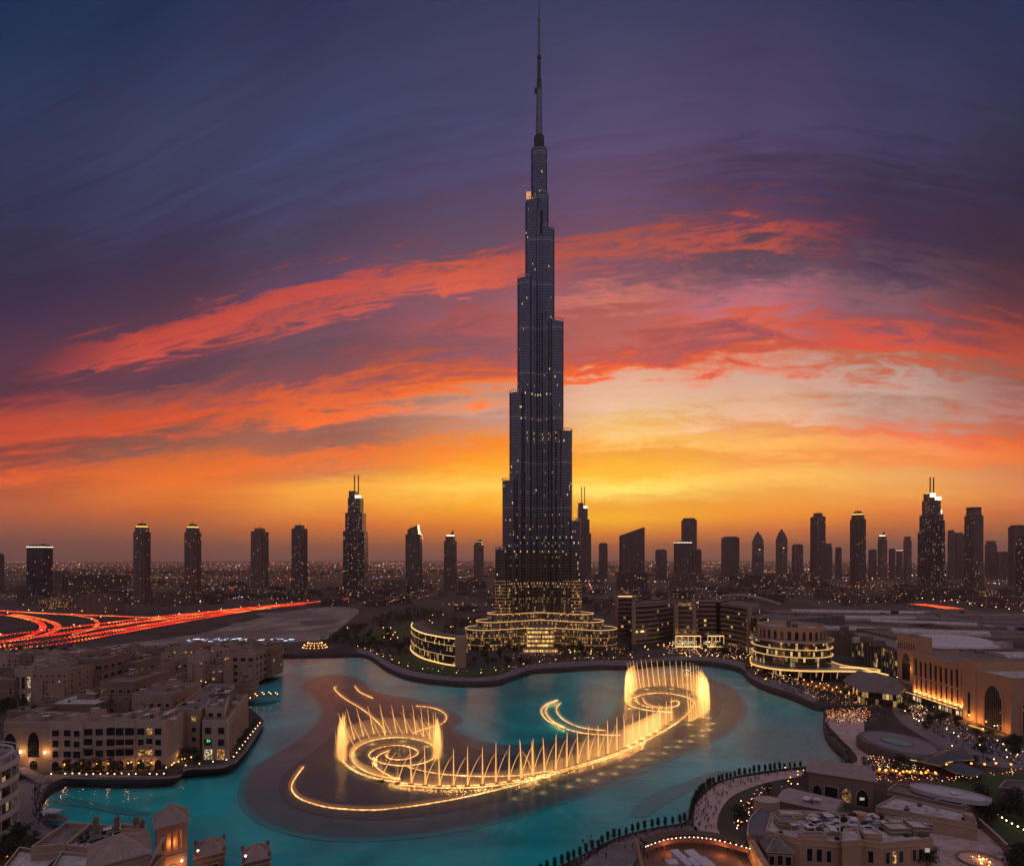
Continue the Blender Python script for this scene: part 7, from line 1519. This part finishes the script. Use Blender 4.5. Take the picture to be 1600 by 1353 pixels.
# the plain: low blocks and lights out to the horizon
random.seed(77)
def free(p):
    if p.y < 760 and p.x > -420 or inside(p, lake_s): return False
    if p.y < 640: return False
    if p.x > 280 and p.y < 960 and p.x < p.y * .98 and p.x > p.y * .38: return False
    if abs(p.x - BX) < 130 and p.y < 860: return False
    for px, w_, z, dr in RD:
        for i in range(len(px) - 1):
            a, b = g(*px[i]), g(*px[i + 1]); t_ = max(0, min(1, (p - a).dot(b - a) / (b - a).length_squared))
            if (p - a - (b - a) * t_).length < w_ / 2 + 26: return False
    lot = [g(*q_) for q_ in ((150, 1014), (300, 990), (380, 970), (450, 953), (560, 948), (700, 950), (700, 1010), (420, 1008), (250, 1018))]
    return not inside(p, lot)
cnt = 0
while cnt < 280:
    y = random.choice((random.uniform(898, 935), random.uniform(885, 902), random.uniform(925, 955))); px = random.uniform(-10, 1610); p = g(px, y)
    if not free(p): continue
    cnt += 1; s_ = max(1, p.y / 1500); w_, d_, z = random.uniform(18, 60) * s_ ** .5, random.uniform(16, 40) * s_ ** .5, random.uniform(7, 24) * (1.15 if px > 900 else 1)
    b_ = MB(); a = random.uniform(-.3, .3); P = rect(p.x, p.y, w_, d_, a); b_.prism(P, 0, z, 0, 1); b_.prism(rect(p.x + random.uniform(-6, 6), p.y, w_ * .3, d_ * .4, a), z, z + 3.5, 0, 1)
    if cnt % 4 == 0: b_.prism(rect(p.x + w_ * .6, p.y + 4, w_ * .5, d_ * .8, a), 0, z * .6, 0, 1)
    o = b_.build('low_rise_block', [M[random.choice(('low', 'low2', 'low2'))], M[random.choice(('roof_dark', 'roof_dark', 'roof'))]]); tag(o, 'low flat roofed block on the dark plain between lake and horizon', 'building', 'low blocks on the plain')
def mid(label, x0, x1, yt, yb, m_, depth=30, rot=0.0):
    d = H * F / (yb - HY); x = xa((x0 + x1) / 2, d); w_ = (x1 - x0) * d / F; T = thing('mid_rise_block', label, 'building', (x, d, 0)); z = zt(yt, d); b_ = MB(); b_.prism(rect(x, d + depth / 2, w_, depth, rot), 0, z, 0, 1); b_.build('wall', [M[m_], M['roof_dark']], T)
    b_ = MB(); b_.prism(rect(x + w_ * .1, d + depth / 2, w_ * .4, depth * .5, rot), z, z + 4, 0, 1); b_.build('roof_hut', [M[m_], M['roof_dark']], T)
    b_ = MB(); b_.strip(rect(x, d + depth / 2, w_, depth, rot), .6, z, z + 1.2, closed=True); b_.build('parapet', M['plaster_dark'], T); return T
for a_ in (('brown slab hotel with pale striped right end beyond the red road', 116, 176, 931, 960, 'res', 34), ('long dark office block behind the brown slab hotel', 100, 188, 899, 926, 'low2', 50), ('arcaded low block between the two golden crowned towers', 240, 286, 926, 947, 'low', 30), ('dark slab beside the blue glass tower', 84, 98, 894, 926, 'office', 30),
           ('lit two storey pavilion block under the blue glass tower', 58, 100, 936, 952, 'podium', 24), ('brown slab between twin spired hotel and sail roofed tower', 594, 634, 907, 927, 'res2', 40), ('low block with a lit face left of the brown slab', 578, 596, 908, 928, 'low', 30), ('grey block behind the slim pointed tower', 716, 760, 908, 925, 'low2', 40),
           ('pale wall block right of the rotunda roofs', 1282, 1308, 921, 936, 'office', 30), ('white walled block on the mall roofs edge', 1325, 1346, 931, 946, 'office', 30), ('long flat block before the massive spired tower', 1414, 1508, 920, 938, 'low2', 40), ('bright golden lit four storey block near the right motorway', 1538, 1562, 923, 944, 'podium', 26), ('dark wide block under the gabled towers', 1150, 1205, 899, 921, 'low2', 60), ('dark wide block under the plain capped brown tower', 1205, 1262, 897, 920, 'low', 60),
           ('dark slab below the sloping roof tower', 965, 1012, 895, 922, 'low2', 40), ('low brown block under the ribbed dark tower', 1050, 1100, 897, 921, 'low', 50)): mid(*a_)
CL = glow_var('city lights', 3.6, [(1, .50, .16), (1, .42, .12), (1, .68, .38), (1, .34, .08), (1, .55, .22), (1, .25, .05), (.9, .9, .9), (1, .10, .03)], 60, False)
def citylights(n, ylo, yhi, label, rmul, near=False):
    b_ = MB(); c = 0
    def put(p, k):
        r = rmul * p.y * random.choice((.00027, .00036, .0005)) * k; z = random.uniform(7, 11)
        q = [(p.x + r, p.y, z), (p.x, p.y + r, z), (p.x - r, p.y, z), (p.x, p.y - r, z)]
        for i in range(4): b_.face([q[i], q[(i + 1) % 4], (p.x, p.y, z + r)]); b_.face([q[(i + 1) % 4], q[i], (p.x, p.y, z - r)])
    while c < n:
        px, y = random.uniform(-40, 1640), HY + (ylo - HY) * ((yhi - HY) / (ylo - HY)) ** random.random(); p = g(px, y)
        if random.random() < .66:        # a lit street: lamps in a line at even spacing
            a_ = random.choice((.12, .12, -.25, 1.45)) + random.uniform(-.05, .05); m = random.randint(6, 26); sp = p.y * random.uniform(.008, .02); k = random.uniform(.7, 1.2)
            for i in range(m):
                q = p + Vector((math.cos(a_), math.sin(a_))) * sp * (i - m / 2); c += 1
                if q.y > 700 and (not near or free(q)) and q.y < 28000: put(q, k)
        elif random.random() < .3:       # a brightly lit yard
            for i in range(9):
                q = p + Vector((random.gauss(0, p.y * .02), random.gauss(0, p.y * .02))); c += 1
                if q.y > 700 and (not near or free(q)): put(q, 1.5)
        else:
            c += 1
            if not near or free(p): put(p, 1.0)
    tag(b_.build('city_lights', CL), label, None, None, 'stuff')
citylights(2600, 877.5, 893, 'far city lights strung along streets near the horizon', .85)
citylights(1700, 890, 925, 'street lights in lines across the plain', 1.0)
citylights(900, 918, 965, 'nearer street lights in lines around the blocks', 1.0, True)
# people
def body(name, pts, rad):
    me = bpy.data.meshes.new(name); V = [p for p, _ in pts]; E = rad; me.from_pydata(V, E, []); o = bpy.data.objects.new(name, me); C.objects.link(o)
    sk = o.modifiers.new('skin', 'SKIN'); 
    for i, (_, r) in enumerate(pts): me.skin_vertices[0].data[i].radius = (r, r)
    me.skin_vertices[0].data[0].use_root = True
    dg = bpy.context.evaluated_depsgraph_get(); m2 = bpy.data.meshes.new_from_object(o.evaluated_get(dg)); bpy.data.objects.remove(o); m2.name = name
    m2.materials.clear(); return m2
PM = []
for st, ar in ((.06, .10), (.22, .2), (.03, .3)):
    pts = [((0, 0, .95), .15), ((0, 0, 1.2), .15), ((0, 0, 1.42), .17), ((0, 0, 1.53), .06), ((0, .01, 1.68), .105), ((-.1, 0, .9), .10), ((-.11, st * .5, .48), .075), ((-.12, st, .06), .055), ((.1, 0, .9), .10), ((.11, -st * .5, .48), .075), ((.12, -st, .06), .055), ((-.22, 0, 1.38), .06), ((-.27, ar * .4, 1.12), .05), ((-.27, ar, .88), .04), ((.22, 0, 1.38), .06), ((.27, ar * .5, 1.12), .05), ((.26, ar * 1.2, .9), .04)]
    ed = [(0, 1), (1, 2), (2, 3), (3, 4), (0, 5), (5, 6), (6, 7), (0, 8), (8, 9), (9, 10), (2, 11), (11, 12), (12, 13), (2, 14), (14, 15), (15, 16)]
    for mm in ('people_dark', 'people_pale', 'people_dark'): m_ = body('person', pts, ed); m_.materials.append(M[mm]); PM.append((m_, mm))
def person(p, where, z=0.09):
    m_, mm = random.choice(PM); o = bpy.data.objects.new('person', m_); C.objects.link(o); o.location = (p[0], p[1], z); o.rotation_euler = (0, 0, random.uniform(0, 6.3)); o.scale = (random.uniform(.93, 1.05),) * 3
    tag(o, ('person in dark clothes ' if mm == 'people_dark' else 'person in pale clothes ') + where, 'person', ('dark clothed' if mm == 'people_dark' else 'pale clothed') + ' people ' + where)
random.seed(12)
for p in along(row, 110): person(p + Vector((random.uniform(-.8, 2.2), random.uniform(-3.4, -.8))), 'at the near promenade edge')
prom = [g(x, y) for x, y in ((1246, 1206), (1200, 1216), (1150, 1234), (1120, 1262), (1116, 1296), (1092, 1300), (1092, 1262), (1100, 1246), (1124, 1230), (1160, 1218), (1210, 1210))]
k = 0
while k < 60:
    p = g(random.uniform(1088, 1246), random.uniform(1206, 1306))
    if inside(p, prom): person(p, 'walking on the pink promenade'); k += 1
for _ in range(46): person(g(random.uniform(905, 1075), 0 + random.uniform(1304, 1345)), 'on the grey promenade at the bottom') if True else 0
ledge = smooth([g(x, y) for x, y in ((1291, 1124), (1293, 1144), (1306, 1163), (1322, 1178), (1324, 1188), (1306, 1196), (1280, 1199))], 5)
for p in along(ledge, 74): person(p + Vector((random.uniform(.3, 1.8), random.uniform(-.6, .6))), 'along the curved parapet by the oval pavilion')
for _ in range(30): person(g(random.uniform(52, 66), random.uniform(1232, 1286)), 'on the left bank below the bridge')
def crowd(label, poly_px, n):
    P = [g(*p) for p in poly_px]; xs = [p.x for p in P]; ys = [p.y for p in P]; b_ = MB(); c = 0
    while c < n:
        x, y = random.uniform(min(xs), max(xs)), random.uniform(min(ys), max(ys)); c += 1
        if not inside((x, y), P) or inside((x, y), lake_s): continue
        m = random.choice((0, 0, 0, 1)); r = .24; h = random.uniform(1.2, 1.6); b_.loft(circ(x, y, .16, n=5), 0, circ(x, y, r, n=5), h * .8, m); b_.loft(circ(x, y, r, n=5), h * .8, circ(x, y, .08, n=5), h, m); b_.ball((x, y, h + .12), .13, 5, 3, 2)
    tag(b_.build('crowd', [M['people_dark'], M['people_pale'], M['skin']]), label, None, None, 'stuff')
crowd('dense crowd along the far promenade', [(560, 1013), (640, 1050), (700, 1060), (765, 1060), (800, 1050), (880, 1038), (985, 1036), (1060, 1030), (1060, 1026), (880, 1032), (800, 1042), (700, 1054), (640, 1042), (590, 1016)], 2600)
crowd('dense crowd on the parasol terrace and jetty', [(1200, 1068), (1275, 1094), (1345, 1103), (1400, 1108), (1360, 1130), (1292, 1130), (1290, 1112), (1350, 1109), (1390, 1096), (1290, 1066), (1240, 1060)], 1500)
crowd('dense crowd seated below the oval pavilion', [(1345, 1184), (1410, 1188), (1460, 1202), (1440, 1213), (1350, 1212)], 1300)
crowd('crowd on the left bank below the bridge', [(52, 1226), (66, 1222), (62, 1286), (70, 1296), (56, 1290), (48, 1256)], 380)
crowd('crowd on the plaza below the arcade', [(1400, 1098), (1470, 1120), (1600, 1178), (1600, 1200), (1460, 1150)], 900)
# ================================================================ dusk haze
hz = MB(); hz.box(-31000, -31000, -8, 31000, 31000, 862)
hm = bpy.data.materials.new('haze air'); hm.use_nodes = True; t = NT(hm.node_tree); t.n.clear()
pv = t.new('ShaderNodeVolumePrincipled'); pv.inputs['Color'].default_value = (1.0, .70, .60, 1); pv.inputs['Density'].default_value = 4.6e-5; pv.inputs['Anisotropy'].default_value = .25
oo = t.new('ShaderNodeOutputMaterial'); t.l.new(pv.outputs[0], oo.inputs['Volume'])
tag(hz.build('haze', hm), 'thin mauve dusk haze over the city', None, None, 'stuff')
